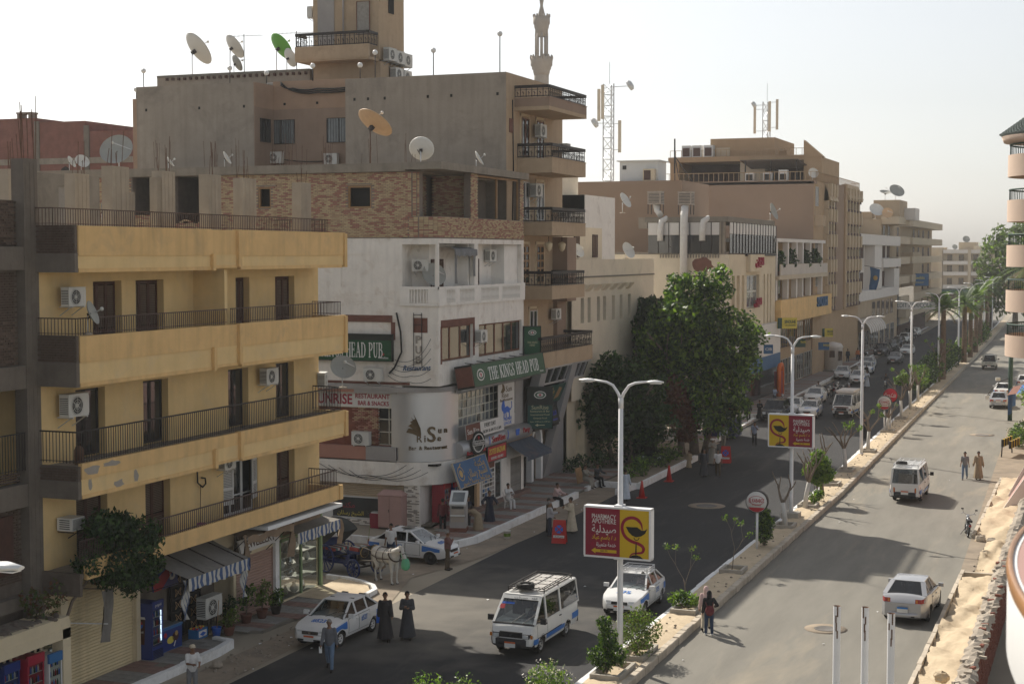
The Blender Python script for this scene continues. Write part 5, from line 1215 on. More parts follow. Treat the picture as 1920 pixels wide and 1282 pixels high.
t=board('window_sign','dark window poster with golden lettering inside the leaning glass front',face_M((TX+1.62,87.2,5.6),(0,1,0),(.42,0,1)),3.6,1.2,.02,'sign_darkgreen',None);lettering('RiSe',.8,I4(-.6,.1),'letter_gold',t,'lettering',1.4);shape2d([[(.5,-.4),(1.2,-.3),(1.3,.3),(.7,.4)]],I4(),'wood_tan',t)
t=thing('shop_awning','faded dark blue painted canvas awning over the white shop door','awning',(PX,82.2,0));b=MB();P=[[(.1+1.3*i/6,-2.0+4.0*j/8,3.45-.75*i/6-.06*math.sin(i/6*math.pi))for j in range(9)]for i in range(7)];mat('awning_blue',(.06,.075,.1),.9,.25,2,stain=(.2,.13,.1),st_amt=.4);b.grid(P,'awning_blue');b.obj('canvas',t);b=MB();b.quad((1.4,-2,2.7),(1.4,2,2.7),(1.42,2,2.45),(1.42,-2,2.45),'awning_blue');b.bar((.1,-2,3.5),(.1,2,3.5),.12,.2,'dish_tan');b.obj('valance',t)
mb=MB();mb.box(-48.55,-43.83,90.02,93.8,24,34,'tower_tan');mb.box(-48.2,-47.0,89.98,90.0,27.2,34,'grey_band');mb.box(-49.1,-43.83,88.6,93.6,26.25,26.4,'tower_tan');mb.box(-49.1,-43.83,88.55,88.75,26.35,27.2,'tower_tan');mb.box(-49.12,-48.95,88.75,90,26.35,27.2,'tower_tan');mb.box(-48.9,-44,90.6,93.7,24,26.3,'beige_wall');mb.box(-47,-44.2,90.5,90.58,24,26.2,'beige_wall');mb.box(-44.5,-43.7,90.0,91.2,23,26.25,'tower_tan')
T.p(mb,'rooftop_tower_wall')
ornate(T,[(-49.05,90),(-49.05,88.62),(-43.9,88.62),(-43.9,89.9)],27.2,28.05)
T.win(FS(-44.9,89.97,28.0),.95,2.1,1,'wood_red','curtain','roof_door');mb=MB();mb.box(-43.8,-43.78,91.4,92.2,29.5,31,'shade_fill');T.p(mb,'roof_window');T.win(FS(-47.8,90.5,24.9),1.15,1.2,1,'iron','winglass_light',bars=8)
mb=MB();mb.tube([(-46.3,89.9,27),(-46.3,89.9,33)],.06,'grey_band',6);T.p(mb,'drain_pipe')
for i,(y,z)in enumerate(((90.9,26.35),(92.1,26.3),(93.3,26.25),(91.9,25.2),(93.2,25.15))):ac((-43.45,y,z),0,('first','second','third','fourth','fifth')[i]+' unit of the air conditioner cluster on the side of the rooftop tower, '+('upper row' if i<3 else 'lower row'),1.35,True,'air conditioners on the rooftop tower')
ac((-48.85,90.6,29.3),R(180),'lone air conditioner at the left edge of the rooftop tower',1.2)
mb=MB();mb.box(-60.5,-48.8,90,97,22,26.0,'tower_grey');mb.box(-60.5,-48.8,89.97,90.0,25.85,26.0,'joint');T.p(mb,'rear_roof_wall')
b=MB()
for i in range(24):x=-59.7+i*.46;b.box(x,x+.13,89.8,90.02,25.62,25.8,'wood_dark')
T.p(b,'joist_ends')
for x in(-57.8,-54.6,-51.2,-49.9+.9):T.win(FS(x,89.96,24.2),1.5,.98,2,'louvre_white','curtain','rear_window')
dish((-59.0,92,26.0),2.5,32,36,'big pale dish seen from behind, leftmost on the high roof','dish_white',1.7)
dish((-56.0,92,26.0),1.8,34,34,'white dish with dark print, second on the high roof','dish_white',1.8);dish((-55.4,91.5,26.0),1.15,36,28,'small pale dish below the printed dish on the high roof','dish_grey',.7)
dish((-52.4,92,26.0),2.0,32,36,'bright green dish on the high roof','dish_green',1.6);dish((-51.4,91.6,26.0),1.3,30,24,'beige dish standing in front of the green dish','dish_white',.9)
for x,l_ in((-54.6,'behind the printed dish'),(-50.6,'left of the rooftop tower')):
 t=thing('tv_antenna','thin television antenna on the high roof '+l_,'antenna',(x,91.5,25.8));b=MB();b.tube([(0,0,0),(0,0,2.9)],.03,'iron',5);b.obj('mast',t);b=MB();b.bar((-1.3,0,2.8),(1.5,0,2.75),.03,.03,'steel_galv')
 for i in range(9):b.bar((-1.2+i*.3,-.35,2.8),(-1.2+i*.3,.35,2.8),.015,.015,'steel_galv')
 b.bar((-.4,0,1.2),(.5,0,1.2),.02,.02,'steel_galv');b.obj('boom',t)
for i,(x,h,l_)in enumerate(((-57.4,1.0,'at the left corner'),(-51.1,.9,'above the flaking grey wall, second from the left'),(-48.5,.5,'over the orange recess, short'),(-45.3,.8,'over the orange recess beside the rooftop tower'),(-42.1,.7,'beside the rooftop tower, lower'),(-41.1,1.4,'at the clustered air conditioners, taller'),(-37.3,1.35,'alone above the middle of the blank wall'),(-33.1,2.1,'tallest, near the tower corner'))):globe_lamp((x,TY+.3,24.42),h,'globe lamp on the concrete roof edge '+l_)
globe_lamp((-57.9,TY+.2,23.8),.45,'globe lamp set low beyond the left roof corner')
# == red brick building at the left
rb_=thing('brick_building','distant unfinished red brick building with concrete posts at the left','building',(-80,110,0));Rb=Pl(rb_)
mb=MB();mb.box(-100,-76.4,110,125,10,21.8,'red_brick_far')
for x0,x1,z in((-100,-86.3,25.6),(-85.9,-81.2,25.2),(-80.7,-76.4,24.3)):mb.box(x0,x1,110,125,21.8,z,'red_brick_far')
Rb.p(mb,'wall')
mb=MB();mb.box(-100,-76.4,109.9,110,21.6,22.1,'concrete')
for x in(-86.1,-81):mb.box(x-.25,x+.25,109.88,110,10,25.3 if x<-85 else 24.8,'concrete_dark')
mb.box(-89.8,-88.4,112,113,25.6,25.75,'concrete');mb.box(-89.8,-89.6,112,113,25.6,26.2,'concrete');mb.box(-88.6,-88.4,112,113,25.6,26.2,'concrete');mb.box(-89.9,-88.3,112,113,26.2,26.35,'concrete');Rb.p(mb,'concrete_frame')
for x in(-87.2,-83.2):
 mb=MB();mb.prism([(x-.6,18.5),(x+.6,18.5),(x+.6,20.6),(x+.4,21.2),(x,21.4),(x-.4,21.2),(x-.6,20.6)],0,.05,'shade_fill',Matrix(((1,0,0,0),(0,0,-1,109.98),(0,1,0,0),(0,0,0,1))));Rb.p(mb,'arched_window')
 # == low beige building with slot windows
bl_=thing('beige_building','low beige building with slot windows behind the big trees','building',(-32,93.5,0));Bl=Pl(bl_)
mb=MB();sl=[(95.4-93.6,96.1-93.6,9.45,11.1),(96.85-93.6,97.5-93.6,9.45,11.1),(98.85-93.6,99.5-93.6,9.45,11.1),(100.2-93.6,100.85-93.6,9.45,11.1),(102.2-93.6,102.9-93.6,9.45,11.1),(104-93.6,104.7-93.6,9.45,11.1),(106-93.6,106.7-93.6,9.45,11.1)]
facade(mb,(-32,93.6,0),(0,1,0),19.1,4.5,13.6,sl,.35,'cream_pale');mb.box(-47,-32.36,93.6,112.7,0,13.55,'beige_wall');mb.box(-33.3,-32.3,93.6,112.7,0,4.5,'beige_wall');mb.quad((-36,93.6,12),(-32,93.6,12),(-32,93.6,13.6),(-36,93.6,13.6),'cream_pale');mb.quad((-32.36,112.7,4.5),(-32,112.7,4.5),(-32,112.7,13.6),(-32.36,112.7,13.6),'cream_pale')
mb.box(-32.01,-31.94,93.6,112.7,12.4,12.5,'joint');Bl.p(mb,'wall')
mb=MB()
for y in(96.3,98.1,99.8,101.6,103.4,105.4):mb.add([(-32,y,11.5),(-32,y+1.0,11.5),(-31.6,y+1.0,11.95),(-31.6,y,11.95),(-32,y+1.0,11.95),(-32,y,11.95)],[(0,1,2,3),(3,2,4,5),(0,3,5),(1,4,2)],'cream_pale')
Bl.p(mb,'corbel')
mb=MB()
for i,(a,b_,c,d)in enumerate(sl):mb.box(-32.36,-32.3,93.6+a,93.6+b_,c,d,'winglass')
Bl.p(mb,'slot_windows')
for y in(95.8,99.2):mb=MB();mb.box(-32.35,-31.75,y-.3,y+.3,0,4.5,'beige_wall');mb.lathe([(.42,4.0),(.42,4.5)],'beige_wall',8,Matrix.Translation((-32.1,y,0)));Bl.p(mb,'entrance_pillar')
ub2=MB();ub2.box(-46,-36.2,102.5,113,13.5,15.9,'cream_pale');ub2.box(-46,-40.5,112,120,13.5,20.2,'cream_pale');Bl.p(ub2,'upper_room')
for y in(106.9,111.2):louvre_door(bl_,Bl.M(FM(-36.18,y,13.7)),1.2,1.7,2,name='window_shutter')
wac((-38.2,102.2,15.0),R(-90),'boxy air conditioner on the upper room of the beige roof',1.2)
dish((-38.9,98,13.6),2.3,170,55,'large yellowish dish lying low on the beige roof edge','dish_tan',.4);mb=MB();mb.cbox((-38.9,97.0,13.9),(2.6,.5,.55),'rust');tag(mb.obj('rusty_trough',None),'rusty red trough below the yellowish dish on the beige roof','trough')
dish((-34.2,101,13.6),1.0,110,25,'white dish on the parapet of the beige roof, left of a pair','dish_white',.5);dish((-32.8,108,13.6),1.25,110,25,'white dish on the parapet of the beige roof, right of a pair','dish_white',.5)
pr=thing('pale_building','whitewashed rooftop block with broken parapet behind the beige roof','building',(-41,118,0));Pr=Pl(pr)
mb=MB();mb.box(-52,-38.6,116,124,0,18.6,'white_wall2');mb.box(-52,-42.5,116.2,124,18.6,20.4,'white_wall2');mb.box(-47,-45.9,115.6,116,19,21.2,'white_wall2');mb.box(-44.2,-43.2,115.6,116,18,20.8,'white_wall2');mb.add([(-41.5,116,18.6),(-38.6,116,18.6),(-38.6,116,17.2),(-41.5,116,17.2),(-42,116,20),(-41.2,116,19.2)],[(0,1,2,3)],'white_wall2');Pr.p(mb,'wall')
def cooler(loc,label,duct=None):
 t=thing('evaporative_cooler',label,'cooler',loc);b=MB();b.box(-.6,.6,-.6,.6,.9,1.95,'cooler');b.box(-.63,.63,-.63,.63,1.95,2.02,'cooler');b.box(-.63,.63,-.63,.63,.86,.92,'cooler')
 for i in range(7):b.box(-.5,.5,-.615,-.6,1.0+i*.13,1.05+i*.13,'ac_dark');b.box(.6,.615,-.5,.5,1.0+i*.13,1.05+i*.13,'ac_dark')
 b.obj('cabinet',t);b=MB()
 for x in(-.55,.55):
  for y in(-.55,.55):b.box(x-.03,x+.03,y-.03,y+.03,0,.9,'iron')
 b.obj('stand',t);b=MB();b.tube([(0,0,.95),(0,0,.3),(0,-.1,0)]if not duct else duct,.28,'duct_white',10);b.obj('duct',t);return t
cooler((-46.3,117,19.6),'evaporative cooler left of the pair behind the tower balconies');cooler((-44.1,117.3,19.2),'evaporative cooler right of the pair behind the tower balconies')
t=thing('water_tank','pale cylindrical tank lying behind the left cooler','tank',(-47.6,118,20.2));b=MB();b.tube([(-1.3,0,1),(1.3,0,1)],.5,'duct_white',12);b.obj('drum',t);b=MB();b.box(-1,-.8,-.4,.4,0,.6,'iron');b.box(.8,1,-.4,.4,0,.6,'iron');b.obj('cradle',t)
dish((-43.0,114,15.9),2.0,105,20,'dark edged dish between coolers on the pale roof','dish_grey',1.4);dish((-41.9,114.5,15.9),1.6,95,25,'white dish under the right cooler on the pale roof','dish_white',.9)
# == glass roofed building
gl=thing('glass_top_building','cream building with a glazed rooftop restaurant and red Arabic letters','building',(-31,133,0));Gl=Pl(gl)
mb=MB();fins=[(134.2,135.5,4.0,12.0),(136.2,137.4,4.0,12.0),(138.3,139.3,4.0,12.0),(140.3,145.8,8.9,12.0),(147.8,148.4,3,12),(149.4,150,3,12),(150.8,151.4,3,12)]
facade(mb,(-31,133,0),(0,1,0),20.3,0,13.9,[(a-133,b_-133,c,d)for a,b_,c,d in fins],.35,'beige_wall');mb.box(-46,-31.36,133.02,153.3,0,13.85,'beige_wall');mb.quad((-46,133,0),(-31,133,0),(-31,133,13.9),(-46,133,13.9),'cream_pale');mb.quad((-31.4,153.3,0),(-31,153.3,0),(-31,153.3,13.9),(-31.4,153.3,13.9),'beige_wall')
mb.box(-31.3,-30.6,140,146.2,12.3,13.9,'beige_wall');Gl.p(mb,'wall')
Gl.win(FM(-31.33,143.05,8.95),5.4,3.0,2,'alu','winglass_light','front_window',.15,2)
mb=MB();mb.box(-41.5,-31.2,133.1,153,13.9,14.1,'concrete');mb.box(-38.6,-31.05,132.95,153,16.75,17.2,'joint');mb.box(-31.85,-31.4,132.95,133.5,13.9,16.8,'concrete');mb.box(-39.2,-38.4,133,134,16.2,17.2,'concrete');Gl.p(mb,'roof_frame')
g=MB();x=-38.3
for i in range(7):
 g=MB();g.box(x,x+.9,133.0,133.04,14.0,15.6,'winglass');g.box(x,x+.9,132.99,133.04,15.62,16.7,'sign_white');o=Gl.p(g,'glazing_panel');b=MB();b.box(x+.9,x+.96,132.94,133.06,14,16.75,'iron');Gl.p(b,'mullion',o);x+=.96
y=133.7
while y<152.5:
 g=MB();g.box(-31.1,-31.06,y,y+1.15,14.0,15.7,'winglass');g.box(-31.1,-31.05,y,y+1.15,15.72,16.7,'sign_white');o=Gl.p(g,'glazing_panel');b=MB();b.box(-31.12,-31.0,y+1.15,y+1.25,14,16.75,'iron');Gl.p(b,'mullion',o);y+=1.25
mb=MB();mb.box(-31.1,-30.8,139.5,152.8,13.75,13.95,'iron');q=random.Random(3)
for i in range(22):mb.box(-37.2+i*.25,-37.1+i*.25,132.9,133,13.6,13.95,'concrete')
Gl.p(mb,'ledge')
mb=MB();q=random.Random(3);mb.add([(-33.3+1.0*math.cos(a)*q.uniform(.7,1.1),132.99,13.0+.75*math.sin(a)*q.uniform(.7,1.1))for a in np.linspace(0,6,14)],[tuple(range(14))],'trim_red');Gl.p(mb,'exposed_patch')
mb=MB();mb.box(-36.6,-35.4,132.97,133,11.9,12.1,'black');mb.box(-34.5,-33.3,132.97,133,11.9,12.05,'black');Gl.p(mb,'slot')
for z,y,s_ in((13.2,143.6,1.0),(9.4,144.8,.9)):lettering(arabic('لابان'),1.0*s_,Gl.M(FM(-30.5 if z>12 else-30.9,y,z)),'letter_red',gl,'lettering',3.2*s_,.1,.02)
mb=MB();mb.box(-31.3,-30.4,134,153.2,4.2,7.2,'far_white');mb.box(-31.2,-30.35,136,153,2.9,4.2,'sign_blue');mb.box(-31.25,-30.9,134,153,.1,2.9,'winglass');Gl.p(mb,'bank_front')
t=thing('roof_duct','tall white cloth wrapped duct running down the glazed rooftop wall','duct',(-34.95,132.6,11.8));b=MB();b.tube([(0,0,0),(0,0,3.5),(0,.05,5.2),(0,.3,6.3)],.34,'duct_white',12);b.obj('pipe',t)
for x in(-37.1,-33.3):t=thing('roof_duct','elbow of white duct hooking over the glazed roof edge, %s of the tall duct'%('left' if x<-35 else 'right'),'duct',(x,132.7,16));b=MB();b.tube([(0,0,-.9),(0,0,.2),(.05,.15,.8),(.5,.5,1.1)],.27,'duct_white',10);b.obj('pipe',t)
cooler((-37.9,134,17.5),'evaporative cooler above the left elbow of the white ducts',[(0,0,1),(.2,-.2,.3),(.6,-.6,-.1)]);cooler((-34.95,133.4,17.4),'evaporative cooler on top of the tall white duct',[(0,0,1),(0,-.3,.6),(0,-.5,.3)])
dish((-31.3,152,17.2),1.7,95,20,'white dish behind the far corner of the glazed roof','dish_grey',.8);dish((-41,134,17.6),1.5,100,30,'white dish left of the cooler elbow','dish_white',1.0)
t=board('bank_sign','small square navy projecting bank sign with white letters past the trees',face_M((-29.4,142.6,5.1),(.9,.45,0)),.85,.85,.2,'sign_blue',None);lettering('CIB',.36,I4(0,0),'letter_white',t,'lettering',.62)
# == white terrace building with columns
tr=thing('terrace_building','white colonnaded terrace building with potted plants and a yellow shop level','building',(-31,153.5,0));Tr=Pl(tr)
mb=MB();mb.box(-44,-33.4,153.6,181.5,0,15.3,'hotel_tan');mb.box(-44,-30.9,153.5,181.8,15.15,15.5,'far_white');mb.box(-34,-30.6,153.5,181.6,11.35,11.75,'far_pale');mb.box(-34,-30.5,153.5,184,8.3,9.2,'yellow');mb.box(-31.3,-30.45,153.6,183.8,6.95,9.3,'yellow_band');mb.box(-33.6,-31.6,153.5,181.5,0,7,'hotel_tan');Tr.p(mb,'wall')
for y in(153.9,159.7,164.5,168.0,172.6,180.0):
 for z0,z1 in((11.75,15.15),(9.2,11.35)):mb=MB();mb.box(-31.5,-30.95,y-.3,y+.3,z0,z1,'far_white');Tr.p(mb,'column')
mb=MB();mb.box(-30.72,-30.62,154,181.6,11.75,12.9,'far_pale');Tr.p(mb,'parapet_panel')
b=MB()
for i in range(84):b.box(-30.62,-30.57,154+i*.328,154.12+i*.328,11.8,12.85,'far_white')
stuff(Tr.p(b,'railing_bars'))
for y in(157,162,166,170,176):Tr.win(FM(-33.3,y,9.25),2.6,2.0,2,'wood_dark','winglass');Tr.win(FM(-33.3,y,11.8),2.4,2.4,2,'wood_dark','winglass')
for y in(156,160.5,165,169.5,174,178.5):Tr.win(FM(-31.5,y,.3),3.8,2.7,3,'alu','winglass','shop_window');Tr.win(FM(-31.5,y,4.2),3.6,2.4,3,'wood_tan','winglass')
lettering('SNOUHI',1.5,Tr.M(FM(-30.4,177,8.5)),'sign_blue',tr,'lettering',6.5,.12,.02)
for k,(y,z,w_,h,l_,mt,tx,tm)in enumerate(((151.5,7.15,2.4,1.05,'yellow and green SINOUHE sign projecting from the terrace building','letter_yellow','SINOUHE','sign_darkgreen'),(175,5.1,1.5,.95,'second smaller yellow green sign farther along the terrace building','letter_yellow','SINOUHE','sign_darkgreen'),(158.6,4.8,1.3,.8,'dark green board below the yellow sign, behind the lamp post','sign_darkgreen','TRAVEL','letter_yellow'),(172.7,3.7,1.5,.85,'navy bank board below the second yellow sign','sign_blue','BANQUE','letter_yellow'))):
 t=board('projecting_sign',l_,face_M((-29.4,y,z),(.92,.4,0)),w_*.8,h,.2,mt,None);lettering(tx,h*.42,I4(.28,h*.12,.012),tm,t,'lettering',w_*.46,.01,.02)
 if k<2:b=MB();b.box(-w_*.4,-w_*.22,-h/2,h/2,.001,.01,'sign_darkgreen');b.obj('green_panel',t);lettering('CAFE & RESTAURANT',h*.2,I4(.3,-h*.2,.012),tm,t,'lettering',w_*.45)
for i,y in enumerate((154.8,156.8,161.2,163.2,171)):
 pass
ht=thing('brown_hotel','tall brown hotel with ribbed window bays and a rooftop storey','building',(-31.5,177,0));Ht=Pl(ht)
mb=MB();mb.box(-58,-31.5,177,211,0,22.2,'hotel_brown');mb.box(-31.52,-31.44,177.02,211,0,22.3,'hotel_tan');mb.box(-58,-31.3,177,178,21.9,22.3,'hotel_brown');mb.box(-31.5,-30.9,196.2,197.4,7,22.6,'hotel_tan');mb.box(-31.5,-31.1,190.5,196.2,7,22.4,'hotel_brown');Ht.p(mb,'wall')
for ya,yb2,zt in((183.6,189.6,22.0),(197.4,209.8,22.8)):
 nb=3 if ya<190 else 5
 fl=MB();z=7.3
 while z<zt-1.2:
  fl=MB();fl.box(-31.45,-30.95,ya,yb2,z+1.5,z+2.95,'hotel_light')
  for i in range(nb):a=ya+(yb2-ya)*(i+.15)/nb;fl.box(-30.97,-30.6,a,a+(yb2-ya)/nb*.4,z+1.5,z+2.98,'hotel_light')
  Ht.p(fl,'bay_parapet')
  for i in range(nb):
   a=ya+(yb2-ya)*i/nb;c=ya+(yb2-ya)*(i+1)/nb;g=MB();g.box(-31.45,-31.1,a+.5,c-.1,z,z+1.5,'winglass');g.box(-31.45,-30.9,a,a+.5,z,z+1.5,'hotel_light');g.box(-31.2,-30.95,a+.02,c-.02,z-.12,z+.35,'hotel_dark');g.box(-31.2,-30.95,a+.02,c-.02,z+1.25,z+1.5,'hotel_dark');Ht.p(g,'bay_window')
  z+=2.98
 fl=MB();
 for i in range(nb):a=ya+(yb2-ya)*i/nb;c=a+(yb2-ya)/nb*.85;fl.add([(-31.45,a,zt-1.8),(-30.6,a,zt-1.8),(-31.3,a,zt),(-31.45,c,zt-1.8),(-30.6,c,zt-1.8),(-31.3,c,zt)],[(0,1,2),(3,5,4),(1,4,5,2),(0,3,4,1)],'hotel_light')
 Ht.p(fl,'bay_cap')
for y,z in((178.6,19.4),(178.6,13),(179.2,10.2)):Ht.win(FM(-31.4,y,z),1.6,2.2,2,'louvre_white','winglass')
mb=MB();mb.box(-31.5,-30.4,177.3,178.6,17.1,18.3,'tower_tan');Ht.p(mb,'small_balcony')
railing(ht,[(-20,.3),(.2,.3),(.2,33),(-1,33.6)],22.3,23.3,.6,'hotel_tan',False,.09,.05)
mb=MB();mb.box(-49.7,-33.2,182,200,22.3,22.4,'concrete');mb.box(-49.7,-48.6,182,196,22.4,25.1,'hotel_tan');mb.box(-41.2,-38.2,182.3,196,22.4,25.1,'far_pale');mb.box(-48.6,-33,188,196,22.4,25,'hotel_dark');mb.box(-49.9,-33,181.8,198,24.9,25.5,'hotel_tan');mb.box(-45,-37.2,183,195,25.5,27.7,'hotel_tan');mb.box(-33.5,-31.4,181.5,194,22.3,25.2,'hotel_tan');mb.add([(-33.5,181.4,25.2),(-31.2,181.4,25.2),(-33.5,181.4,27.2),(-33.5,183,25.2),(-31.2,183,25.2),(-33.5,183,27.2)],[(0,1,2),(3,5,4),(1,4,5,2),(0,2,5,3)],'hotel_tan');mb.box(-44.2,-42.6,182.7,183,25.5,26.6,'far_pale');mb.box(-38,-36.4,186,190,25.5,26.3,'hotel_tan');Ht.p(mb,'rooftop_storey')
railing(ht,[(-18.2,5),(-1.6,5)],25.5,26.3,.7,'hotel_tan',False,.08,.05)
mb=MB()
for x in(-47.7,-46.4,-45.0):mb=MB();mb.box(x-.55,x+.55,181.9,183,25.5,26.9,'metal_white');mb.box(x-.42,x+.42,181.85,181.9,25.6,26.6,'hotel_dark');tag(mb.obj('chiller_unit'),'grey chiller box on the hotel roof terrace, one of three side by side','chiller','chillers on the hotel roof')
t=thing('roof_shelter','dark corrugated shelter roof on posts on the hotel roof','shelter',(-37,180,22.3));mb=MB();mb.add([(-3.6,-.5,2.6),(3.2,-.5,2.6),(4.2,2.5,1.7),(-2.8,2.5,1.7),(-3.6,-.5,2.5),(3.2,-.5,2.5),(4.2,2.5,1.6),(-2.8,2.5,1.6)],[(0,1,2,3),(4,7,6,5),(0,4,5,1),(1,5,6,2),(2,6,7,3),(3,7,4,0)],'mortar_dark');mb.obj('roof_sheet',t);mb=MB()
for x in(-3,0,3):mb.box(x-.07,x+.07,-.3,-.16,0,2.5,'iron')
mb.obj('post',t)
for i,x in enumerate((-39.2,-37.1,-35.3)):mb=MB();mb.box(x-.5,x+.5,178.3,179.2,22.3,23.3+.3*(i==2),'metal_white');mb.box(x-.38,x+.38,178.26,178.3,22.45,23.15,'ac_dark');tag(mb.obj('condenser_unit'),('first','second','third')[i]+' pale condenser box beneath the hotel roof shelter from the left','condenser','condensers under the hotel roof shelter')
dish((-32.0,179,22.3),1.2,150,20,'pale round dish at the corner of the hotel roof','dish_white',.8)
def mast(loc,h,w_,label,panels,dishes):
 t=thing('antenna_mast',label,'antenna mast',loc);b=MB();n=int(h/1.0);hw=w_/2;pts=[(-hw,-hw*.6),(hw,-hw*.6),(0,hw)]
 for x,y in pts:b.bar((x,y,0),(x,y,h),.1,.1,'steel_galv')
 for i in range(n):
  for j in range(3):x0,y0=pts[j];x1,y1=pts[(j+1)%3];z=h*i/n;b.bar((x0,y0,z)if i%2 else(x1,y1,z),(x1,y1,z+h/n)if i%2 else(x0,y0,z+h/n),.045,.045,'steel_galv');b.bar((x0,y0,z),(x1,y1,z),.045,.045,'steel_galv')
 b.obj('lattice',t)
 for x,z0,z1 in panels:b=MB();b.box(x-.14,x+.14,-.5,-.3,z0,z1,'cream_pale');b.bar((x,-.2,z0+.3),(0,0,z0+.3),.05,.05,'steel_galv');b.bar((x,-.2,z1-.3),(0,0,z1-.3),.05,.05,'steel_galv');b.obj('panel_antenna',t)
 for x,z,r in dishes:b=MB();b.lathe([(r,0),(r,.25),(r*.6,.4),(.01,.42)],'metal_white',14,Matrix.Translation((x,-.3,z))@Matrix.Rotation(R(60),4,'Y'));b.bar((x,-.2,z),(0,0,z),.06,.06,'steel_galv');b.obj('microwave_dish',t)
 b=MB();b.bar((0,0,h),(0,0,h+2.2),.03,.03,'iron');b.obj('lightning_rod',t);return t
mast((-47.3,150,21.3),9.7,1.1,'tall steel lattice mast with dishes behind the tower balconies',[(-1.0,6,9.2),(-.6,6.2,9.6),(1.2,2.8,6)],[(2.1,9.4,.55),(-1.6,5.8,.55)])
mast((-38.8,186,25.4),6.8,.9,'shorter lattice mast with panel antennas on the hotel roof',[(-1.4,3.0,6.2),(.4,3.2,6.8),(1.3,3.4,7)],[(-1.7,6.4,.45)])
t=thing('guyed_pole','slim guyed pole with stays at the left of the hotel roof','antenna mast',(-48.2,178.5,22.3));b=MB();b.bar((0,0,0),(0,0,5.2),.15,.15,'iron');b.obj('pole',t);b=MB();b.bar((0,0,3.2),(2.2,0,0),.1,.1,'iron');b.bar((0,0,3.2),(.8,-.6,0),.08,.08,'iron');b.obj('stay',t)
t=thing('roof_cabin','white metal equipment cabin beside the tall mast','cabin',(-44.2,150,21.2));b=MB();b.box(-2.0,2.0,0,3,0,2.0,'metal_white');b.obj('body',t);b=MB();b.box(-2.25,2.25,-.3,3.3,2.0,2.1,'metal_white');b.obj('roof',t);b=MB();b.box(-1.7,-1.3,-.03,0,1.2,1.6,'ac_dark');b.box(.6,1.8,-.6,0,0,1.2,'beige_wall');b.box(.7,1.4,-.63,-.6,.1,1.05,'hotel_dark');b.obj('vent',t)
mb=MB();mb.box(-54,-39.5,149,160,0,21.2,'hotel_brown');tag(mb.obj('plain_building'),'plain brown block under the white cabin and tall mast','building')
fw=thing('white_far_building','white building with square balconies and a blue banner beyond the hotel','building',(-32,214,0));Fw=Pl(fw)
mb=MB();mb.box(-46,-33.5,214,258,0,16.4,'far_white');mb.box(-33.6,-31.8,214.2,258.5,15.2,16.7,'far_white');mb.box(-33.6,-32,230.5,238,8.6,15.2,'far_white');mb.box(-33.6,-31.7,238,258.6,11.85,13.2,'far_white');mb.box(-33.6,-31.9,252,258.4,8.6,11.6,'far_white');mb.box(-33.6,-32,214,259,7.3,8.7,'far_white');mb.box(-33.6,-32.2,216,258.5,0,7.3,'far_beige');mb.box(-33.5,-32.6,214,219,0,13.4,'far_pale');Fw.p(mb,'wall')
for y in(222,227.5,241,246,251,256):
 for z in(8.8,13.3):Fw.win(FM(-33.45,y,z),2.6,2.4,2,'wood_dark','hotel_dark')
for y in(231,236,241,246,251):Fw.win(FM(-32.15,y,4.6),2.6,2.3,2,'wood_dark','winglass')
for y in(219,224,229,234,240,246,252):Fw.win(FM(-32.15,y,.2),4.2,2.8,2,'alu','winglass','shop_window')
fb=thing('beige_far_building','beige balconied apartment block with dishes on a stair tower, far along the street','building',(-33,259,0));Fb=Pl(fb)
mb=MB();mb.box(-52,-35,259,337,0,19.6,'far_beige');mb.box(-50,-39,240,262,0,19.3,'far_beige');mb.box(-36.7,-32.4,262,272,19.6,22.8,'far_beige');mb.box(-32.4,-30.6,268,274,19.6,21.6,'far_white');mb.box(-39.5,-36.8,262,270,19.6,20.9,'far_beige')
for z in(2.2,5.6,8.9,12.2,15.6,18.8):mb.box(-35.1,-32.2,263 if z<8 else 259.5,275,z,z+1.2,'far_pale');mb.box(-35.1,-32.8,284,336.5,z,z+1.25,'far_pale');
mb.box(-35,-32.9,286,300,4.5,14.2,'far_beige');Fb.p(mb,'wall')
for z in(3.6,7,10.3,13.6,17):
 for y in(262,268,280,304,312,320,330):Fb.win(FM(-34.95,y,z-.6),2.2,2.2,2,'hotel_dark','winglass')
mb=MB();mb.box(-34,-32.4,262,283,2.0,8.3,'winglass_light');Fb.p(mb,'glass_front')
dish((-35.1,264,22.8),1.9,150,70,'flat lying dish on the beige stair tower','dish_grey',1.0);dish((-33.4,264,22.8),2.6,145,40,'big dish on the beige stair tower, upper right','dish_grey',1.2);dish((-35.8,258,19.6),2.4,150,35,'big pale dish below the stair tower','dish_white',1.2);dish((-33.9,258,19.6),1.8,165,25,'small tan dish below the stair tower, right','dish_tan',.8)
eb=thing('end_building','hazy pale apartment block closing the end of the street','building',(-35,430,0));Eb=Pl(eb)
mb=MB();mb.box(-43,-28,431,445,0,15,'far_pale');mb.box(-60,-42,436,445,0,15.6,'far_pale');mb.box(-38,-33.5,434,442,15,17,'far_pale');mb.box(-34,-28,432,445,15,16,'beige_wall')
for z in(4.6,8.1,11.0,14.0):mb.box(-41.6,-28.5,429.5,431,z,z+.95,'far_white')
for x in(-42.2,-34.8,-31.6,-28.4):mb.box(x-.4,x+.4,429.4,431,3,15,'far_pale')
Eb.p(mb,'wall')
for z in(5.7,9.1,12.0):
 for x in(-40,-37,-33.3,-30):Eb.win(FS(x,430.95,z),1.3,1.7,2,'hotel_dark','winglass')
mb=MB();mb.box(-46,-28,428.5,429.3,3.4,4.4,'sign_darkgreen');mb.box(-46,-28,429.3,431,0,3.4,'hotel_dark');Eb.p(mb,'shop_row')
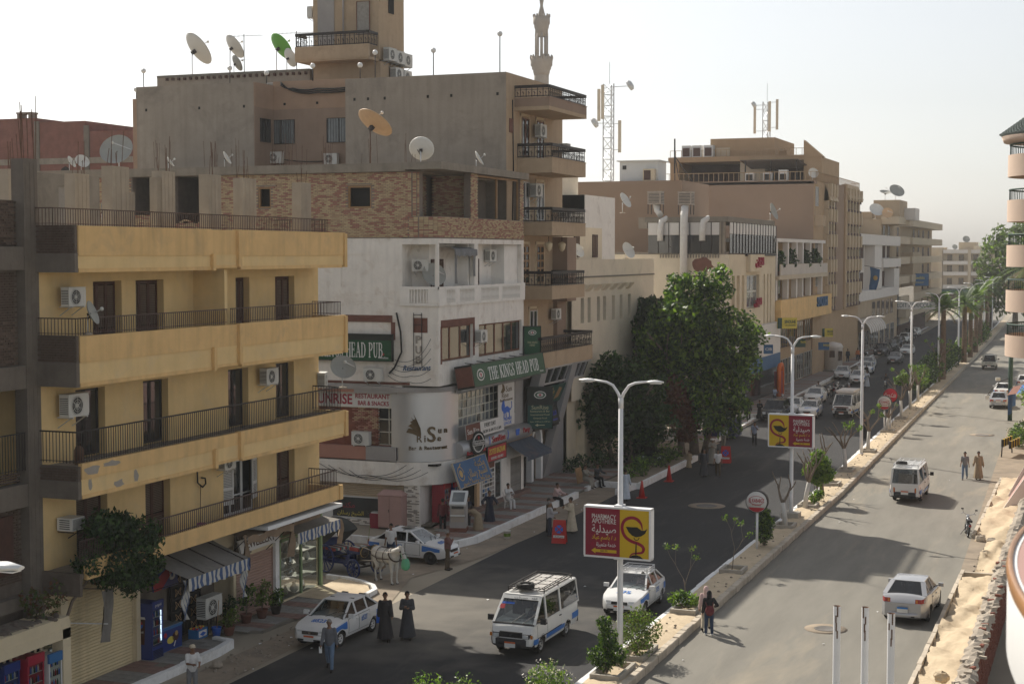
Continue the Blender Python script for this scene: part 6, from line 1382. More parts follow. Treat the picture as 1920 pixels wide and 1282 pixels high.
for x,z,r in((-38.9,15,1.4),(-36.0,17,1.9),(-28.3,16,1.5)):dish((x,432,z),r,160,25,'tiny dish on the roof of the hazy end block, '+{-38.9:'left',-36.0:'middle',-28.3:'right'}[x],'dish_grey',.6)
bk_=thing('bank_building','low flat roofed bank with a white Credit sign past the palms','building',(-33,270,0));Bk=Pl(bk_)
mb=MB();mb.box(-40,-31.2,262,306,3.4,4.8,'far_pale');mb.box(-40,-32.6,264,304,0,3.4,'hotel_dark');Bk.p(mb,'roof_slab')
t=board('bank_sign','long white bank sign with green CREDIT AGRICOLE letters on the flat roof',face_M((-30.9,262.5,5.4),(.93,.37,0)),9.0,1.2,.3,'far_white',None);lettering('CREDIT AGRICOLE',1.0,I4(.5,0,.01),'sign_darkgreen',t,'lettering',6.8);shape2d([stroke([(-3.9,-.3),(-3.6,.3),(-3.2,.0),(-3.4,-.3)],.15)],I4(),'letter_blue',t)
t=thing('scalloped_awning','white ribbed barrel awning over the far shop fronts','awning',(-31.8,212,0));b=MB();P=[[(1.9*math.cos(a)+.0,16*j/12,3.2+1.8*math.sin(a))for a in np.linspace(0,math.pi/2,7)]for j in range(13)];b.grid(P,'far_white');b.obj('canvas',t);b=MB()
for j in range(9):b.tube([(1.93*math.cos(a),2*j,3.2+1.83*math.sin(a))for a in np.linspace(0,math.pi/2,7)],.05,'far_pale',4)
b.obj('rib',t)
t=thing('flag_banner','dark blue street banner with gold emblem hanging from a pole by the hotel','banner',(-29.9,216,9.0));t.scale=(.6,.6,.68);b=MB();P=[[(-1.2+2.4*i/5*(1-.35*j/5)+.15*math.sin(j+i),.2*math.sin(i*1.3+j*.7),4.6-4.6*j/5-(.5*i/5 if j==0 else 0))for i in range(6)]for j in range(6)];b.grid(P,'sign_blue');b.obj('cloth',t);b=MB();b.ball((.1,-.3,2.4),.5,'letter_gold',8,(1,.1,1));b.obj('emblem',t);b=MB();b.bar((-2.5,.2,4.9),(1.4,.1,4.3),.1,.1,'iron');b.obj('pole',t)
b=board('billboard','blue Geddis board with yellow lettering on the beige far block',face_M((-32.0,290,9.2),(.9,.43,0)),3.0,2.2,.2,'sign_blue','iron');lettering('Geddis',.8,I4(-.2,.35),'letter_yellow',b,'lettering',1.9);lettering('RESTAURANT',.3,I4(-.2,-.5),'letter_yellow',b,'lettering',1.7)
mn=thing('minaret','slender grey stone minaret with two crenellated galleries','minaret',(-109.2,300,40));mn.scale=(.86,.86,1);mat('stone_min',(.36,.31,.26),.9,.1,.6)
b=MB();b.lathe([(1.75,0),(1.75,10.2),(1.7,10.4)],'stone_min',16);b.obj('shaft',mn)
b=MB();b.lathe([(1.75,10.3),(2.0,11),(2.0,11.3),(2.3,11.6),(2.3,12),(2.6,12.3),(2.6,12.8),(2.65,13.3),(2.65,14.0),(2.45,14.0),(2.45,12.9),(.1,12.9)],'stone_min',16)
for i in range(12):a=2*math.pi*i/12;b.ball((2.55*math.cos(a),2.55*math.sin(a),13.9),.6,'stone_min',6,(.5,.5,1))
b.obj('gallery',mn);b=MB()
for i in range(8):a=2*math.pi*(i+.5)/8;b.tube([(1.3*math.cos(a),1.3*math.sin(a),13),(1.3*math.cos(a),1.3*math.sin(a),18.8)],.3,'stone_min',6)
b.tube([(0,0,13),(0,0,19)],.35,'stone_min',6);b.obj('column',mn)
b=MB();b.lathe([(1.55,18.2),(1.55,19.6),(1.75,20),(1.75,20.4),(2.0,20.8),(2.0,22.2),(1.8,22.2),(1.8,21),(.1,21)],'stone_min',16)
for i in range(14):a=2*math.pi*i/14;b.cbox((1.95*math.cos(a),1.95*math.sin(a),22.4),(.3,.3,.5),'stone_min',a)
b.obj('upper_gallery',mn);b=MB();b.lathe([(.95,21),(.9,22.4),(.35,24.3),(.35,24.6),(.6,26),(1.3,29),(1.0,31),(.1,33)],'stone_min',14);b.obj('finial',mn)
# == right-hand side of the street
mat('peach',(.60,.46,.36),.85,.05,.8,stain=(.5,.38,.3),st_amt=.2)
mat('rail_green',(.03,.07,.05),.6,.1)
mat('tile_roof',(.13,.16,.15),.7,.2,3,.3,10)
mat('wood_rail',(.30,.15,.06),.35,.25,2.5,spec=.5)
mat('pink_wall',(.40,.25,.22),.85,.1,1)
mat('black_yellow',(.5,.33,.02),.6,.1)
rt=thing('round_balcony_block','peach apartment block with stacked round balconies at the right edge','building',(-2.2,112,0));Rt=Pl(rt)
mb=MB();mb.box(-2.4,12,104,130,0,24,'peach');Rt.p(mb,'wall')
cxr,cyr,rr2=-2.2,110.0,4.3
for i in range(5):
 z0=7.1+3.0*i;arcp=[(cxr-(rr2-.12*(4-i)*0)*math.sin(a),cyr-rr2*math.cos(a))for a in np.linspace(-.2,math.pi+.2,26)]
 mb=MB();P=[[(x,y,z0)for x,y in arcp],[(x,y,z0+1.45)for x,y in arcp]];mb.grid(P,'peach');mb.add([(x,y,z0+.02)for x,y in arcp],[tuple(range(26))],'wood_tan');mb.add([(x,y,z0+.3)for x,y in arcp],[tuple(range(26))[::-1]],'peach');Rt.p(mb,'balcony')
 b=MB();P=[(cxr+(x-cxr)*.97,cyr+(y-cyr)*.97,z0+2.15)for x,y in arcp];b.tube(P,.06,'rail_green',5);o=Rt.p(b,'balcony_railing')
 b=MB()
 for j in range(60):a=-.2+(math.pi+.4)*j/59;x,y=cxr-rr2*.97*math.sin(a),cyr-rr2*.97*math.cos(a);b.bar((x,y,z0+1.45),(x,y,z0+2.15),.03,.03,'rail_green')
 b.v=[(x-Rt.o.x,y-Rt.o.y,z)for x,y,z in b.v];stuff(b.obj('railing_bars',o))
 b=MB();b.add([(-5.4,111,z0+3.0),(-2.4,107.4,z0+3.0),(-2.4,107.4,z0+.3),(-2.4,113,z0+3.0),(-2.4,113,z0+.3)],[(0,1,2),(0,3,1),(0,4,3)],'wood_tan');Rt.p(b,'brown_soffit')
mb=MB();mb.lathe([(4.75,0),(4.8,.15),(3.2,1.3),(2.6,2.2),(2.0,2.6),(.1,3.4)],'tile_roof',30,Matrix.Translation((cxr,cyr,21.8)));rf=Rt.p(mb,'tiled_roof');mb=MB();mb.lathe([(4.6,-.4),(4.75,0),(3,-.0),(3,-.4)],'peach',30,Matrix.Translation((cxr,cyr,21.8)));Rt.p(mb,'roof_soffit')
b=MB()
for j in range(40):
 a=math.pi*j/39;
 for k in range(9):
  u=k/9;r0=4.75-1.55*u;b.cbox((cxr-r0*math.sin(a),cyr-r0*math.cos(a),21.96+1.15*u),(.3*(1-.3*u),.2,.05),'tile_roof',math.pi/2-a,0,0)
b.v=[(x-Rt.o.x,y-Rt.o.y,z)for x,y,z in b.v];stuff(b.obj('roof_tiles',rf))
t=thing('street_post','dark green post carrying a curved lamp at the right kerb','post',(-7.5,135.5,0));b=MB();b.tube([(0,0,0),(0,0,7)],.19,'rail_green',10);b.obj('shaft',t);b=MB();b.tube([(0,-.1,3.6),(-.8,-.3,3.3),(-1.5,-.4,2.6),(-1.8,-.4,2.1)],.03,'iron',5);b.cbox((-1.85,-.4,1.95),(.3,.25,.3),'steel_galv',.3);b.cbox((-1.0,-.3,3.5),(.35,.3,.25),'alu',.3);b.obj('lamp_arm',t)
t=thing('blue_canopy','blue striped cloth canopy over the right pavement beyond the parked cars','awning',(-5.4,124,0));b=MB();mat('canopy_blue',(.04,.13,.36),.85,.15,1);P=[[(-1.4+.2*math.sin(j),-4+8*j/7,3.5-.3*i)for i in range(6)]for j in range(8)];b.grid(P,'canopy_blue');b.grid([[(-1.4+.45*i,-4+8*j/7,3.5+.1*i)for i in range(6)]for j in range(8)],'canopy_blue');b.obj('cloth',t);b=MB();b.quad((-1.45,-4,3.5),(-1.45,4,3.5),(.5,4,3.9),(.5,-4,3.9),'trim_red');b.obj('red_edge',t)
mb=MB();mb.box(-4.4,8,118,170,0,9,'far_pale');tag(mb.obj('corner_building'),'pale low building behind the blue canopy on the right','building')
t=thing('road_barrier','black and yellow striped barrier frame on the right verge','barrier',(-6.6,112,0));b=MB()
for k in range(2):
 for i in range(8):b.cbox((.06*i+.5*k,-.9+.35*i,.95-.1*k),(.16,.3,.5),'black_yellow' if i%2 else 'black',.1)
b.obj('striped_rail',t);b=MB();b.bar((-.05,-1,0),(.0,-1,1),.08,.08,'black');b.bar((.5,1.6,0),(.45,1.6,1),.08,.08,'black');b.obj('leg',t)
t=thing('entry_ramp','pinkish concrete stair flank with a white slanted parapet by the rubble wall','stair',(-4.6,93,0));b=MB();b.add([(-.5,-6,.05),(1.6,-6,.05),(1.6,-6,3.4),(1.0,-6,2.6),(-.5,6,.05),(1.6,6,.05),(1.6,6,3.4),(1.0,6,2.6)],[(0,1,2,3),(4,7,6,5),(0,3,7,4),(3,2,6,7),(1,5,6,2)],'pink_wall');b.obj('flank',t);b=MB();b.add([(-.6,-6.3,.05),(-.6,-5.9,.05),(1.3,-5.9,3.1),(1.3,-6.3,3.1),(1.3,-6.3,.05),(1.3,-5.9,.05)],[(0,1,2,3),(0,3,4),(1,5,2)],'far_white');b.add([(-.6,-1.3,.05),(-.6,-.9,.05),(1.0,-.9,3.3),(1.0,-1.3,3.3),(1.0,-1.3,.05),(1.0,-.9,.05)],[(0,1,2,3),(0,3,4),(1,5,2)],'far_white');b.obj('white_parapet',t)
mb=MB();mb.box(-3.6,6,80,103,0,5.2,'pink_wall');mb.box(-3.9,-3.5,86,103,3.4,3.8,'wood_red');tag(mb.obj('porch_building'),'dim pink walled porch behind the iron gate at the right edge','building')
t=thing('iron_gate','tall black iron gate standing open at the right edge','gate',(-4.5,100.5,0));b=MB();b.bar((0,0,0),(0,0,3.4),.2,.2,'black');b.obj('post',t)
for i in range(6):b=MB();b.bar((.1+.25*i,.3*i,.2),(.1+.25*i,.3*i,3.2),.05,.05,'iron');b.obj('gate_bar',t)
rw=thing('rubble_wall','half built red brick wall with a crumbling mortared top along the sand heap','wall',(-3.4,48,0));q=random.Random(17);mb=MB();P=[]
for Y in np.arange(30,81,.22):P.append([(-3.9+q.uniform(-.05,.05)-48*0+.02*(Y-48)*-1*.0+3.4,Y-48,1.75+q.uniform(-.06,.06)),(-3.7+3.4,Y-48,1.86+q.uniform(-.09,.07)),(-3.5+3.4,Y-48,1.86+q.uniform(-.09,.07)),(-3.35+q.uniform(-.08,.08)+3.4,Y-48,1.72+q.uniform(-.1,.05))])
mb.grid(P,'rubble',False);mb.box(-.48,-.06,-18,33,0,1.72,'mortar');mb.obj('mortar_top',rw)
bk=MB();bk.box(-.02,.03,-.11,.11,0,.06,'brick_red');BKr=bk.mesh('brick');n=0;rest=MB()
for r in range(20):
 for k in range(100):
  y=-9+k*.235+(r%2)*.117;z=.1+r*.08
  if n<290 and r>=8 and k<75:link('brick',BKr,rw,(-.04+q.uniform(-.015,.02),y,z));n+=1
  else:rest.box(-.06,-.02+q.uniform(-.01,.02),y-.11,y+.11,z,z+.06,'brick_red')
stuff(rest.obj('more_bricks',rw))
b=MB();q=random.Random(18)
for k in range(55):b.cbox((-.5+q.uniform(0,.6),-9+k*.5+q.uniform(-.2,.2),1.86),(.22,.11,.08),q.choice(('rubble','brick_red','rubble')),q.uniform(0,3),q.uniform(-.2,.2))
stuff(b.obj('loose_bricks',rw))
for i,(x,y,z)in enumerate(((-3.86,24.15,8.5),(-3.46,24.4,8.46),(-3.04,24.25,8.43))):
 t=thing('steel_pipe','bare grey flag pipe with rusty top, '+('left of three','middle of three','right of three')[i],'pipe',(x,y,0),0,'bare flag pipes in front of the hotel');b=MB();b.tube([(0,0,0),(0,0,z)],.058,'pole_white',12,False);b.lathe([(.058,z),(.05,z),(.05,z-.3),(.001,z-.3)],'rust',12,cap=False);b.obj('tube',t);b=MB()
 q=random.Random(i);
 for k in range(4):a=-1.6+.5*q.uniform(-1,1);b.cbox((.0595*math.cos(a),.0595*math.sin(a),z-.08-.12*k),(.006,.02,.1+.08*q.random()),'rust',a)
 b.obj('rust_streak',t)
br=thing('balcony_rail','curved varnished handrail over a white balcony parapet close by at the right','railing',(0,0,0))
ctr=Vector((3.72,5.25));b=MB();rad=4.0
def rp(a,r,z):return(ctr.x-r*math.cos(a),ctr.y-r*math.sin(a),z)
ang=list(np.linspace(-.42,.42,40))
for r0,r1,z0,z1,mt in((rad-.14,rad+.05,13.02,13.06,'wood_rail'),):
 P=[[rp(a,r,z)for r,z in((rad-.012,13.045),(rad-.004,13.05),(rad+.004,13.045),(rad+.008,13.025),(rad+.004,13.0))]for a in ang];b.grid(P,'wood_rail')
b.obj('handrail',br);b=MB();P=[[rp(a,r,z)for r,z in((rad+.004,13.0),(rad+.003,12.78),(rad-.02,12.74))]for a in ang];b.grid(P,'white_paint');P=[[rp(a,r,z)for r,z in((rad-.6,13.036),(rad-.025,13.036))]for a in ang];b.grid(P,'pink_wall');P=[[rp(a,r,13.038)for r in(rad-.025,rad-.012)]for a in ang];b.grid(P,'white_paint');b.obj('top_band',br)
for i in range(26):a=-.42+.84*i/25;b=MB();b.lathe([(.03,11.9),(.035,12.1),(.022,12.4),(.03,12.74)],'white_paint',8,Matrix.Translation((rp(a,rad-.06,0)[0],rp(a,rad-.06,0)[1],0)));b.obj('baluster',br)
b=MB();P=[[rp(a,r,z)for r,z in((rad+.03,11.9),(rad+.03,11.6),(rad-1,11.6))]for a in ang];b.grid(P,'white_paint');b.obj('base_slab',br)
# == trees and plants
leafmat('leaf',(.05,.1,.024));leafmat('leaf_light',(.15,.235,.042));leafmat('leaf_dark',(.018,.042,.013));leafmat('leaf_olive',(.10,.115,.04));leafmat('leaf_brown',(.13,.055,.03),.2);leafmat('palm_leaf',(.06,.11,.03));leafmat('palm_dry',(.2,.14,.07),.2);leafmat('leaf_far',(.10,.14,.06));leafmat('petal',(.7,.66,.62),.2)  # leaf_light and leaf_dark also put sunlit and shaded foliage tones into the colour
mat('bark',(.19,.15,.115),.95,.25,4,.6,14);mat('bark_white',(.55,.53,.49),.9,.12,3,.4,14,stain=(.35,.3,.25),st_amt=.4);mat('palm_bark',(.17,.115,.075),.95,.3,6,.8,12);mat('concrete_box',(.36,.33,.28),.9,.12,2,.3,14)
mat('root_red',(.11,.045,.035),.95,.25,4)
def leaves(lobes,n,size,mts,seed=0,flat=.0,inner=.55,drop=None):
 """leaf-sized faces through the volume of several lobes (x,y,z,r[,zscale])"""
 g=np.random.default_rng(seed);vol=np.array([l[3]**2 for l in lobes]);cnt=(vol/vol.sum()*n).astype(int)+1
 V=[];K=[]
 for(l,c)in zip(lobes,cnt):
  zs=l[4]if len(l)>4 else 1.0
  d=g.normal(size=(c,3));d/=np.linalg.norm(d,axis=1,keepdims=True)
  ph=g.uniform(0,6.28,6);bump=1+.13*np.sin(5*d[:,0]+ph[0])*np.sin(4*d[:,1]+ph[1])+.12*np.sin(7*d[:,2]+ph[2]+3*d[:,0])+.09*np.sin(11*d[:,1]+ph[3])*np.sin(9*d[:,0]+ph[4])
  r=l[3]*bump*(inner+(1-inner)*g.uniform(0,1,c)**.5);p=np.array(l[:3])+d*r[:,None]*np.array([1,1,zs])
  a=g.normal(size=(c,3));a[:,2]-=.35;a/=np.linalg.norm(a,axis=1,keepdims=True);b=np.cross(a,d+g.normal(size=(c,3))*.6);b/=np.linalg.norm(b,axis=1,keepdims=True)+1e-9
  s=size*g.uniform(.6,1.25,c)[:,None]
  V.append(np.stack([p-a*s*.6,p+b*s*.3+a*s*.05,p+a*s*.6,p-b*s*.3+a*s*.05],1));
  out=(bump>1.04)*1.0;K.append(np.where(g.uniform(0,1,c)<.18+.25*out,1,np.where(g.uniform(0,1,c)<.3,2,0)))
 V=np.concatenate(V).reshape(-1,3);K=np.concatenate(K);nf=len(V)//4
 me=bpy.data.meshes.new('crown');me.vertices.add(len(V));me.vertices.foreach_set('co',V.ravel());me.loops.add(nf*4);me.loops.foreach_set('vertex_index',np.arange(nf*4));me.polygons.add(nf);me.polygons.foreach_set('loop_start',np.arange(nf)*4)
 for k in mts:me.materials.append(MT[k])
 me.polygons.foreach_set('material_index',np.minimum(K,len(mts)-1));me.update(calc_edges=True)
 return me
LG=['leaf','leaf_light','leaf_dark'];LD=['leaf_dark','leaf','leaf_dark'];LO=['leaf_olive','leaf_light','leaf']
def limb(b,p,d,L,r,depth,rng,mt,tips=None,spread=.5,n=3):
 pts=[Vector(p)];d=Vector(d).normalized();k=4
 for i in range(k):d=(d+Vector((rng.uniform(-.16,.16),rng.uniform(-.16,.16),rng.uniform(-.03,.12)))).normalized();pts.append(pts[-1]+d*L/k)
 b.tube(pts,[r*(1-.45*i/k)for i in range(k+1)],mt,7)
 if depth>0:
  for j in range(n):
   a=6.283*j/n+rng.uniform(-.4,.4);nd=(d+Vector((math.cos(a),math.sin(a),.15))*spread*rng.uniform(.7,1.2)).normalized();limb(b,pts[-1]if j else pts[-2],nd,L*rng.uniform(.6,.85),r*.55,depth-1,rng,mt,tips,spread,n)
 elif tips is not None:tips.append(pts[-1])
def tree(name,label,cat,base,lobes,n,size,mts,trunks,group=None,seed=1,inner=.55):
 t=thing(name,label,cat,base,0,group);bx=Vector(base);q=random.Random(seed+5);ex=[]
 for l in lobes:
  for k in range(6):a=q.uniform(0,6.28);e=q.uniform(-.7,1.3);ex.append((l[0]+l[3]*.95*math.cos(a)*math.cos(e),l[1]+l[3]*.95*math.sin(a)*math.cos(e),l[2]+l[3]*.95*math.sin(e),l[3]*q.uniform(.2,.42)))
 lobes=list(lobes)+ex
 o=link('crown',leaves([(l[0]-bx.x,l[1]-bx.y,l[2]-bx.z,*l[3:])for l in lobes],n,size,mts,seed,inner=inner),t);b=MB();q=random.Random(seed)
 for(p0,p1,r)in trunks:
  p0=Vector(p0)-bx;p1=Vector(p1)-bx;d=p1-p0;b.tube([p0,p0+d*.35+Vector((q.uniform(-.2,.2),q.uniform(-.2,.2),0)),p0+d*.7+Vector((q.uniform(-.3,.3),0,0)),p1],[r,r*.75,r*.6,r*.4],'bark',9)
  for j in range(5):limb(b,p0+d*(.55+.09*j),(q.uniform(-1,1),q.uniform(-1,1),.6),d.length*.4,r*.4,1,q,'bark')
 b.obj('trunk',t);return t
big=[(-25.2,104.6,4.0,1.8),(-27.8,104.3,5.0,2.4),(-24.4,104.6,6.9,1.9),(-27.0,104.2,9.6,1.7),(-28.6,104,7.8,2.0),(-24.6,104.4,2.6,1.3),(-26.4,104.2,3.2,2.0),(-27.0,105,11.0,1.7),(-25.4,105,11.7,1.3),(-25.7,104.6,10.4,1.5),(-27.9,105,11.3,1.2),(-27.3,105.2,8.3,2.9),(-23.9,105,7.9,1.8),(-23.4,105,6.1,1.4),(-25.8,104.5,5.2,2.7),(-29.0,105,6.3,2.1),(-23.9,105,3.4,1.1),(-29.3,105,3.4,1.6),(-26.6,104,7.0,1.9),(-25.0,104,8.9,1.6),(-28.4,104.4,9.2,1.5)]
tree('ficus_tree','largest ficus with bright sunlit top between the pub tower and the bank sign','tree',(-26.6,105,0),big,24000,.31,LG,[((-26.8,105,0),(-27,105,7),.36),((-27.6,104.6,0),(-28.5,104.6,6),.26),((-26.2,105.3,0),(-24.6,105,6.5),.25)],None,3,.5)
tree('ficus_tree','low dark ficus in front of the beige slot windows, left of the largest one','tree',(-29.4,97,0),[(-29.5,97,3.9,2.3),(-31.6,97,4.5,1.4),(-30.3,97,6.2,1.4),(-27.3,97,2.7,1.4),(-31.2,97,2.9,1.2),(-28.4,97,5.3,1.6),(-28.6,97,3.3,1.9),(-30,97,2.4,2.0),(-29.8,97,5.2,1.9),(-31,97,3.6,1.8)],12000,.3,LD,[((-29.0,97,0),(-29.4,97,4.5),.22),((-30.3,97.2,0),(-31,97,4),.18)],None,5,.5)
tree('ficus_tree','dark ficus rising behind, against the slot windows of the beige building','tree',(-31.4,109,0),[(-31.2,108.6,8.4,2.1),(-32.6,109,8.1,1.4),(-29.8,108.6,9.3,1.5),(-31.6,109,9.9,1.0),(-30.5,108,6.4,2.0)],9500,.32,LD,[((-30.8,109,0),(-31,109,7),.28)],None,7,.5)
t=thing('dead_creeper','reddish brown dead creeper hanging below the largest ficus','creeper',(-27.4,102.6,0));stuff_=link('dry_strands',leaves([(0,0,3.6,1.0,1.6),(.5,0,2.2,.9,1.3),(-.3,.2,4.8,.7,1.2)],2600,.3,['leaf_brown','root_red','leaf_brown'],9),t)
def bush(loc,lobes,n,size,label,mts=LG,name='bush',cat='bush',stems=4,seed=0,group=None):
 t=thing(name,label,cat,loc,0,group);link('foliage',leaves(lobes,n,size,mts,seed,inner=.3),t);b=MB();q=random.Random(seed)
 for i in range(stems):l=lobes[i%len(lobes)];b.tube([(q.uniform(-.1,.1),q.uniform(-.1,.1),0),(l[0]*.5,l[1]*.5,l[2]*.5),(l[0]+q.uniform(-.2,.2),l[1],l[2])],[.03,.02,.01],'bark',5)
 b.obj('stem',t);return t
bush((-27.2,93,.2),[(0,-3,.4,.5),(.3,-1,.5,.6),(-.2,1,.5,.7),(.2,3.2,.4,.6),(.1,5,.6,.7),(.3,7,.4,.6)],1500,.2,'low green shrubs filling the kerbed bed by the ficus trees',LG,'planting','shrub',6,1)
bush((-30.9,92.5,.3),[(0,0,.5,.6),(.6,1.8,.5,.6),(-.5,-1,.4,.5)],600,.2,'dark shrubs at the foot of the beige entrance pillars',LD,'planting','shrub',3,2)
t=thing('climbing_plant','bushy dark climbing plant spilling over the lowest yellow balcony','climbing plant',(-29.5,41,0));lb=[(.2,-.8,5.4,.62),(.2,.9,4.3,.8),(.2,-.5,4.1,.7),(.2,1.5,4.8,.6),(.1,.2,4.8,.9),(.15,-1.5,4.4,.45),(.2,2.0,3.8,.42),(.3,.5,3.6,.6),(.15,.2,5.3,.6),(.3,1.4,3.5,.45)];link('crown',leaves(lb,7500,.15,LD,11,inner=.25),t)
b=MB();b.tube([(-.6,-2.6,.1),(-.5,-2.2,1.8),(-.4,-1.5,3.2),(.0,-.5,4.3)],[.07,.06,.05,.03],'bark',6);b.tube([(-.8,-2.9,1.2),(-.7,-3.0,2.6),(-.6,-2.4,3.4)],.025,'bark',5);b.obj('stem',t);link('dry_leaves',leaves([(-.6,-2.7,3.2,.5),(-.6,-3.2,3.6,.4),(-.5,-2.1,3.6,.4)],420,.13,['leaf_olive','leaf_brown','leaf'],12),t)
def box_planter(x,y,label,w_=1.0,l_=1.1):
 t=thing('tree_planter',label,'planter',(x,y,.2),0,'concrete planter frames on the median');
 for a,b_,c,d in((-w_/2,w_/2,-l_/2,-l_/2+.12),(-w_/2,w_/2,l_/2-.12,l_/2),(-w_/2,-w_/2+.12,-l_/2+.125,l_/2-.125),(w_/2-.12,w_/2,-l_/2+.125,l_/2-.125)):mb=MB();mb.box(a,b_,c,d,-.1,.2,'concrete_box');mb.obj('side',t)
 return t
def pollard(x,y,h,label,tuft=0,seed=0,white=True,green=False,n=4):
 t=thing('pollard_tree',label,'tree',(x,y,.22),0,'pollarded trees along the median');q=random.Random(seed);b=MB();th=h*.42;lean=q.uniform(-.2,.2)
 b.tube([(0,0,0),(lean*.3,0,th*.5),(lean,.05,th)],[.15,.12,.11],'bark_white' if white else 'bark',9);b.obj('trunk',t);b=MB();tips=[]
 for j in range(n):
  a=6.283*j/n+q.uniform(-.3,.3);limb(b,(lean,.05,th*.97),(math.cos(a)*.55,math.sin(a)*.55,1),h*.33,.075,1,q,'bark',tips,.45,2)
 b.obj('branch',t)
 if green:link('crown',leaves([(lean,0,h*.88,.62,.7),(lean+.2,.1,h*.95,.4)],1500,.16,['leaf_light','leaf','leaf_olive'],seed,inner=.2),t)
 elif tuft:link('crown',leaves([(*p,.22)for p in tips[:tuft]],40*tuft,.15,['leaf_light','leaf','leaf_light'],seed,inner=.0),t)
 return t
pollard(-15.0,77.3,2.9,'bare forked stump tree beside the round kebab sign',0,1,True,False,2);pollard(-15.1,83.3,3.4,'pollarded tree with bare stubs right behind the second pharmacy sign',0,2);pollard(-15.1,88.5,3.6,'bare brush shaped pollarded tree above the light green bush',0,3,False)
pollard(-15.35,98.6,3.4,'thick pollarded tree with green shoots left of the third lamp post',4,4);pollard(-15.4,108.8,3.4,'leaning pollarded tree right beside the third lamp post',3,5);pollard(-15.8,121.5,2.6,'small pollarded trunk behind the two round signs',0,6)
pollard(-15.9,131.5,3.7,'clipped round green topped tree on the median',0,7,True,True);pollard(-16.1,139.5,4.0,'wide pollarded tree with fresh leaves before the fourth lamp post',6,8);pollard(-16.3,147,3.8,'pollarded tree just beyond the fourth lamp post',5,9);pollard(-16.8,171,5.0,'tall bushy pollarded tree before the palms',8,10,False)
for(x,y,l_)in((-15.0,77.2,'at the bare forked stump'),(-15.05,84,'under the second pharmacy sign'),(-15.3,98.6,'round the thick pollarded tree left of the third post'),(-15.35,108.8,'round the leaning pollarded tree'),(-14.95,65.5,'round the wiry sapling'),(-14.95,57.5,'round the small shrub and sapling near the taxi'),(-14.9,50.6,'round the dry bush at the first lamp post'),(-14.95,48,'round the fern like shrub in front'),(-15.2,92.5,'empty, before the white lamp base'),(-15.7,121.5,'round the small trunk behind the signs'),(-15.9,131.5,'round the clipped green topped tree')):box_planter(x,y,'concrete planter frame '+l_,1.0,1.9 if y<52 else 1.2)
bush((-15.15,47.75,.3),[(0,0,.5,.42),(.1,0,1.1,.36),(-.05,.05,1.6,.28),(.35,.1,.6,.4),(-.3,.1,.5,.35)],2600,.11,'upright fern like green shrub at the foot of the first lamp post',LG,'shrub','shrub',4,20)
bush((-14.9,50.5,.3),[(0,0,.6,.62),(.35,.4,.8,.5),(-.4,.3,.8,.5),(.1,.1,1.2,.45),(.3,-.4,.5,.5)],3000,.085,'dry olive green bush behind the first lamp post',LO,'bush','bush',6,21)
bush((-14.9,71.6,.3),[(0,0,.5,.42),(.05,0,1.0,.44),(0,.05,1.35,.36)],1700,.13,'clipped dark green bush under the round kebab sign',LG,'bush','bush',4,22)
bush((-14.95,86.2,.3),[(0,0,1.2,.5),(.2,.1,1.9,.6),(-.4,0,1.6,.5),(.5,.1,1.4,.5),(0,0,2.4,.4)],1900,.2,'light green leafy bush behind the second pharmacy sign',['leaf_light','leaf','leaf_light'],'bush','bush',5,23)
bush((-14.8,84.6,.3),[(0,0,.35,.35),(.2,.3,.5,.3)],350,.16,'small pale plant by the kerb stones below the light green bush',['leaf_light','leaf','leaf_olive'],'shrub','shrub',3,24)
bush((-15.05,57.6,.3),[(-.4,0,.35,.28),(.1,.1,.3,.28),(.35,-.1,.35,.26),(-.15,.1,.5,.2)],420,.16,'leafy yellow green plant in the frame near the taxi 375',['leaf_light','leaf','leaf_light'],'shrub','shrub',3,25)
for(x,y,h,l_,s_)in((-15.0,57.8,2.0,'thin bare sapling with few leaves near the taxi 375',1),(-15.05,65.6,1.7,'wiry sapling with a tuft of leaves left of the clipped bush',2),(-15.9,126,1.6,'young sapling behind the round signs',3),(-16.3,151,1.8,'young sapling on the far median before the palms',4)):
 t=thing('sapling',l_,'sapling',(x,y,.2));b=MB();q=random.Random(s_);tips=[];limb(b,(0,0,0),(0,0,1),h*.6,.025,2,q,'bark',tips,.5,2);b.obj('stem',t);link('foliage',leaves([(*p,.18)for p in tips],90,.12,['leaf_light','leaf','leaf_olive'],s_,inner=0),t)
for(x,y,zt,l_,fl,s_)in((-15.2,33.7,3.8,'topmost leaves of a cut back shrub, left at the bottom edge',0,32),(-15.0,35.5,3.3,'low leafy shrub in the middle of the bottom edge',0,33),(-14.75,41.1,2.3,'flowering shrub with small white blossoms at the bottom edge',1,34)):
 t=bush((x,y,.2),[(0,0,zt-.6,.5),(.35,0,zt-.75,.4),(-.35,.1,zt-.8,.4),(0,.1,zt-1.2,.6)],1500,.085,l_,['leaf_light','leaf','leaf_light'],'shrub','shrub',6,s_)
 if fl:link('blossom',leaves([(0,0,zt-.5,.48),(.35,0,zt-.65,.4),(-.35,.1,zt-.7,.38)],160,.075,['petal'],s_,inner=.9),t)
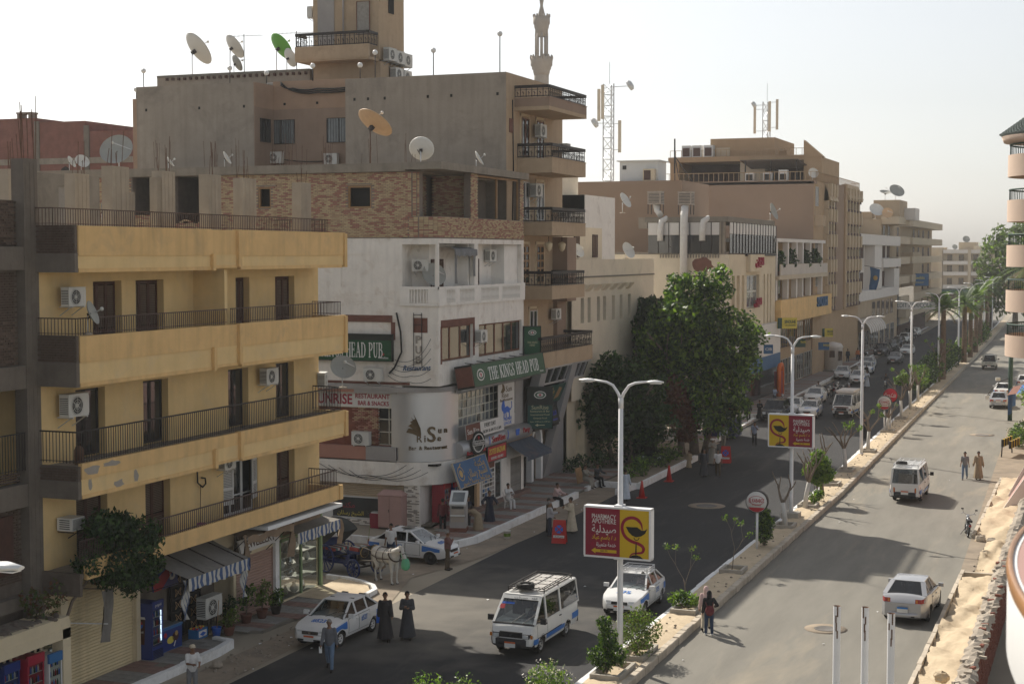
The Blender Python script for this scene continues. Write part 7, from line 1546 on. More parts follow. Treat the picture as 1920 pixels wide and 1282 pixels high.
def palm(x,y,h,label,n=30,L=2.3,seed=0,group='palms on the median'):
 t=thing('palm_tree',label,'palm',(x,y,.2),0,group);q=random.Random(seed);b=MB();pr=[]
 k=int(h/.22)
 for i in range(k):z=h*i/k;r=.34*(1-.25*i/k);pr+=[(r*1.08,z),(r*.9,z+.16)]
 b.lathe(pr,'palm_bark',10,smooth=False);b.obj('trunk',t);b=MB()
 for i in range(n):
  a=6.283*i/n*2.618;el=q.uniform(-.35,1.25);l=L*q.uniform(.8,1.1);pts=[];d=Vector((math.cos(a)*math.cos(el),math.sin(a)*math.cos(el),math.sin(el)));p=Vector((0,0,h));
  for s_ in range(7):pts.append(p.copy());p=p+d*l/6;d=(d+Vector((0,0,-.17))).normalized()
  mt='palm_dry' if el<-.15 else('palm_leaf' if i%3 else 'leaf_light');sd=Vector((-math.sin(a),math.cos(a),0))
  b.tube(pts,[.03]*6+[.01],mt,3,False)
  if len(pts)>2:
   for s_ in range(2,7):
    c=pts[s_];f=(pts[s_]-pts[s_-1]).normalized();w_=l*.27*(1.25-.1*s_)
    for sgn in(-1,1):
     for e in(0,.5):cc=c-f*(e*l/6);b.add([cc,cc+f*.16,cc+(f*.85+sd*sgn*.8)*w_+Vector((0,0,-.22*w_))],[(0,1,2)],mt)
 b.obj('crown',t);return t
for i,(x,y,h,l_)in enumerate(((-16.75,174.5,7.7,'nearest palm on the median with a thick brown trunk'),(-16.9,203,7.4,'second palm on the median, right behind the nearest'),(-16.95,213,6.0,'shorter palm between the second and third palm trunks'),(-17.1,224,7.5,'third tall palm on the median'),(-18.3,248,7.6,'fourth palm on the median, hazier'),(-19.2,275,7.8,'fifth palm, small in the haze'),(-20.4,302,7.8,'farthest palm of the median'))):palm(x,y,h,l_,46,2.3,i)
palm(-12.2,262,11.5,'big palm leaning in behind the round balconies',44,5.5,11,None)
for i,(y,s_)in enumerate(((157,1.0),(163,1.2),(170,1.25),(178,1.2),(186,1.3),(196,1.0),(205,1.1),(225,1.2),(250,1.2))):bush((-17.0+sh(y)*.35,y,.2),[(0,0,.8*s_,.9*s_),(.2,1.5,1.3*s_,1.0*s_),(0,-1.4,1.2*s_,.9*s_),(.1,.4,2.1*s_,.7*s_)],1100,.28,('hedge like dark shrub under the palms, clump number %s along the median'%('one','two','three','four','five','six','seven','eight','nine')[i]),LD if i%2 else LG,'shrub','shrub',4,40+i,'shrubs under the palms')
tree('shade_tree','large hazy green tree behind the round balconies at the end','tree',(-16,300,0),[(-19,300,12,4.5),(-15.5,300,14.5,5),(-12,300,13,5),(-18,300,7,4.5),(-13,300,7,5),(-20.5,300,8.5,3)],5500,.9,['leaf_far','leaf_light','leaf_far'],[((-16,300,0),(-16,300,9),.6)],None,17)
bush((-5.9,118,.1),[(0,0,.7,.8),(.3,1.4,.9,.8),(0,-1.2,.6,.7)],1300,.18,'round green hedge on the right verge behind the striped barrier',LG,'bush','bush',4,60)
t=thing('hanging_plant','yellow green plant over the pink porch by the green post','plant',(-4.3,105,4.2));link('foliage',leaves([(0,0,.3,.8),(-.3,2,.5,.8),(.2,4,.4,.9)],900,.18,['leaf_light','leaf','leaf_light'],61),t)
for i,(y,z)in enumerate(((155,12.0),(161.5,12.0),(170,12.0),(176,12.0))):
 t=thing('potted_palm','dark potted palm on the white upper terrace, number '+('one','two','three','four')[i]+' from the trees','potted plant',(-31.2,y,z),0,'potted plants on the white terrace');b=MB();b.lathe([(.3,-.25),(.4,.2),(.001,.2)],'wood_red',10);b.obj('pot',t);link('foliage',leaves([(0,0,1.2,.9),(0,.3,1.9,.6)],420,.4,LD,70+i,inner=.1),t)
q=random.Random(77)
for i,(x,y,l_,mts)in enumerate(((-30.25,49.2,'bushy potted plant against the pale pier by the pink shutter',LD),(-30.1,50.2,'tall potted oleander before the pink shutter, left',LG),(-29.95,51.1,'thin potted oleander before the pink shutter, right',LO),(-29.8,51.9,'round leafy plant in a dark pot at the end of the row',LG),(-29.7,48.3,'spiky yellowing plant in a clay pot beside the blue bucket',['leaf_olive','leaf_light','leaf_olive']))):
 t=thing('potted_plant',l_,'potted plant',(x,y,.1));b=MB();b.lathe([(.15,0),(.22,.3),(.24,.34),(.2,.34),(.19,.28),(.001,.28)],'trim_red' if i!=3 else 'iron',12);b.obj('pot',t);h=(1.0,1.3,1.2,.8,.8)[i];link('foliage',leaves([(0,0,h*.75,.34),(.12,.05,h,.26),(-.12,0,h*.55,.26)],240,.14,mts,80+i,inner=.1),t);b=MB();
 for k in range(3):b.tube([(0,0,.25),(.06*(k-1),.03,h*.6),(.14*(k-1),.05,h)],[.015,.012,.006],'bark',4)
 b.obj('stem',t)
 # == street lamps
mat('sign_maroon',(.22,.008,.028),.5,.06,.8,spec=.4);mat('sign_yellow',(.58,.38,.012),.5,.05,.8,spec=.4);mat('snake_red',(.26,.01,.035),.5,.05);mat('ink',(.014,.012,.01),.6)
mat('lamp_head',(.72,.72,.7),.4,.05,2,metal=.2);mat('orange',(.55,.12,.015),.6,.08);mat('plastic_red',(.45,.025,.02),.5,.1,2,stain=(.3,.03,.03),st_amt=.3);mat('navy',(.015,.025,.08),.5,.1);mat('coke_red',(.5,.012,.03),.4,.05)
def lamp(i,Y,label):
 x=-15.25+sh(Y)*1.08;t=thing('street_lamp',label,'street lamp',(x,Y,.2),0,'double street lamps along the median')
 def f():
  b=MB();b.tube([(0,0,0),(0,0,1.2),(0,0,8.95)],[.11,.105,.08],'pole_white',12);b.lathe([(.15,0),(.15,.12),(.11,.14)],'pole_white',12);return b
 link('pole',cached('pole',f),t)
 def g():
  b=MB()
  for s_ in(-1,1):b.tube([(0,0,8.85),(s_*.1,0,9.1),(s_*.28,0,9.36),(s_*.5,0,9.46),(s_*.95,0,9.52)],[.06,.055,.05,.042,.036],'pole_white',8)
  b.lathe([(.09,8.6),(.09,8.95)],'pole_white',12);return b
 link('arm',cached('arm',g),t)
 def h():
  b=MB();b.tube([(0,0,0),(.12,0,.02),(.3,0,.03),(.58,0,.025)],[.045,.1,.12,.05],'lamp_head',10);b.v=[(x,y*1.3,z*.55)for x,y,z in b.v];b.box(.14,.5,-.09,.09,-.05,-.035,'globe');return b
 me=cached('lamp_head',h)
 link('lamp_head',me,t,(.9,0,9.5));link('lamp_head',me,t,(-.9,0,9.5),math.pi)
 if i==2:
  b=MB();b.box(-.45,.45,-.45,.45,-.02,.32,'concrete_box');tag(b.obj('lamp_footing',None,(x,Y,.2)),'pale concrete block under the second lamp post','footing')
 return t
L_lab=['white double armed lamp at the lower left edge, only one arm in view','first tall white lamp with the near pharmacy box sign','second white lamp, carrying the mirrored pharmacy sign','third white lamp, left of the two round signs','fourth white lamp, beyond the clipped trees','fifth white lamp in front of the nearest palm','sixth white lamp between the palms','seventh white lamp in the haze of palms','eighth white lamp far along the palms','ninth white lamp, the tiniest at the end']
for i,Y in enumerate((17.1,49.75,80.1,107.2,141.8,171,201,232,262,292)):lamp(i,Y,L_lab[i])
def pharmacy(Y,z,mirror,label):
 x=-15.25+sh(Y);t=thing('pharmacy_sign',label,'sign',(x,Y,z));t.rotation_euler=(0,0,R(-2));W_,H_=2.36,1.72
 b=MB();b.box(-W_/2,W_/2,-.16,.16,-H_/2,H_/2,'sign_white');b.obj('box',t)
 b=MB()
 for x0,x1,z0,z1 in((-W_/2,W_/2,H_/2-.05,H_/2+.012),(-W_/2,W_/2,-H_/2-.012,-H_/2+.05),(-W_/2-.012,-W_/2+.05,-H_/2+.05,H_/2-.05),(W_/2-.05,W_/2+.012,-H_/2+.05,H_/2-.05)):b.box(x0,x1,-.19,.17,z0,z1,'pole_white')
 b.obj('frame',t)
 s_=1 if not mirror else-1;xm=.1*s_;xr=(-W_/2+.05+xm)/2*1.0 if s_>0 else(W_/2-.05+xm)/2;xyc=(W_/2-.05+xm)/2 if s_>0 else(-W_/2+.05+xm)/2
 b=MB();b.box(*(sorted((s_*(-W_/2+.05),xm))),-.172,-.16,-H_/2+.05,H_/2-.05,'sign_maroon');b.obj('red_panel',t);b=MB();b.box(*(sorted((xm+.002*s_,s_*(W_/2-.05)))),-.172,-.16,-H_/2+.05,H_/2-.05,'sign_yellow');b.obj('yellow_panel',t)
 F=lambda x,z:face_M((x,-.175,z),(1,0,0));xa=xr+.05
 for tx,sz,zz,w_,mt in(('PHARMACY',.22,.52,.86,'sign_white'),('APOTHEKE',.22,.36,.86,'sign_white'),(arabic('صيدلية'),.36,.09,.86,'sign_white'),(arabic('د / باسم عياد'),.2,-.18,.86,'sign_yellow'),(arabic('خدمة متميزة'),.2,-.42,.7,'sign_white')):
  lettering(tx,sz,F(xa+(.08 if 'PHA' not in tx and w_==.7 else 0),zz),mt,t,'lettering',w_,.004,.008)
 b=MB();b.box(xa-.47,xa-.35,-.178,-.172,-.5,-.36,'snake_red');b.obj('small_emblem',t)
 shape2d([[(-.45,0),(-.3,.1),(-.3,.05),(.45,.05),(.45,-.05),(-.3,-.05),(-.3,-.1)]],F(xa,-.64),'sign_yellow',t,'arrow',.004);lettering('50 M',.1,face_M((xa,-.183,-.64),(1,0,0)),'ink',t,'lettering',.24,.003)
 E_=F(xyc,0);sp=[(.28,.16),(.24,.36),(.08,.52),(-.14,.55),(-.34,.45),(-.43,.26),(-.41,.06),(-.3,-.12),(-.1,-.24),(.12,-.3),(.28,-.38),(.33,-.5),(.26,-.6),(.1,-.63),(-.08,-.67),(-.17,-.79)]
 P2=[]
 for i in range(len(sp)-1):
  for k in range(3):
   u=k/3;p0=sp[max(0,i-1)];p1=sp[i];p2=sp[i+1];p3=sp[min(len(sp)-1,i+2)]
   P2.append(tuple(.5*((2*p1[j])+(-p0[j]+p2[j])*u+(2*p0[j]-5*p1[j]+4*p2[j]-p3[j])*u*u+(-p0[j]+3*p1[j]-3*p2[j]+p3[j])*u**3)for j in(0,1)))
 P2.append(sp[-1]);n=len(P2);wd=[.02+.085*min(1,i/5)*min(1,(n-i)/14)for i in range(n)]
 shape2d([stroke(P2,wd)],E_,'snake_red',t,'snake',.004);shape2d([[(-.3,.24),(-.06,.24),(.1,.25),(.25,.15),(.36,.15),(.46,.22),(.38,.05),(.24,-.05),(.06,-.09),(-.08,-.04),(-.2,.07)],stroke(circ(.08,-.1,.09,8,math.pi,2*math.pi),.025),stroke([(.07,-.28),(.06,-.68)],[.03,.05]),[(-.2,-.82),(-.08,-.72),(.06,-.69),(.2,-.72),(.34,-.82)]],face_M((xyc,-.181,.0),(1,0,0)),'ink',t,'bowl',.004)
 b=MB();b.box(-.14,.14,-.1,.3,-H_/2-.06,-H_/2-.012,'pole_white');b.box(-.14,.14,-.1,.3,H_/2+.012,H_/2+.06,'pole_white');b.obj('clamp',t);return t
pharmacy(49.55,4.62,False,'near pharmacy box sign, red half left and yellow snake bowl half right');pharmacy(79.95,4.8,True,'farther pharmacy box sign with its yellow snake half on the left')
def roundsign(x,Y,zc,r,label,face,kind):
 t=thing('round_sign',label,'sign',(x,Y,.2));b=MB();b.tube([(0,0,0),(0,0,zc-r)],.06,'pole_white',8);b.obj('pole',t);M=Matrix.Translation((0,0,zc-.2))@Matrix.Rotation(R(90),4,'X');b=MB();b.lathe([(r,-.14),(r,.14),(r*.96,.15),(.001,.15)],'iron',28,M);b.obj('drum',t);b=MB();b.lathe([(r*.93,.15),(r*.93,.158),(.001,.158)],face,28,M);b.obj('face_disc',t);F=lambda x,z:face_M((x,-.162,zc-.2+z),(1,0,0))
 if kind=='k':lettering('EL KABABGY',.26*r/.55,F(0,.1*r),'sign_red',t,'lettering',1.4*r,.005,.012);lettering('RESTAURANT & CAFE',.1,F(0,-.28*r),'sign_red',t,'lettering',.8*r,.004);a=[(r*.9*math.cos(x),r*.9*math.sin(x))for x in np.linspace(math.pi+.6,2*math.pi-.6,12)];shape2d([a],F(0,0),'sign_red',t,'red_segment',.004);shape2d([stroke([(.7*r*math.cos(x),.42*r*math.sin(x)+.05)for x in np.linspace(.3,2.84,12)],.02),stroke([(.7*r*math.cos(x),-.42*r*math.sin(x)+.08)for x in np.linspace(.3,2.84,12)],.02)],F(0,0),'sign_red',t,'oval_line',.004)
 else:lettering('Coca-Cola',.42*r/.55,F(0,0),'sign_white',t,'lettering',1.5*r,.005,.0,.3);shape2d([stroke([(-.6*r,-.12),(-.2*r,-.2),(.2*r,-.1),(.6*r,-.16)],[.01,.03,.03,.01])],F(0,0),'sign_white',t,'swash',.004)
 return t
roundsign(-15.1,71,2.45,.52,'near round white kebab restaurant sign on a grey post','sign_white','k');roundsign(-15.95,121.3,2.5,.56,'farther round white kebab sign in front of the red disc','sign_white','k');roundsign(-15.85,124,2.85,.58,'round red cola disc sign behind the white one','coke_red','c')
for(x,y,l_)in((-24.75,84.9,'nearer orange traffic cone by the white kerb'),(-25.0,91.7,'farther orange traffic cone by the planted bed')):
 t=thing('traffic_cone',l_,'traffic cone',(x,y,0),0,'traffic cones by the planted bed');b=MB();b.lathe([(.19,.05),(.05,.98),(.03,1.0),(.001,1.0)],'plastic_red',16);b.obj('cone',t);b=MB();b.box(-.26,.26,-.26,.26,0,.05,'plastic_red');b.obj('base',t)
for(x,y,rz,l_)in((-24.6,70.2,8,'red no stopping board standing on the asphalt beside the talking men'),(-23.7,101.3,5,'farther red no stopping board behind the man in grey robe')):
 t=thing('no_stopping_board',l_,'sign board',(x,y,0),R(rz),'red no stopping boards');b=MB();b.add([(-.36,-.22,0),(.36,-.22,0),(.3,-.02,1.12),(-.3,-.02,1.12),(-.36,-.19,0),(.36,-.19,0),(.3,.0,1.12),(-.3,.0,1.12)],[(0,1,2,3),(7,6,5,4),(0,4,5,1),(1,5,6,2),(2,6,7,3),(3,7,4,0)],'plastic_red');b.obj('front_panel',t);b=MB();b.add([(-.36,.22,0),(.36,.22,0),(.3,.04,1.1),(-.3,.04,1.1)],[(0,1,2,3)],'plastic_red');b.obj('back_panel',t)
 F=face_M((0,-.118,.68),(1,0,0),(0,.18,1));shape2d([circ(0,0,.25,22)],F,'sign_red',t,'disc',.006);shape2d([circ(0,0,.2,20)],face_M((0,-.127,.68),(1,0,0),(0,.18,1)),'letter_blue',t,'disc',.004);shape2d([stroke([(-.14,-.14),(.14,.14)],.05),stroke([(-.14,.14),(.14,-.14)],.05)],face_M((0,-.134,.68),(1,0,0),(0,.18,1)),'sign_red',t,'cross',.004);shape2d([[(-.27,-.06),(.27,-.06),(.27,.06),(-.27,.06)]],face_M((0,-.175,.33),(1,0,0),(0,.18,1)),'sign_white',t,'plate',.006);lettering(arabic('ممنوع الانتظار'),.1,face_M((0,-.185,.33),(1,0,0),(0,.18,1)),'ink',t,'lettering',.46,.003)
t=thing('police_kiosk','navy kiosk with red and white bands half hidden by the ficus','kiosk',(-27.3,115.6,.1));b=MB();b.box(-1.2,1.2,-1.2,1.2,0,1.5,'navy');b.box(-1.2,1.2,-1.2,1.2,2.5,2.9,'far_white');b.obj('body',t);b=MB();b.box(-1.22,1.22,-1.22,1.22,1.5,1.9,'sign_white');b.box(-1.22,1.22,-1.22,1.22,1.9,2.25,'sign_red');b.obj('band',t);b=MB();b.box(-1.1,1.1,-1.1,1.1,2.25,2.5,'winglass');b.obj('window',t);b=MB();b.box(-1.5,1.5,-1.5,1.5,2.9,3.05,'navy');b.obj('roof',t)
t=thing('cash_machine_shelter','orange arched cash machine shelter near the bank','cash machine',(-29.6,149.5,.16));b=MB();b.tube([(0,-.9,0),(0,-.9,2.6),(.0,-.5,3.0),(0,.3,3.05),(0,.6,2.8),(0,.7,0)],.22,'orange',8);b.obj('arch',t);b=MB();b.box(-.5,.1,-.7,.55,0,2.4,'sign_maroon');b.obj('machine',t)
t=thing('guard_booth','white rounded guard booth on the far left pavement','guard booth',(-30.6,186,.16));b=MB();b.lathe([(1.15,0),(1.15,2.6),(1.25,2.7),(1.0,3.1),(.1,3.3)],'far_white',12);b.obj('shell',t);b=MB();b.cbox((.9,-.7,1.7),(.7,.25,1.1),'hotel_dark',R(-40));b.cbox((.1,-1.1,1.9),(.6,.2,.8),'hotel_dark');b.obj('opening',t)
# == shop goods at the yellow block
mat('fridge_blue',(.01,.03,.17),.35,.08,1,spec=.5);mat('fridge_lblue',(.03,.14,.34),.35,.08,1,spec=.5);mat('fridge_red',(.32,.012,.035),.35,.08,1,spec=.5);mat('tube_light',(.8,.9,1),.4,emit=((.75,.88,1),1.6));mat('cola',(.06,.02,.012),.4,.2,5)
def fridge(loc,rz,label,body,w_=.66,d=.75,h=1.95,lit=True,header=None,side_ad=False):
 """display fridge: door towards local +X"""
 t=thing('drinks_fridge',label,'fridge',loc,rz);b=MB();b.box(-d/2,d/2-.05,-w_/2,w_/2,0,h,body);b.box(d/2-.05,d/2,-w_/2,w_/2,0,.42,body)
 for i in range(6):b.box(d/2,d/2+.012,-w_/2+.04,w_/2-.04,.07+i*.05,.095+i*.05,'black')
 b.obj('cabinet',t);b=MB();b.box(d/2-.05,d/2+.0,-w_/2,-w_/2+.05,.42,h-.2,body);b.box(d/2-.05,d/2,w_/2-.05,w_/2,.42,h-.2,body);b.box(d/2-.05,d/2,-w_/2+.05,w_/2-.05,.42,.47,body);dr=b.obj('door',t);b=MB();b.quad((d/2-.01,-w_/2+.05,.47),(d/2-.01,w_/2-.05,.47),(d/2-.01,w_/2-.05,h-.2),(d/2-.01,-w_/2+.05,h-.2),'shopglass');b.obj('pane',dr)
 b=MB();b.box(d/2-.06,d/2+.03,-w_/2,w_/2,h-.2,h+.08,header or body);b.obj('header',t);b=MB();b.box(d/2-.1,d/2-.06,-w_/2+.05,w_/2-.05,.47,h-.22,'curtain');b.obj('inside',t)
 q=random.Random(5)
 for k in range(4):
  z=.55+k*.31;b=MB();b.box(d/2-.06,d/2-.025,-w_/2+.06,w_/2-.06,z-.02,z,'alu');sh_=b.obj('shelf',t);b=MB()
  for j in range(6):y=-w_/2+.1+j*.085;b.lathe([(.03,z),(.03,z+.13),(.012,z+.17),(.012,z+.2)],q.choice(('sign_red','letter_blue','sign_green','sign_white','cola')),6,Matrix.Translation((d/2-.045,y,0)))
  stuff(b.obj('bottles',t))
 if lit:b=MB();b.box(d/2-.05,d/2-.03,w_/2-.1,w_/2-.06,.6,h-.3,'tube_light');b.obj('light_tube',t)
 if side_ad:
  F=face_M((0,-w_/2-.004,1.0),(1,0,0));shape2d([[(-.18,-.45),(.18,-.45),(.22,.42),(-.22,.42)]],F,'cola',t,'glass_print',.003);shape2d([[(-.23,.42),(.23,.42),(.2,.5),(-.2,.5)]],F,'sign_white',t,'froth',.004);G=face_M((0,-w_/2-.009,1.22),(1,0,0));shape2d([circ(0,0,.13,18,.25,math.pi-.25+.4),circ(0,0,.13,18,math.pi+.2,2*math.pi-.2+.35),],G,['sign_red','letter_blue'],t,'roundel',.003);lettering('pepsi',.13,face_M((0,-w_/2-.009,.98),(1,0,0)),'sign_white',t,'lettering',.28,.003);lettering('pepsi',.14,face_M((d/2+.034,.0,h-.06),(0,1,0)),'sign_white',t,'lettering',.36,.003)
 return t
fridge((-30.55,44.33,.16),0,'tall blue drinks fridge with lit door and cola glass print beside the cream shutter','fridge_blue',.66,.98,1.95,True,'fridge_blue',True)
fridge((-29.85,37.2,.1),0,'red drinks fridge at the lower left corner','fridge_red',.75,.7,1.95,False,'fridge_red');fridge((-29.75,38.05,.1),0,'white framed blue topped fridge at the lower left corner','louvre_white',.62,.6,1.8,False,'fridge_lblue');fridge((-30.0,36.3,.1),0,'blue fridge cut off by the left frame edge','fridge_blue',.7,.7,1.9,False)
t=thing('ice_cream_freezer','blue ice cream chest freezer beside the tall fridge','freezer',(-30.65,45.5,.16));b=MB();b.box(-.38,.38,-.62,.62,0,.82,'fridge_lblue');b.box(-.4,.4,-.64,.64,.82,.88,'fridge_lblue');b.obj('chest',t);b=MB();b.box(-.34,.34,-.58,.58,.88,.9,'winglass_light');b.obj('glass_lid',t);b=MB();b.box(.381,.388,-.6,.6,.06,.78,'fridge_blue');b.obj('front_print',t);shape2d([circ(.2,.05,.2,14,ry=.16),circ(.26,.15,.09,10),stroke([(.2,-.1),(.1,-.28)],.05)],face_M((.39,0,.42),(0,1,0)),['cola','letter_gold','sign_white'],t,'lolly_print');shape2d([circ(-.42,.2,.09,12)],face_M((.39,0,.42),(0,1,0)),'sign_red',t,'badge');shape2d([circ(-.1,-.02,.22,14,ry=.13)],face_M((.39,0,.42),(0,1,0)),'letter_yellow',t,'badge')
t=thing('blue_box','small blue crate of sweets on the pavement under the air conditioner','crate',(-30.4,47.35,.16));b=MB();b.box(-.2,.2,-.33,.33,0,.36,'fridge_lblue');b.obj('box',t);b=MB();b.box(.2,.205,-.25,.25,.08,.3,'far_white');b.obj('print',t);shape2d([[(-.2,0),(0,.08),(.2,0),(0,-.08)]],face_M((.207,0,.18),(0,1,0)),'letter_blue',t);b=MB();q=random.Random(3)
for i in range(14):b.ball((q.uniform(-.15,.15),q.uniform(-.28,.28),.37),.05,q.choice(('sign_red','letter_yellow','orange')),6)
stuff(b.obj('sweets',t))
t=thing('bucket','blue plastic bucket with a broom stick by the plants','bucket',(-30.0,47.95,.13));b=MB();b.lathe([(.13,0),(.18,.32),(.19,.33),(.17,.33),(.12,.03),(.001,.03)],'letter_blue',14);b.obj('pail',t);b=MB();b.tube([(0,0,.1),(.05,.1,1.3)],.014,'wood_tan',6);b.obj('stick',t)
t=thing('paint_bucket','white paint bucket standing on dirt below the white kerb','bucket',(-27.4,70.4,0));b=MB();b.lathe([(.16,0),(.18,.38),(.19,.38),(.17,.37),(.001,.34)],'far_white',14);b.obj('pail',t);b=MB();b.lathe([(.172,.1),(.178,.26)],'leaf_light',14,cap=False);b.obj('label',t)
mat('stripe_white',(.5,.48,.43),.9,.12,3);mat('stripe_blue',(.07,.11,.22),.9,.15,3);mat('canvas_grey',(.2,.185,.165),.92,.15,2,stain=(.13,.12,.1),st_amt=.4);mat('canvas_brown',(.23,.165,.11),.92,.18,2,stain=(.14,.1,.07),st_amt=.4)
def striped(t,pts_top,drop,n,name='valance',seed=0):
 a,c=Vector(pts_top[0]),Vector(pts_top[1]);b=MB();q=random.Random(seed);d=(c-a)/n;nn=Vector((d.y,-d.x,0)).normalized()*.05
 for i in range(n):p=a+d*i;e=a+d*(i+1);k=drop*(1+.06*math.sin(i*1.9));m_='stripe_blue' if i%2 else 'stripe_white';b.grid([[p,e],[p+nn*math.sin(i*.9)+Vector((0,0,-k*.6)),e+nn*math.sin((i+1)*.9)+Vector((0,0,-k*.6))],[p+nn*.4+Vector((0,0,-k)),e+nn*.4+Vector((0,0,-k*(1+.05*math.sin(i))))]],m_)
 return b.obj(name,t)
t=thing('striped_awning','grey topped awning with blue and white striped valance over the iron gate','awning',(-30.6,46,0));b=MB();P=[[(1.75*i/5,-1.6+4.0*j/6+.0,3.62-.62*i/5-.05*math.sin(i/5*3.14))for j in range(7)]for i in range(6)];b.grid(P,'canvas_grey');b.obj('canvas',t);striped(t,[(1.75,-1.6,3.0),(1.75,2.4,3.0)],.42,26);striped(t,[(.7,2.42,3.25),(1.75,2.42,3.0)],.5,6,'side_valance',2);b=MB();b.bar((.05,-1.55,2.4),(1.72,-1.55,2.98),.03,.03,'iron');b.bar((.05,2.35,2.4),(1.72,2.35,2.98),.03,.03,'iron');b.bar((1.7,-1.6,2.99),(1.7,2.4,2.99),.04,.04,'iron')
for k in range(3):b.bar((.0,-.6+k*1.3,3.63),(1.75,-.6+k*1.3,3.02),.03,.03,'iron')
b.obj('awning_frame',t)
for(y,l_)in((-1.5,'left'),(2.3,'right')):
 b=MB();P=[[(1.55+.08*math.sin(j*1.3+i),y-.16+.08*i+.04*math.sin(j),2.95-.2*j)for i in range(5)]for j in range(8)]
 b.grid(P,'stripe_white');
 for i in range(4):P2=[[(p[i][0]+.012,p[i][1],p[i][2]),(p[i][0]+.012,(p[i][1]+p[i+1][1])/2,p[i][2])]for p in P];b.grid(P2,'stripe_blue')
 b.obj('hanging_cloth',t)
t=thing('folded_awning','brown canvas awning with drooping ends over the jewellery sign','awning',(-30.6,50.6,0));b=MB();P=[[(1.3*i/4,-1.6+3.5*j/8,3.95-.35*i/4-.12*math.sin(i/4*3.14)+.05*math.sin(j*1.7))for j in range(9)]for i in range(5)];b.grid(P,'canvas_brown');P=[[(1.32+.03*math.sin(j*2),-1.6+3.5*j/12,3.6-.28*i+.06*math.sin(j*1.5))for j in range(13)]for i in range(2)];b.grid(P,'canvas_brown');b.obj('canvas',t)
for y in(-1.55,1.85):b=MB();P=[[(1.2+.1*math.sin(i*1.2+j*.8),y-.18+.09*i,3.7-.24*j)for i in range(5)]for j in range(7)];b.grid(P,'canvas_brown');b.obj('drooping_end',t)
b=MB();b.bar((.05,1.9,2.45),(1.3,1.9,3.6),.03,.03,'iron');b.bar((.05,-1.6,2.45),(1.3,-1.6,3.6),.03,.03,'iron');b.obj('awning_frame',t)
t=board('shop_sign','weathered white jewellery sign under the brown awning',face_M((-30.2,51.4,3.0),(0,1,0),(-.25,0,1)),2.9,.5,.08,'sign_white',None);lettering('JEWELLERY',.42,I4(0,0),'wood_dark',t,'lettering',2.3,.006,.01)
t=board('shop_sign','brown bazaar sign with dark letters at the yellow block corner',face_M((-30.45,55.2,3.2),(0,1,0)),3.2,.85,.08,'canvas_brown','frame_green');lettering('PALOS PALACE BAZAAR',.34,I4(0,.08),'wood_dark',t,'lettering',2.9,.006,.012)
t=thing('striped_awning','small striped awning at the glazed corner shop','awning',(-30.6,55.3,0));striped(t,[(.9,-1.8,2.95),(.9,1.8,2.95)],.42,24,'valance',4);b=MB();b.grid([[(.05,-1.8,3.05),(.05,1.8,3.05)],[.9 and(.9,-1.8,2.95),(.9,1.8,2.95)]],'canvas_grey');b.obj('canvas',t);b=MB();P=[[(.85+.08*math.sin(i*1.5+j),1.75+.09*i,2.9-.2*j)for i in range(5)]for j in range(6)];b.grid(P,'canvas_brown');b.obj('hanging_cloth',t)
t=thing('closed_awning','collapsed dark grey awning cloth hanging at the cream shutter','awning',(-30.6,41.0,0));b=MB();P=[[(.95+.1*math.sin(i*1.4+j*.5),-.35+.1*i,3.3-.21*j)for i in range(6)]for j in range(9)];b.grid(P,'canvas_grey');b.obj('hanging_cloth',t);b=MB();b.bar((.05,-1.0,2.35),(1.0,-.1,2.2),.035,.035,'steel_galv');b.bar((.1,-1.2,3.5),(.95,0,3.3),.03,.03,'iron');b.obj('awning_frame',t);b=MB();b.add([(.05,-.2,3.85),(.05,2.4,3.6),(1.1,2.2,3.32),(1.0,-.1,3.4)],[(0,1,2,3)],'canvas_grey');b.obj('canvas',t)
t=board('shop_sign','short red and orange sign strip over the cream shutter',face_M((-30.45,42.6,3.5),(0,1,0)),2.2,.35,.06,'orange','trim_red');
t=board('shop_sign','red and blue drinks sign above the shop recess',face_M((-30.4,45.3,2.8),(0,1,0),(-.15,0,1)),1.5,.8,.06,'fridge_blue',None);lettering('b',.7,I4(.45,.05),'sign_white',t,'lettering',.35,.006,.02);shape2d([[(-.75,-.4),(-.3,-.4),(.5,.1),(.3,.3),(-.75,-.1)]],I4(),'sign_red',t)
t=thing('wooden_cabinet','peaked pinkish plywood cabinet against the pub wall','cabinet',(-33.8,70.75,0));b=MB();b.box(-.65,.65,-.35,.35,.1,1.75,'pink_wall');b.add([(-.72,-.4,1.75),(.72,-.4,1.75),(.72,.4,1.75),(-.72,.4,1.75),(-.5,-.0,2.0),(.5,0,2.0)],[(0,1,5,4),(2,3,4,5),(1,2,5),(3,0,4)],'pink_wall');b.obj('carcass',t);b=MB();b.box(-.64,-.01,-.372,-.35,.14,1.7,'pink_wall');b.box(.01,.64,-.372,-.35,.14,1.7,'pink_wall');b.box(-.06,-.03,-.39,-.37,.9,1.05,'iron');b.obj('door',t)
t=thing('red_crate','dark red crate standing left of the plywood cabinet','crate',(-34.75,70.8,0));b=MB();b.box(-.25,.25,-.25,.25,0,.75,'sign_maroon');b.obj('box',t);b=MB();b.box(-.2,.2,-.2,.2,.75,.82,'steel_galv');b.obj('tray',t)
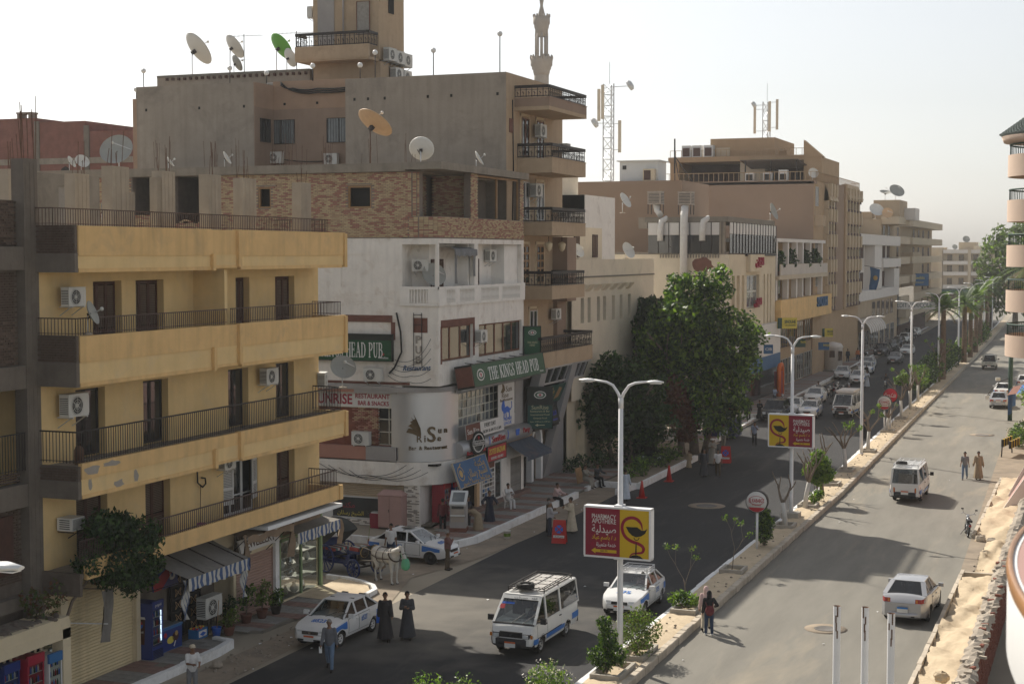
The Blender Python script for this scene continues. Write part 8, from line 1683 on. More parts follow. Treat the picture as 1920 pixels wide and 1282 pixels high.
t=thing('photo_kiosk','grey coin machine kiosk with a tilted screen on the pub pavement','kiosk',(-29.9,70.2,.2));t.rotation_euler=(0,0,R(15));b=MB();b.box(-.42,.42,-.42,.42,0,.25,'trim_red');b.box(-.4,.4,-.4,.4,.25,1.45,'grey_band');b.obj('cabinet',t);b=MB();b.box(-.32,.32,-.42,-.4,.55,1.3,'cooler');b.box(-.36,.36,-.5,-.42,.85,.9,'metal_white');b.box(-.3,.3,-.425,-.42,1.2,1.35,'ac_dark');b.obj('coin_panel',t);b=MB();b.add([(-.42,-.5,1.45),(.42,-.5,1.45),(.42,.4,2.0),(-.42,.4,2.0),(-.42,-.45,1.35),(.42,-.45,1.35),(.42,.45,1.85),(-.42,.45,1.85)],[(0,1,2,3),(4,7,6,5),(0,4,5,1),(1,5,6,2),(2,6,7,3),(3,7,4,0)],'metal_white');b.add([(-.3,-.35,1.56),(.3,-.35,1.56),(.3,.25,1.93),(-.3,.25,1.93)],[(0,1,2,3)],'winglass_light');b.obj('screen',t)
fridge((-31.9,72.6,.2),R(0),'red cola fridge inside the open corner shop','fridge_red',.8,.7,1.95,False,'coke_red');fridge((-31.8,73.6,.2),0,'second drinks fridge inside the corner shop, multicoloured','fridge_blue',.8,.7,1.9,False,'coke_red')
t=thing('plastic_chair','white plastic armchair on the pub pavement','chair',(-30.1,77.6,.2));t.rotation_euler=(0,0,R(-70));b=MB();b.box(-.24,.24,-.22,.24,.4,.44,'far_white');b.obj('seat',t);b=MB();b.add([(-.24,-.2,.44),(.24,-.2,.44),(.25,-.32,.9),(-.25,-.32,.9),(-.24,-.24,.44),(.24,-.24,.44),(.25,-.36,.9),(-.25,-.36,.9)],[(0,1,2,3),(4,7,6,5),(0,3,7,4),(1,5,6,2),(2,6,7,3)],'far_white');b.obj('backrest',t)
for sx in(-1,1):
 for sy in(-.2,.22):b=MB();b.bar((sx*.22,sy,.4),(sx*.26,sy*1.15,0),.05,.05,'far_white');b.obj('leg',t)
 b=MB();b.bar((sx*.27,-.25,.64),(sx*.27,.22,.62),.05,.03,'far_white');b.bar((sx*.27,.22,.62),(sx*.25,.2,.42),.04,.03,'far_white');b.obj('arm',t)
 # == vehicles
def paintmat(name,col,rough=.3):return mat(name,col,rough,.04,1.2,spec=.5,stain=tuple(c*.75 for c in col),st_amt=.15)
paintmat('paint_white',(.66,.66,.64));paintmat('paint_taxi',(.68,.68,.67));paintmat('paint_silver',(.42,.42,.43),.25);paintmat('paint_grey',(.12,.125,.13));paintmat('paint_black',(.018,.02,.024),.2);paintmat('paint_navy',(.025,.03,.045),.2);paintmat('paint_cream',(.6,.58,.5));paintmat('taxi_blue',(.03,.16,.5))
for k in('paint_silver','paint_grey'):MT[k].node_tree.nodes['Principled BSDF'].inputs['Metallic'].default_value=.45
mat('tyre',(.025,.024,.023),.9,.2,6,.3,40);mat('rim',(.36,.36,.36),.4,.1,3,metal=.6);mat('black_trim',(.03,.03,.032),.7,.1);mat('seat_cloth',(.09,.085,.08),.9,.2,6)
mat('lens_clear',(.55,.57,.58),.12,.1,6,spec=.8);mat('lens_red',(.3,.012,.012),.15,.1,spec=.7);mat('lens_amber',(.5,.16,.02),.15,.1,spec=.7);mat('plate_white',(.62,.62,.6),.6,.05);mat('plate_orange',(.55,.12,.03),.6);mat('plate_blue',(.03,.18,.5),.6);mat('chrome',(.7,.7,.7),.12,.05,metal=1)
glassmat('carglass',(.10,.11,.12),.07);glassmat('carglass_clear',(.5,.54,.55),.1)
SED=dict(L=4.22,W=1.68,sill=.27,belt=[(-2.11,.74),(-2.0,.9),(-1.5,.95),(-.9,.95),(.55,.93),(.95,.9),(1.7,.8),(1.98,.72),(2.11,.56)],hw=[(-2.11,.6),(-2.0,.72),(-1.7,.8),(-1,.84),(1,.84),(1.6,.8),(1.95,.7),(2.11,.52)],wx=(1.3,-1.14),rw=.29,g=(.92,.12,-.98,-1.62,.9,.94,1.4,.76,.56),split=[.02,-.82],crown=.05)
LAN=dict(L=4.57,W=1.76,sill=.25,belt=[(-2.28,.84),(-2.2,1.06),(-1.75,1.08),(-1.0,1.02),(.6,.96),(1.0,.93),(1.8,.8),(2.15,.7),(2.28,.5)],hw=[(-2.28,.66),(-2.15,.78),(-1.8,.85),(-1,.88),(1,.88),(1.7,.84),(2.1,.72),(2.28,.55)],wx=(1.42,-1.22),rw=.32,g=(.98,.1,-1.1,-1.85,.93,1.07,1.49,.8,.58),split=[-.02,-.86],crown=.05)
VAN=dict(L=4.72,W=1.69,sill=.32,belt=[(-2.36,1.08),(-2.3,1.12),(1.0,1.12),(1.9,1.12),(2.08,1.1),(2.26,.98),(2.36,.62)],hw=[(-2.36,.76),(-2.25,.83),(-1.9,.845),(1.6,.845),(2.0,.83),(2.24,.78),(2.36,.68)],wx=(1.5,-1.09),rw=.31,g=(2.06,1.22,-2.2,-2.3,1.1,1.1,1.97,.825,.72),split=[1.0,-.42],crown=.03)
SUV=dict(L=4.6,W=1.86,sill=.36,belt=[(-2.3,.9),(-2.2,1.08),(-1.5,1.1),(.6,1.08),(1.0,1.06),(1.8,1.0),(2.15,.9),(2.3,.62)],hw=[(-2.3,.78),(-2.1,.88),(-1.5,.92),(1,.92),(1.8,.88),(2.15,.78),(2.3,.66)],wx=(1.42,-1.3),rw=.36,g=(1.0,.3,-1.95,-2.2,1.06,1.08,1.72,.86,.68),split=[.05,-.9],crown=.06)
PIC=dict(L=5.1,W=1.75,sill=.42,belt=[(-2.55,1.0),(-2.5,1.05),(-.4,1.05),(.95,1.05),(1.3,1.02),(2.2,.95),(2.45,.85),(2.55,.6)],hw=[(-2.55,.8),(-2.4,.85),(1.5,.87),(2.2,.82),(2.55,.66)],wx=(1.62,-1.4),rw=.36,g=(1.2,.55,-.4,-.55,1.03,1.05,1.72,.82,.68),split=[-.25],crown=.04)
def _wheel(rw,white=False,dark=False):
 a=MB();M=Matrix.Rotation(R(90),4,'X');a.lathe([(rw*.62,-.085),(rw*.9,-.095),(rw,-.07),(rw,.07),(rw*.9,.095),(rw*.62,.085)],'tyre',20,M,cap=False)
 b=MB();mt='black_trim' if dark else('louvre_white' if white else 'rim');b.lathe([(rw*.63,.07),(rw*.6,.085),(rw*.55,.05),(.06,.045),(.05,.07),(.001,.07)],mt,20,M,cap=False);b.lathe([(rw*.63,-.08),(.001,-.08)],'black_trim',14,M,cap=False)
 for k in range(6):a_=k*math.pi/3;b.cbox((rw*.36*math.cos(a_),-.056,rw*.36*math.sin(a_)),(rw*.14,.012,rw*.14),'black')
 return a,b
def carmesh(key,sp,paint):
 """body, door, window, lamp meshes of one model in one colour -> list of (name, mesh, sublist)"""
 if key in MC:return MC[key]
 L,W,sill=sp['L'],sp['W'],sp['sill'];bx,bz=zip(*sp['belt']);hx,hz_=zip(*sp['hw']);rw=sp['rw'];ar=rw*1.17
 top=lambda x:float(np.interp(x,bx,bz));hw=lambda x:float(np.interp(x,hx,hz_))
 def bot(x):
  z=sill+(.1*max(0,abs(x)-L/2+.35)/.35)
  for c in sp['wx']:
   d=abs(x-c)
   if d<ar:z=max(z,rw+math.sqrt(max(0,ar*ar-d*d))-.02)
  return min(z,top(x)-.06)
 def S_(x,t,sd,off=0.0):
  z0,z1=bot(x),top(x);z=z0+(z1-z0)*t;h=z-sill;f=1-.05*max(0,1-h/.25)**2-.035*max(0,(z-z1*.82)/(z1*.18))**2+.012*math.sin(min(1,max(0,(h)/.6))*math.pi);return Vector((x,sd*(hw(x)*f+off),z))
 def SZ(x,z,sd,off=0.0):z0,z1=bot(x),top(x);return S_(x,(z-z0)/(z1-z0),sd,off)
 xs=set(np.linspace(-L/2,L/2,25).round(3))
 for c in sp['wx']:
  for a in np.linspace(0,math.pi,11):xs.add(round(c+ar*math.cos(a),3))
  xs.add(round(c+ar+.012,3));xs.add(round(c-ar-.012,3))
 xs=sorted(x for x in xs if-L/2<=x<=L/2)
 b=MB();ts=np.linspace(0,1,8)
 for sd in(-1,1):b.grid([[S_(x,t,sd)for t in ts]for x in xs],paint)
 b.grid([[Vector((x,S_(x,1,1).y*k,top(x)+sp['crown']*(1-k*k)*min(1,(L/2-abs(x))/.4+.15)))for k in(1,.85,.6,.3,0,-.3,-.6,-.85,-1)]for x in xs],paint)
 for x in(xs[0],xs[-1]):b.grid([[S_(x,t,1),S_(x,t,1)*.5+S_(x,t,-1)*.5,S_(x,t,-1)]for t in ts],paint)
 b.box(-L/2+.2,L/2-.2,-W*.36,W*.36,sill-.05,sill+.02,'black')
 for c in sp['wx']:b.box(c-ar,c+ar,-W*.38,W*.38,sill,rw+ar-.03,'black')
 xwb,xwt,xrt,xrb,zf,zr_,zt,wb,wt=sp['g'];van=sp is VAN
 A0=[Vector((xwb,s*wb*.93,zf))for s in(-1,1)];A1=[Vector((xwt,s*wt*.96,zt-.03))for s in(-1,1)];C1=[Vector((xrt,s*wt*.96,zt-.03))for s in(-1,1)];C0=[Vector((xrb,s*wb*.93,zr_))for s in(-1,1)]
 P=[]
 for i in range(9):
  u=i/8;x=xwt+(xrt-xwt)*u;k=math.sin(math.pi*min(1,max(0,.06+.88*u)));P.append([Vector((x,wt*y,zt-.03+.05*(1-y*y)*k+.012*k))for y in(-1,-.8,-.45,0,.45,.8,1)])
 b.grid(P,paint);b.grid([[Vector((p.x,p.y,p.z))for p in(r[0],)]+[Vector((r[0].x,r[0].y-.012,zt-.07))]for r in P],paint);b.grid([[r[-1],Vector((r[-1].x,r[-1].y+.012,zt-.07))]for r in P],paint)
 pw=.07 if not van else .09
 for s in(0,1):
  b.bar(A0[s],A1[s],pw,.05,paint);b.bar(C0[s],C1[s],pw*(2.6 if not van else 1.2),.05,paint)
  sg=-1 if s==0 else 1
  for x in sp['split']:u=1.0;b.bar((x+.04,sg*wb,zf),(x-.04,sg*wt*.985,zt-.04),.08 if not van else .11,.04,paint,(0,sg,0))
  b.bar((xwt,sg*wt*.98,zt-.045),(xrt,sg*wt*.98,zt-.045),.05,.05,paint);b.bar((xwb,sg*wb*.98,zf),(xrb,sg*wb*.98,zr_),.06,.05,paint)
 b.bar(A1[0],A1[1],.08,.045,paint);b.bar(C1[0],C1[1],.08,.045,paint);b.bar(A0[0],A0[1],.1,.05,'black_trim');b.bar(C0[0],C0[1],.08,.05,paint)
 out=[('body',b.mesh('body'),[])]
 def pane(vs,name,mt='carglass'):m_=MB();m_.add(vs,[tuple(range(len(vs)))],mt);out.append((name,m_.mesh(name),[]))
 o=Vector((.02,0,.012));pane([A0[0]+o,A0[1]+o,A1[1]+o,A1[0]+o],'windscreen','carglass_clear' if van or sp is SED else 'carglass');o=Vector((-.02,0,.012));pane([C0[0]+o,C0[1]+o,C1[1]+o,C1[0]+o],'rear_window')
 for s in(-1,1):
  ed=[xwb]+sp['split']+[xrb];et=[xwt]+[x-.08 for x in sp['split']]+[xrt]
  for i in range(len(ed)-1):pane([Vector((ed[i],s*(wb*.985),zf+(zr_-zf)*i/len(ed))),Vector((ed[i+1],s*(wb*.985),zf+(zr_-zf)*(i+1)/len(ed))),Vector((et[i+1],s*(wt*.97),zt-.05)),Vector((et[i],s*(wt*.97),zt-.05))],'side_window')
 def patch(x0,x1,z0,z1,s,off,mt,n=8,m=5):q_=MB();zf_=lambda z,x:z(x)if callable(z)else z;q_.grid([[SZ(x,zf_(z0,x)+(zf_(z1,x)-zf_(z0,x))*j/m,s,off)for j in range(m+1)]for x in np.linspace(x0,x1,n+1)],mt);return q_
 dx=[xwb-.12]+[x for x in sp['split']][:2];dx+=[sp['wx'][1]+ar*.75]if len(dx)<3 or not van else[sp['wx'][1]+ar+.05]
 for s in(-1,1):
  for i in range(min(2,len(dx)-1)):
   a,c=dx[i],dx[i+1]
   if a-c<.3:continue
   z0f=lambda x:max(bot(x)+.03,sill+.1);z1f=lambda x:top(x)-.03
   se=patch(c+.004,a-.004,z0f,z1f,s,.003,'black');sk=patch(c+.018,a-.018,lambda x:z0f(x)+.014,lambda x:z1f(x)-.012,s,.007,paint);hd=MB();p=SZ(c+.14,top(c)-.14,s,.02);hd.cbox(p,(.16,.03,.035),'black_trim' if sp in(VAN,PIC)else paint);md=patch(c+.03,a-.03,lambda x:sill+.28,lambda x:sill+.315,s,.012,'black_trim' if sp in(VAN,)else paint,6,1)
   out.append(('door',sk.mesh('door'),[('door_seam',se.mesh('door_seam')),('handle',hd.mesh('handle')),('rub_strip',md.mesh('rub_strip'))]))
 zh=np.interp(L/2-.12,bx,bz)
 for s in(-1,1):
  h_=MB();xa,xb=(L/2-.04,L/2-.42)if not van else(L/2-.02,L/2-.16);z0,z1=(.52,.68)if sp in(SED,LAN)else((.72,.9)if not van else(.66,.82));yy=[hw(xa)*.62,hw(xa)*.97]
  h_.grid([[Vector((xa+.012,s*yy[0],z0)),Vector((xa+.0,s*yy[1],z0)),Vector((xb,s*(hw(xb)*.985+.008),z0+.03))],[Vector((xa-.02,s*yy[0],z1)),Vector((xa-.03,s*yy[1],z1)),Vector((xb,s*(hw(xb)*.97+.008),z1+.02))]],'lens_clear' if not van else 'black_trim',False);out.append(('headlight',h_.mesh('headlight'),[]))
  if van:h_=MB();h_.cbox((L/2+.012,s*.55,.74),(.03,.2,.12),'lens_clear');h_.cbox((L/2-.04,s*.76,.74),(.03,.08,.12),'lens_amber');out.append(('lamp_unit',h_.mesh('lamp_unit'),[]))
  t_=MB();z0,z1=(.66,.86)if sp is SED else((.86,1.02)if sp is LAN else(.62,.95));xa,xb=-L/2-.008,-L/2+.22;ya=hw(-L/2)*.7
  t_.grid([[Vector((xa,s*ya,z0)),Vector((xa+.02,s*hw(-L/2+.05)*.98,z0)),SZ(xb,z0,s,.008)],[Vector((xa+.01,s*ya,z1)),Vector((xa+.03,s*hw(-L/2+.05)*.96,z1)),SZ(xb,min(z1,top(xb)-.02),s,.008)]],'lens_red',False);t_.cbox((xa-.004,s*(ya+.06),(z0+z1)/2),(.012,.07,(z1-z0)*.7),'lens_amber');out.append(('tail_light',t_.mesh('tail_light'),[]))
  m_=MB();mx=(xwb-.18 if not van else 1.78);m_.cbox((mx,s*(wb+.17),zf+.1),(.1,.2,.14 if not van else .2),paint if sp in(SED,LAN)else 'black_trim');m_.bar((mx,s*(wb-.02),zf+.04),(mx,s*(wb+.1),zf+.08),.04,.03,'black_trim');out.append(('door_mirror',m_.mesh('door_mirror'),[]))
 g_=MB();gz0,gz1=(.55,.66)if sp is SED else((.5,.66)if sp is LAN else(.68,.88));gx=L/2+.006
 g_.box(gx-.05,gx+.004,-.32 if not van else-.42,.32 if not van else .42,gz0,gz1,'black')
 for k in range(4):g_.box(gx,gx+.012,-.32 if not van else-.42,.32 if not van else .42,gz0+(gz1-gz0)*(k+.3)/4,gz0+(gz1-gz0)*(k+.5)/4,'chrome' if sp in(SED,SUV)else 'black_trim')
 g_.cbox((gx+.012,0,(gz0+gz1)/2),(.02,.09,.06),'chrome');out.append(('grille',g_.mesh('grille'),[]))
 bp=MB();mt='black_trim' if sp in(VAN,PIC,SUV)else paint
 for sg in(1,-1):
  z0,z1=(sill+.06,sill+.25)if sp in(SED,LAN)else(sill+.02,.65);row=[]
  for u in np.linspace(-1,1,13):y=hw(L/2*sg*.93)*1.03*u;x=sg*(L/2+.05-.30*abs(u)**4);row.append((x,y))
  bp.grid([[Vector((x,y,z0))for x,y in row],[Vector((x+sg*.03,y,z0+.03))for x,y in row],[Vector((x+sg*.03,y,z1-.03))for x,y in row],[Vector((x-sg*.02,y,z1))for x,y in row]],mt)
  bp.box(min(sg*(L/2+.07),sg*(L/2+.06)),max(sg*(L/2+.07),sg*(L/2+.06))+.024*(sg>0)-.0,-.45,.45,z0+.02,z0+.07,'black')
 out.append(('bumper',bp.mesh('bumper'),[]))
 wi=MB()
 for y0 in(-.1,.45):a_=A0[0].lerp(A0[1],.5+y0*.5);e_=a_+(A1[0]-A0[0])*.35+Vector((0,.35,0));wi.bar(a_+Vector((.05,0,.03)),e_+Vector((.05,0,.03)),.02,.015,'black')
 out.append(('wiper',wi.mesh('wiper'),[]))
 st=MB()
 for x in([.1,-.75]if not van else[1.0,.0,-.8,-1.6]):
  for y in(-.36,.36):st.box(x-.28,x+.1,y-.24,y+.24,zf-.25,zf-.02,'seat_cloth');st.cbox((x-.3,y,zf+.12),(.14,.44,.5),'seat_cloth',0,0,-.15);st.cbox((x-.36,y,zf+.43),(.09,.24,.16),'seat_cloth')
 st.box(xwb-.45,xwb-.02,-wb*.8,wb*.8,zf-.1,zf-.0,'black_trim');st.box(xrb+.02,xrb+.5,-wb*.85,wb*.85,zf-.12,zr_-.03,'black_trim')if not van else None;sw=MB();sw.lathe([(.17,0),(.19,.012),(.17,.024)],'black_trim',14,Matrix.Translation((xwb-.55,.36,zf+.02))@Matrix.Rotation(R(-60),4,'Y'),cap=False)
 out.append(('seats',st.mesh('seats'),[('steering_wheel',sw.mesh('steering_wheel'))]))
 MC[key]=(out,S_,SZ,patch,top,hw,bot);return MC[key]
def car(label,x,y,heading,sp,paint,cat='car',name='car',group=None,taxi=None,plate='orange',white_rim=False,dark_rim=False,driver=None,open_win=None):
 """heading in degrees: direction of the nose, 0 = along +X, 90 = along +Y"""
 key='car%d%s'%(id(sp),paint);out,S_,SZ,patch,top,hw,bot=carmesh(key,sp,paint);t=thing(name,label,cat,(x,y,0),R(heading),group)
 for nm,me,sub in out:
  o=link(nm,me,t)
  for n2,m2 in sub:link(n2,m2,o)
 rw=sp['rw'];k='wh%.2f%d%d'%(rw,white_rim,dark_rim)
 if k not in MC:a,b=_wheel(rw,white_rim,dark_rim);MC[k]=(a.mesh('wheel'),b.mesh('rim'))
 for c in sp['wx']:
  for s in(-1,1):o=link('wheel',MC[k][0],t,(c,s*(sp['W']/2-.13),rw),0 if s<0 else math.pi);link('rim',MC[k][1],o)
 L=sp['L'];zp=sp['sill']+.16 if sp in(SED,LAN)else .45
 for sg in(1,-1):
  zz=zp if sg>0 else(.6 if sp is LAN else(.72 if sp is SED else(.62 if sp is VAN else .5)));b=MB();x0=sg*(L/2+.085);b.box(min(x0,x0+sg*.01),max(x0,x0+sg*.01),-.2,.2,zz-.1,zz+.04,'plate_white');b.box(min(x0,x0+sg*.01),max(x0,x0+sg*.01),-.2,.2,zz+.042,zz+.1,'plate_'+plate);o=b.obj('number_plate',t)
 if taxi is not None:
  def bm_(x0,x1,z0,z1,s,nm='blue_panel'):link(nm,cached('tx%d%.2f%d:blue_panel'%(id(sp),x0,s),lambda:patch(x0,x1,z0,z1,s,.0095,'taxi_blue',8,3)),t)
  for s in(-1,1):
   if sp is SED:bm_(.9,1.78,lambda x:max(.58,bot(x)+.04),lambda x:top(x)-.06,s);bm_(-1.98,-1.35,lambda x:max(.55,bot(x)+.02),lambda x:.80,s)
   else:bm_(-.72,1.12,.44,.6,s);bm_(1.86,2.2,.42,.62,s);bm_(-2.3,-1.5,.55,.78,s)
   if taxi and sp is SED:lettering(taxi,.26,face_M(SZ(-.35,.72,s,.016),(-s,0,0)),'taxi_blue',t,'number',.42,.002,.02)
  if taxi and sp is SED:lettering(taxi,.32,face_M((1.45,0,.9),(0,1,0),(-.96,0,.28)),'taxi_blue',t,'number',.55,.003,.02)
 return t
def roof_rack(t,x0,x1,w_,z,white=True,nx=7,ny=3):
 b=MB();mt='steel_galv' if white else 'iron';r=.03
 for y in(-w_,w_):b.bar((x0,y,z+.12),(x1,y,z+.12),r,r,mt);b.bar((x0,y,z+.03),(x1,y,z+.03),r,r,mt)
 for x in(x0,x1):b.bar((x,-w_,z+.12),(x,w_,z+.12),r,r,mt)
 for i in range(nx):x=x0+(x1-x0)*i/(nx-1);b.bar((x,-w_,z+.035),(x,w_,z+.035),r,r*.7,mt)
 for j in range(ny):y=-w_+2*w_*(j+.5)/ny;b.bar((x0,y,z+.05),(x1,y,z+.05),r,r*.7,mt)
 for x in(x0,(x0+x1)/2,x1):
  for y in(-w_,w_):b.bar((x,y,z-.05),(x,y,z+.12),r,r,mt)
 return b.obj('roof_rack',t)
TG='white and blue taxis'
t=car('white taxi numbered 523 with blue wings parked by the yellow block, nose towards us',-26.05,49.95,-91.8,SED,'paint_taxi','taxi','taxi',TG,'#523',white_rim=True)
t=car('white taxi with black wheels and sunroof parked at the pub corner, nose to the road',-29.5,64.0,-5.5,SED,'paint_taxi','taxi','taxi',TG,'#283',dark_rim=True);b=MB();b.cbox((-.25,0,1.47),(.5,.62,.012),'winglass');b.obj('sunroof',t)
t=car('white taxi numbered 375 with a roof rack, driving beside the median',-17.3,58.35,-89.4,SED,'paint_taxi','taxi','taxi',TG,'375');roof_rack(t,-1.0,.1,.55,1.44);TAXI375=t
van=car('white minibus with a dark roof rack and spare tyre driving towards us',-19.1,51.9,-91.2,VAN,'paint_white','minibus','minibus','white minibuses','')
o=roof_rack(van,-1.9,.9,.68,2.02,False,6,3);b=MB()
for i in range(16):
 for j in range(7):b.cbox((-1.8+i*.17,-.56+j*.187,2.055),(.1,.12,.01),'far_white',.2*((i+j)%2))
stuff(b.obj('woven_mat',o));b=MB();b.lathe([(.2,-.09),(.3,-.1),(.33,-.05),(.33,.05),(.3,.1),(.2,.09)],'tyre',18,Matrix.Translation((.72,-.1,2.16)),cap=False);b.lathe([(.2,.03),(.16,.06),(.001,.05)],'rim',14,Matrix.Translation((.72,-.1,2.14)),cap=False);b.obj('spare_tyre',van)
gM=face_M((1.36,0,1.855),(0,1,0),(-.695,0,.72));b=MB();b.prism([(-.7,-.06),(.7,-.06),(.67,.09),(-.67,.09)],.022,.026,'plate_white');o=b.obj('windscreen_strip',van);o.matrix_local=gM;lettering(arabic('حبيبي يا رب'),.12,gM@Matrix.Translation((0,.01,.03)),'ink',van,'strip_lettering',.5,.001);lettering(arabic('الله'),.12,gM@Matrix.Translation((.5,.01,.03)),'ink',van,'strip_lettering',.2,.001);gM2=face_M((1.95,0,1.2),(0,1,0),(-.695,0,.72));b=MB();b.prism([(-.5,-.06),(.62,-.06),(.6,.05),(-.45,.05)],.022,.025,'plate_white');b.prism([(-.72,.42),(-.52,.42),(-.52,.6),(-.70,.6)],.022,.026,'sign_red');b.prism([(-.68,.62),(-.2,.62),(-.2,.7),(-.66,.7)],.022,.026,'letter_blue');o=b.obj('windscreen_sticker',van);o.matrix_local=gM2;lettering(arabic('ما شاء الله'),.1,gM2@Matrix.Translation((.1,0,.03)),'ink',van,'strip_lettering',.6,.001)
car('silver saloon parked on the right beside the sand heap, seen from behind',-6.9,61.4,87.5,LAN,'paint_silver','car','car',None,None,'blue')
t=car('white minibus with a white roof rack seen from behind on the right road',-10.4,90.6,89.3,VAN,'paint_white','minibus','minibus','white minibuses','');o=roof_rack(t,-2.0,1.0,.68,2.02,True,8,4);b=MB();b.lathe([(.2,-.08),(.3,-.09),(.33,0),(.3,.09),(.2,.08)],'tyre',16,Matrix.Translation((-1.5,.3,2.16)),cap=False);b.obj('spare_tyre',t)
t=car('white minibus with rooftop boards driving towards us behind the pharmacy sign',-20.9,134.6,-92,VAN,'paint_white','minibus','minibus','white minibuses','');b=MB();b.box(-2.0,.9,-.75,.75,2.05,2.25,'far_white');b.obj('roof_boards',t);b=MB();b.box(2.36,2.4,-.6,.6,.9,1.0,'trim_red');b.obj('fringe',t)
car('black off-road car parked at the kerb by the bank corner',-25.9,128.8,-89,SUV,'paint_black','car','car',None,None,'blue')
car('black car standing in the shade under the ficus trees',-28.6,98.2,-60,SUV,'paint_black','car','car',None,None,'blue')
FT='taxis queued along the far left kerb'
for(x,y,h,n,l_)in((-25.5,134.8,-89,'','white taxi right behind the black off-road car'),(-23.7,132.8,-88.5,'#277','white taxi at the head of the queue, beside the lamp post'),(-25.5,145.5,-90,'','white taxi standing in front of the parked motorbikes'),(-25.0,169,-88,'','white taxi with its door open beside the man in pale robe'),(-27.6,174.5,-85,'','white taxi at the kerb corner, left of the open door one'),(-26.2,183,-88,'','white taxi behind the open door taxi'),(-27.2,191.5,-88,'','rearmost white taxi of the queue before the guard booth')):car(l_,x,y,h,SED,'paint_taxi','taxi','taxi',FT,n)
car('grey saloon moving towards us in the middle of the far left road',-25.2,201.5,-92,SED,'paint_grey','car');car('white saloon moving away beyond the grey one',-25.8,219,-92,SED,'paint_white','car');car('white saloon coming along the median near the palms',-19.6,185.5,-91,LAN,'paint_white','car')
for(x,y,sp,p_,l_)in((-28.8,216,SUV,'paint_navy','dark car parked at the kerb opposite the white saloon'),(-29.4,231,SED,'paint_grey','grey car parked in the far row, nearest'),(-29.6,240,SED,'paint_navy','dark car parked in the far row, second'),(-29.9,250,LAN,'paint_white','pale car parked in the far row, third'),(-30.3,260,SUV,'paint_navy','dark car parked in the far row, fourth'),(-30.6,270,SED,'paint_white','white car parked in the far row, last')):car(l_,x,y,-92,sp,p_,'car','car','cars parked in the far row')
pk=car('cream pickup truck driving away on the right road',-13.3,196,92,PIC,'paint_cream','pickup truck','pickup_truck');b=MB();b.box(-2.45,-.6,-.74,.74,.98,1.105,'black_trim');b.bar((-.62,-.8,1.7),(-.62,.8,1.7),.07,.07,'paint_cream');b.bar((-.62,-.8,1.05),(-.62,-.8,1.7),.07,.07,'paint_cream');b.bar((-.62,.8,1.05),(-.62,.8,1.7),.07,.07,'paint_cream');b.obj('load_bed',pk);b=MB();b.box(-2.62,-2.55,-.75,.75,.62,1.02,'paint_cream');b.obj('tailgate',pk);lettering('ISUZU',.26,face_M((-2.626,0,.86),(0,-1,0)),'ink',pk,'lettering',.8,.003)
car('silver saloon parked on the right verge before the green post, rear towards us',-9.1,147.4,91,SED,'paint_silver','car');car('white taxi parked ahead of the silver saloon on the right verge',-9.4,157.8,91,SED,'paint_taxi','taxi','taxi',TG,'');car('blue and white taxi mostly hidden by the blue canopy',-7.9,169,91,SED,'paint_taxi','taxi','taxi',TG,'')
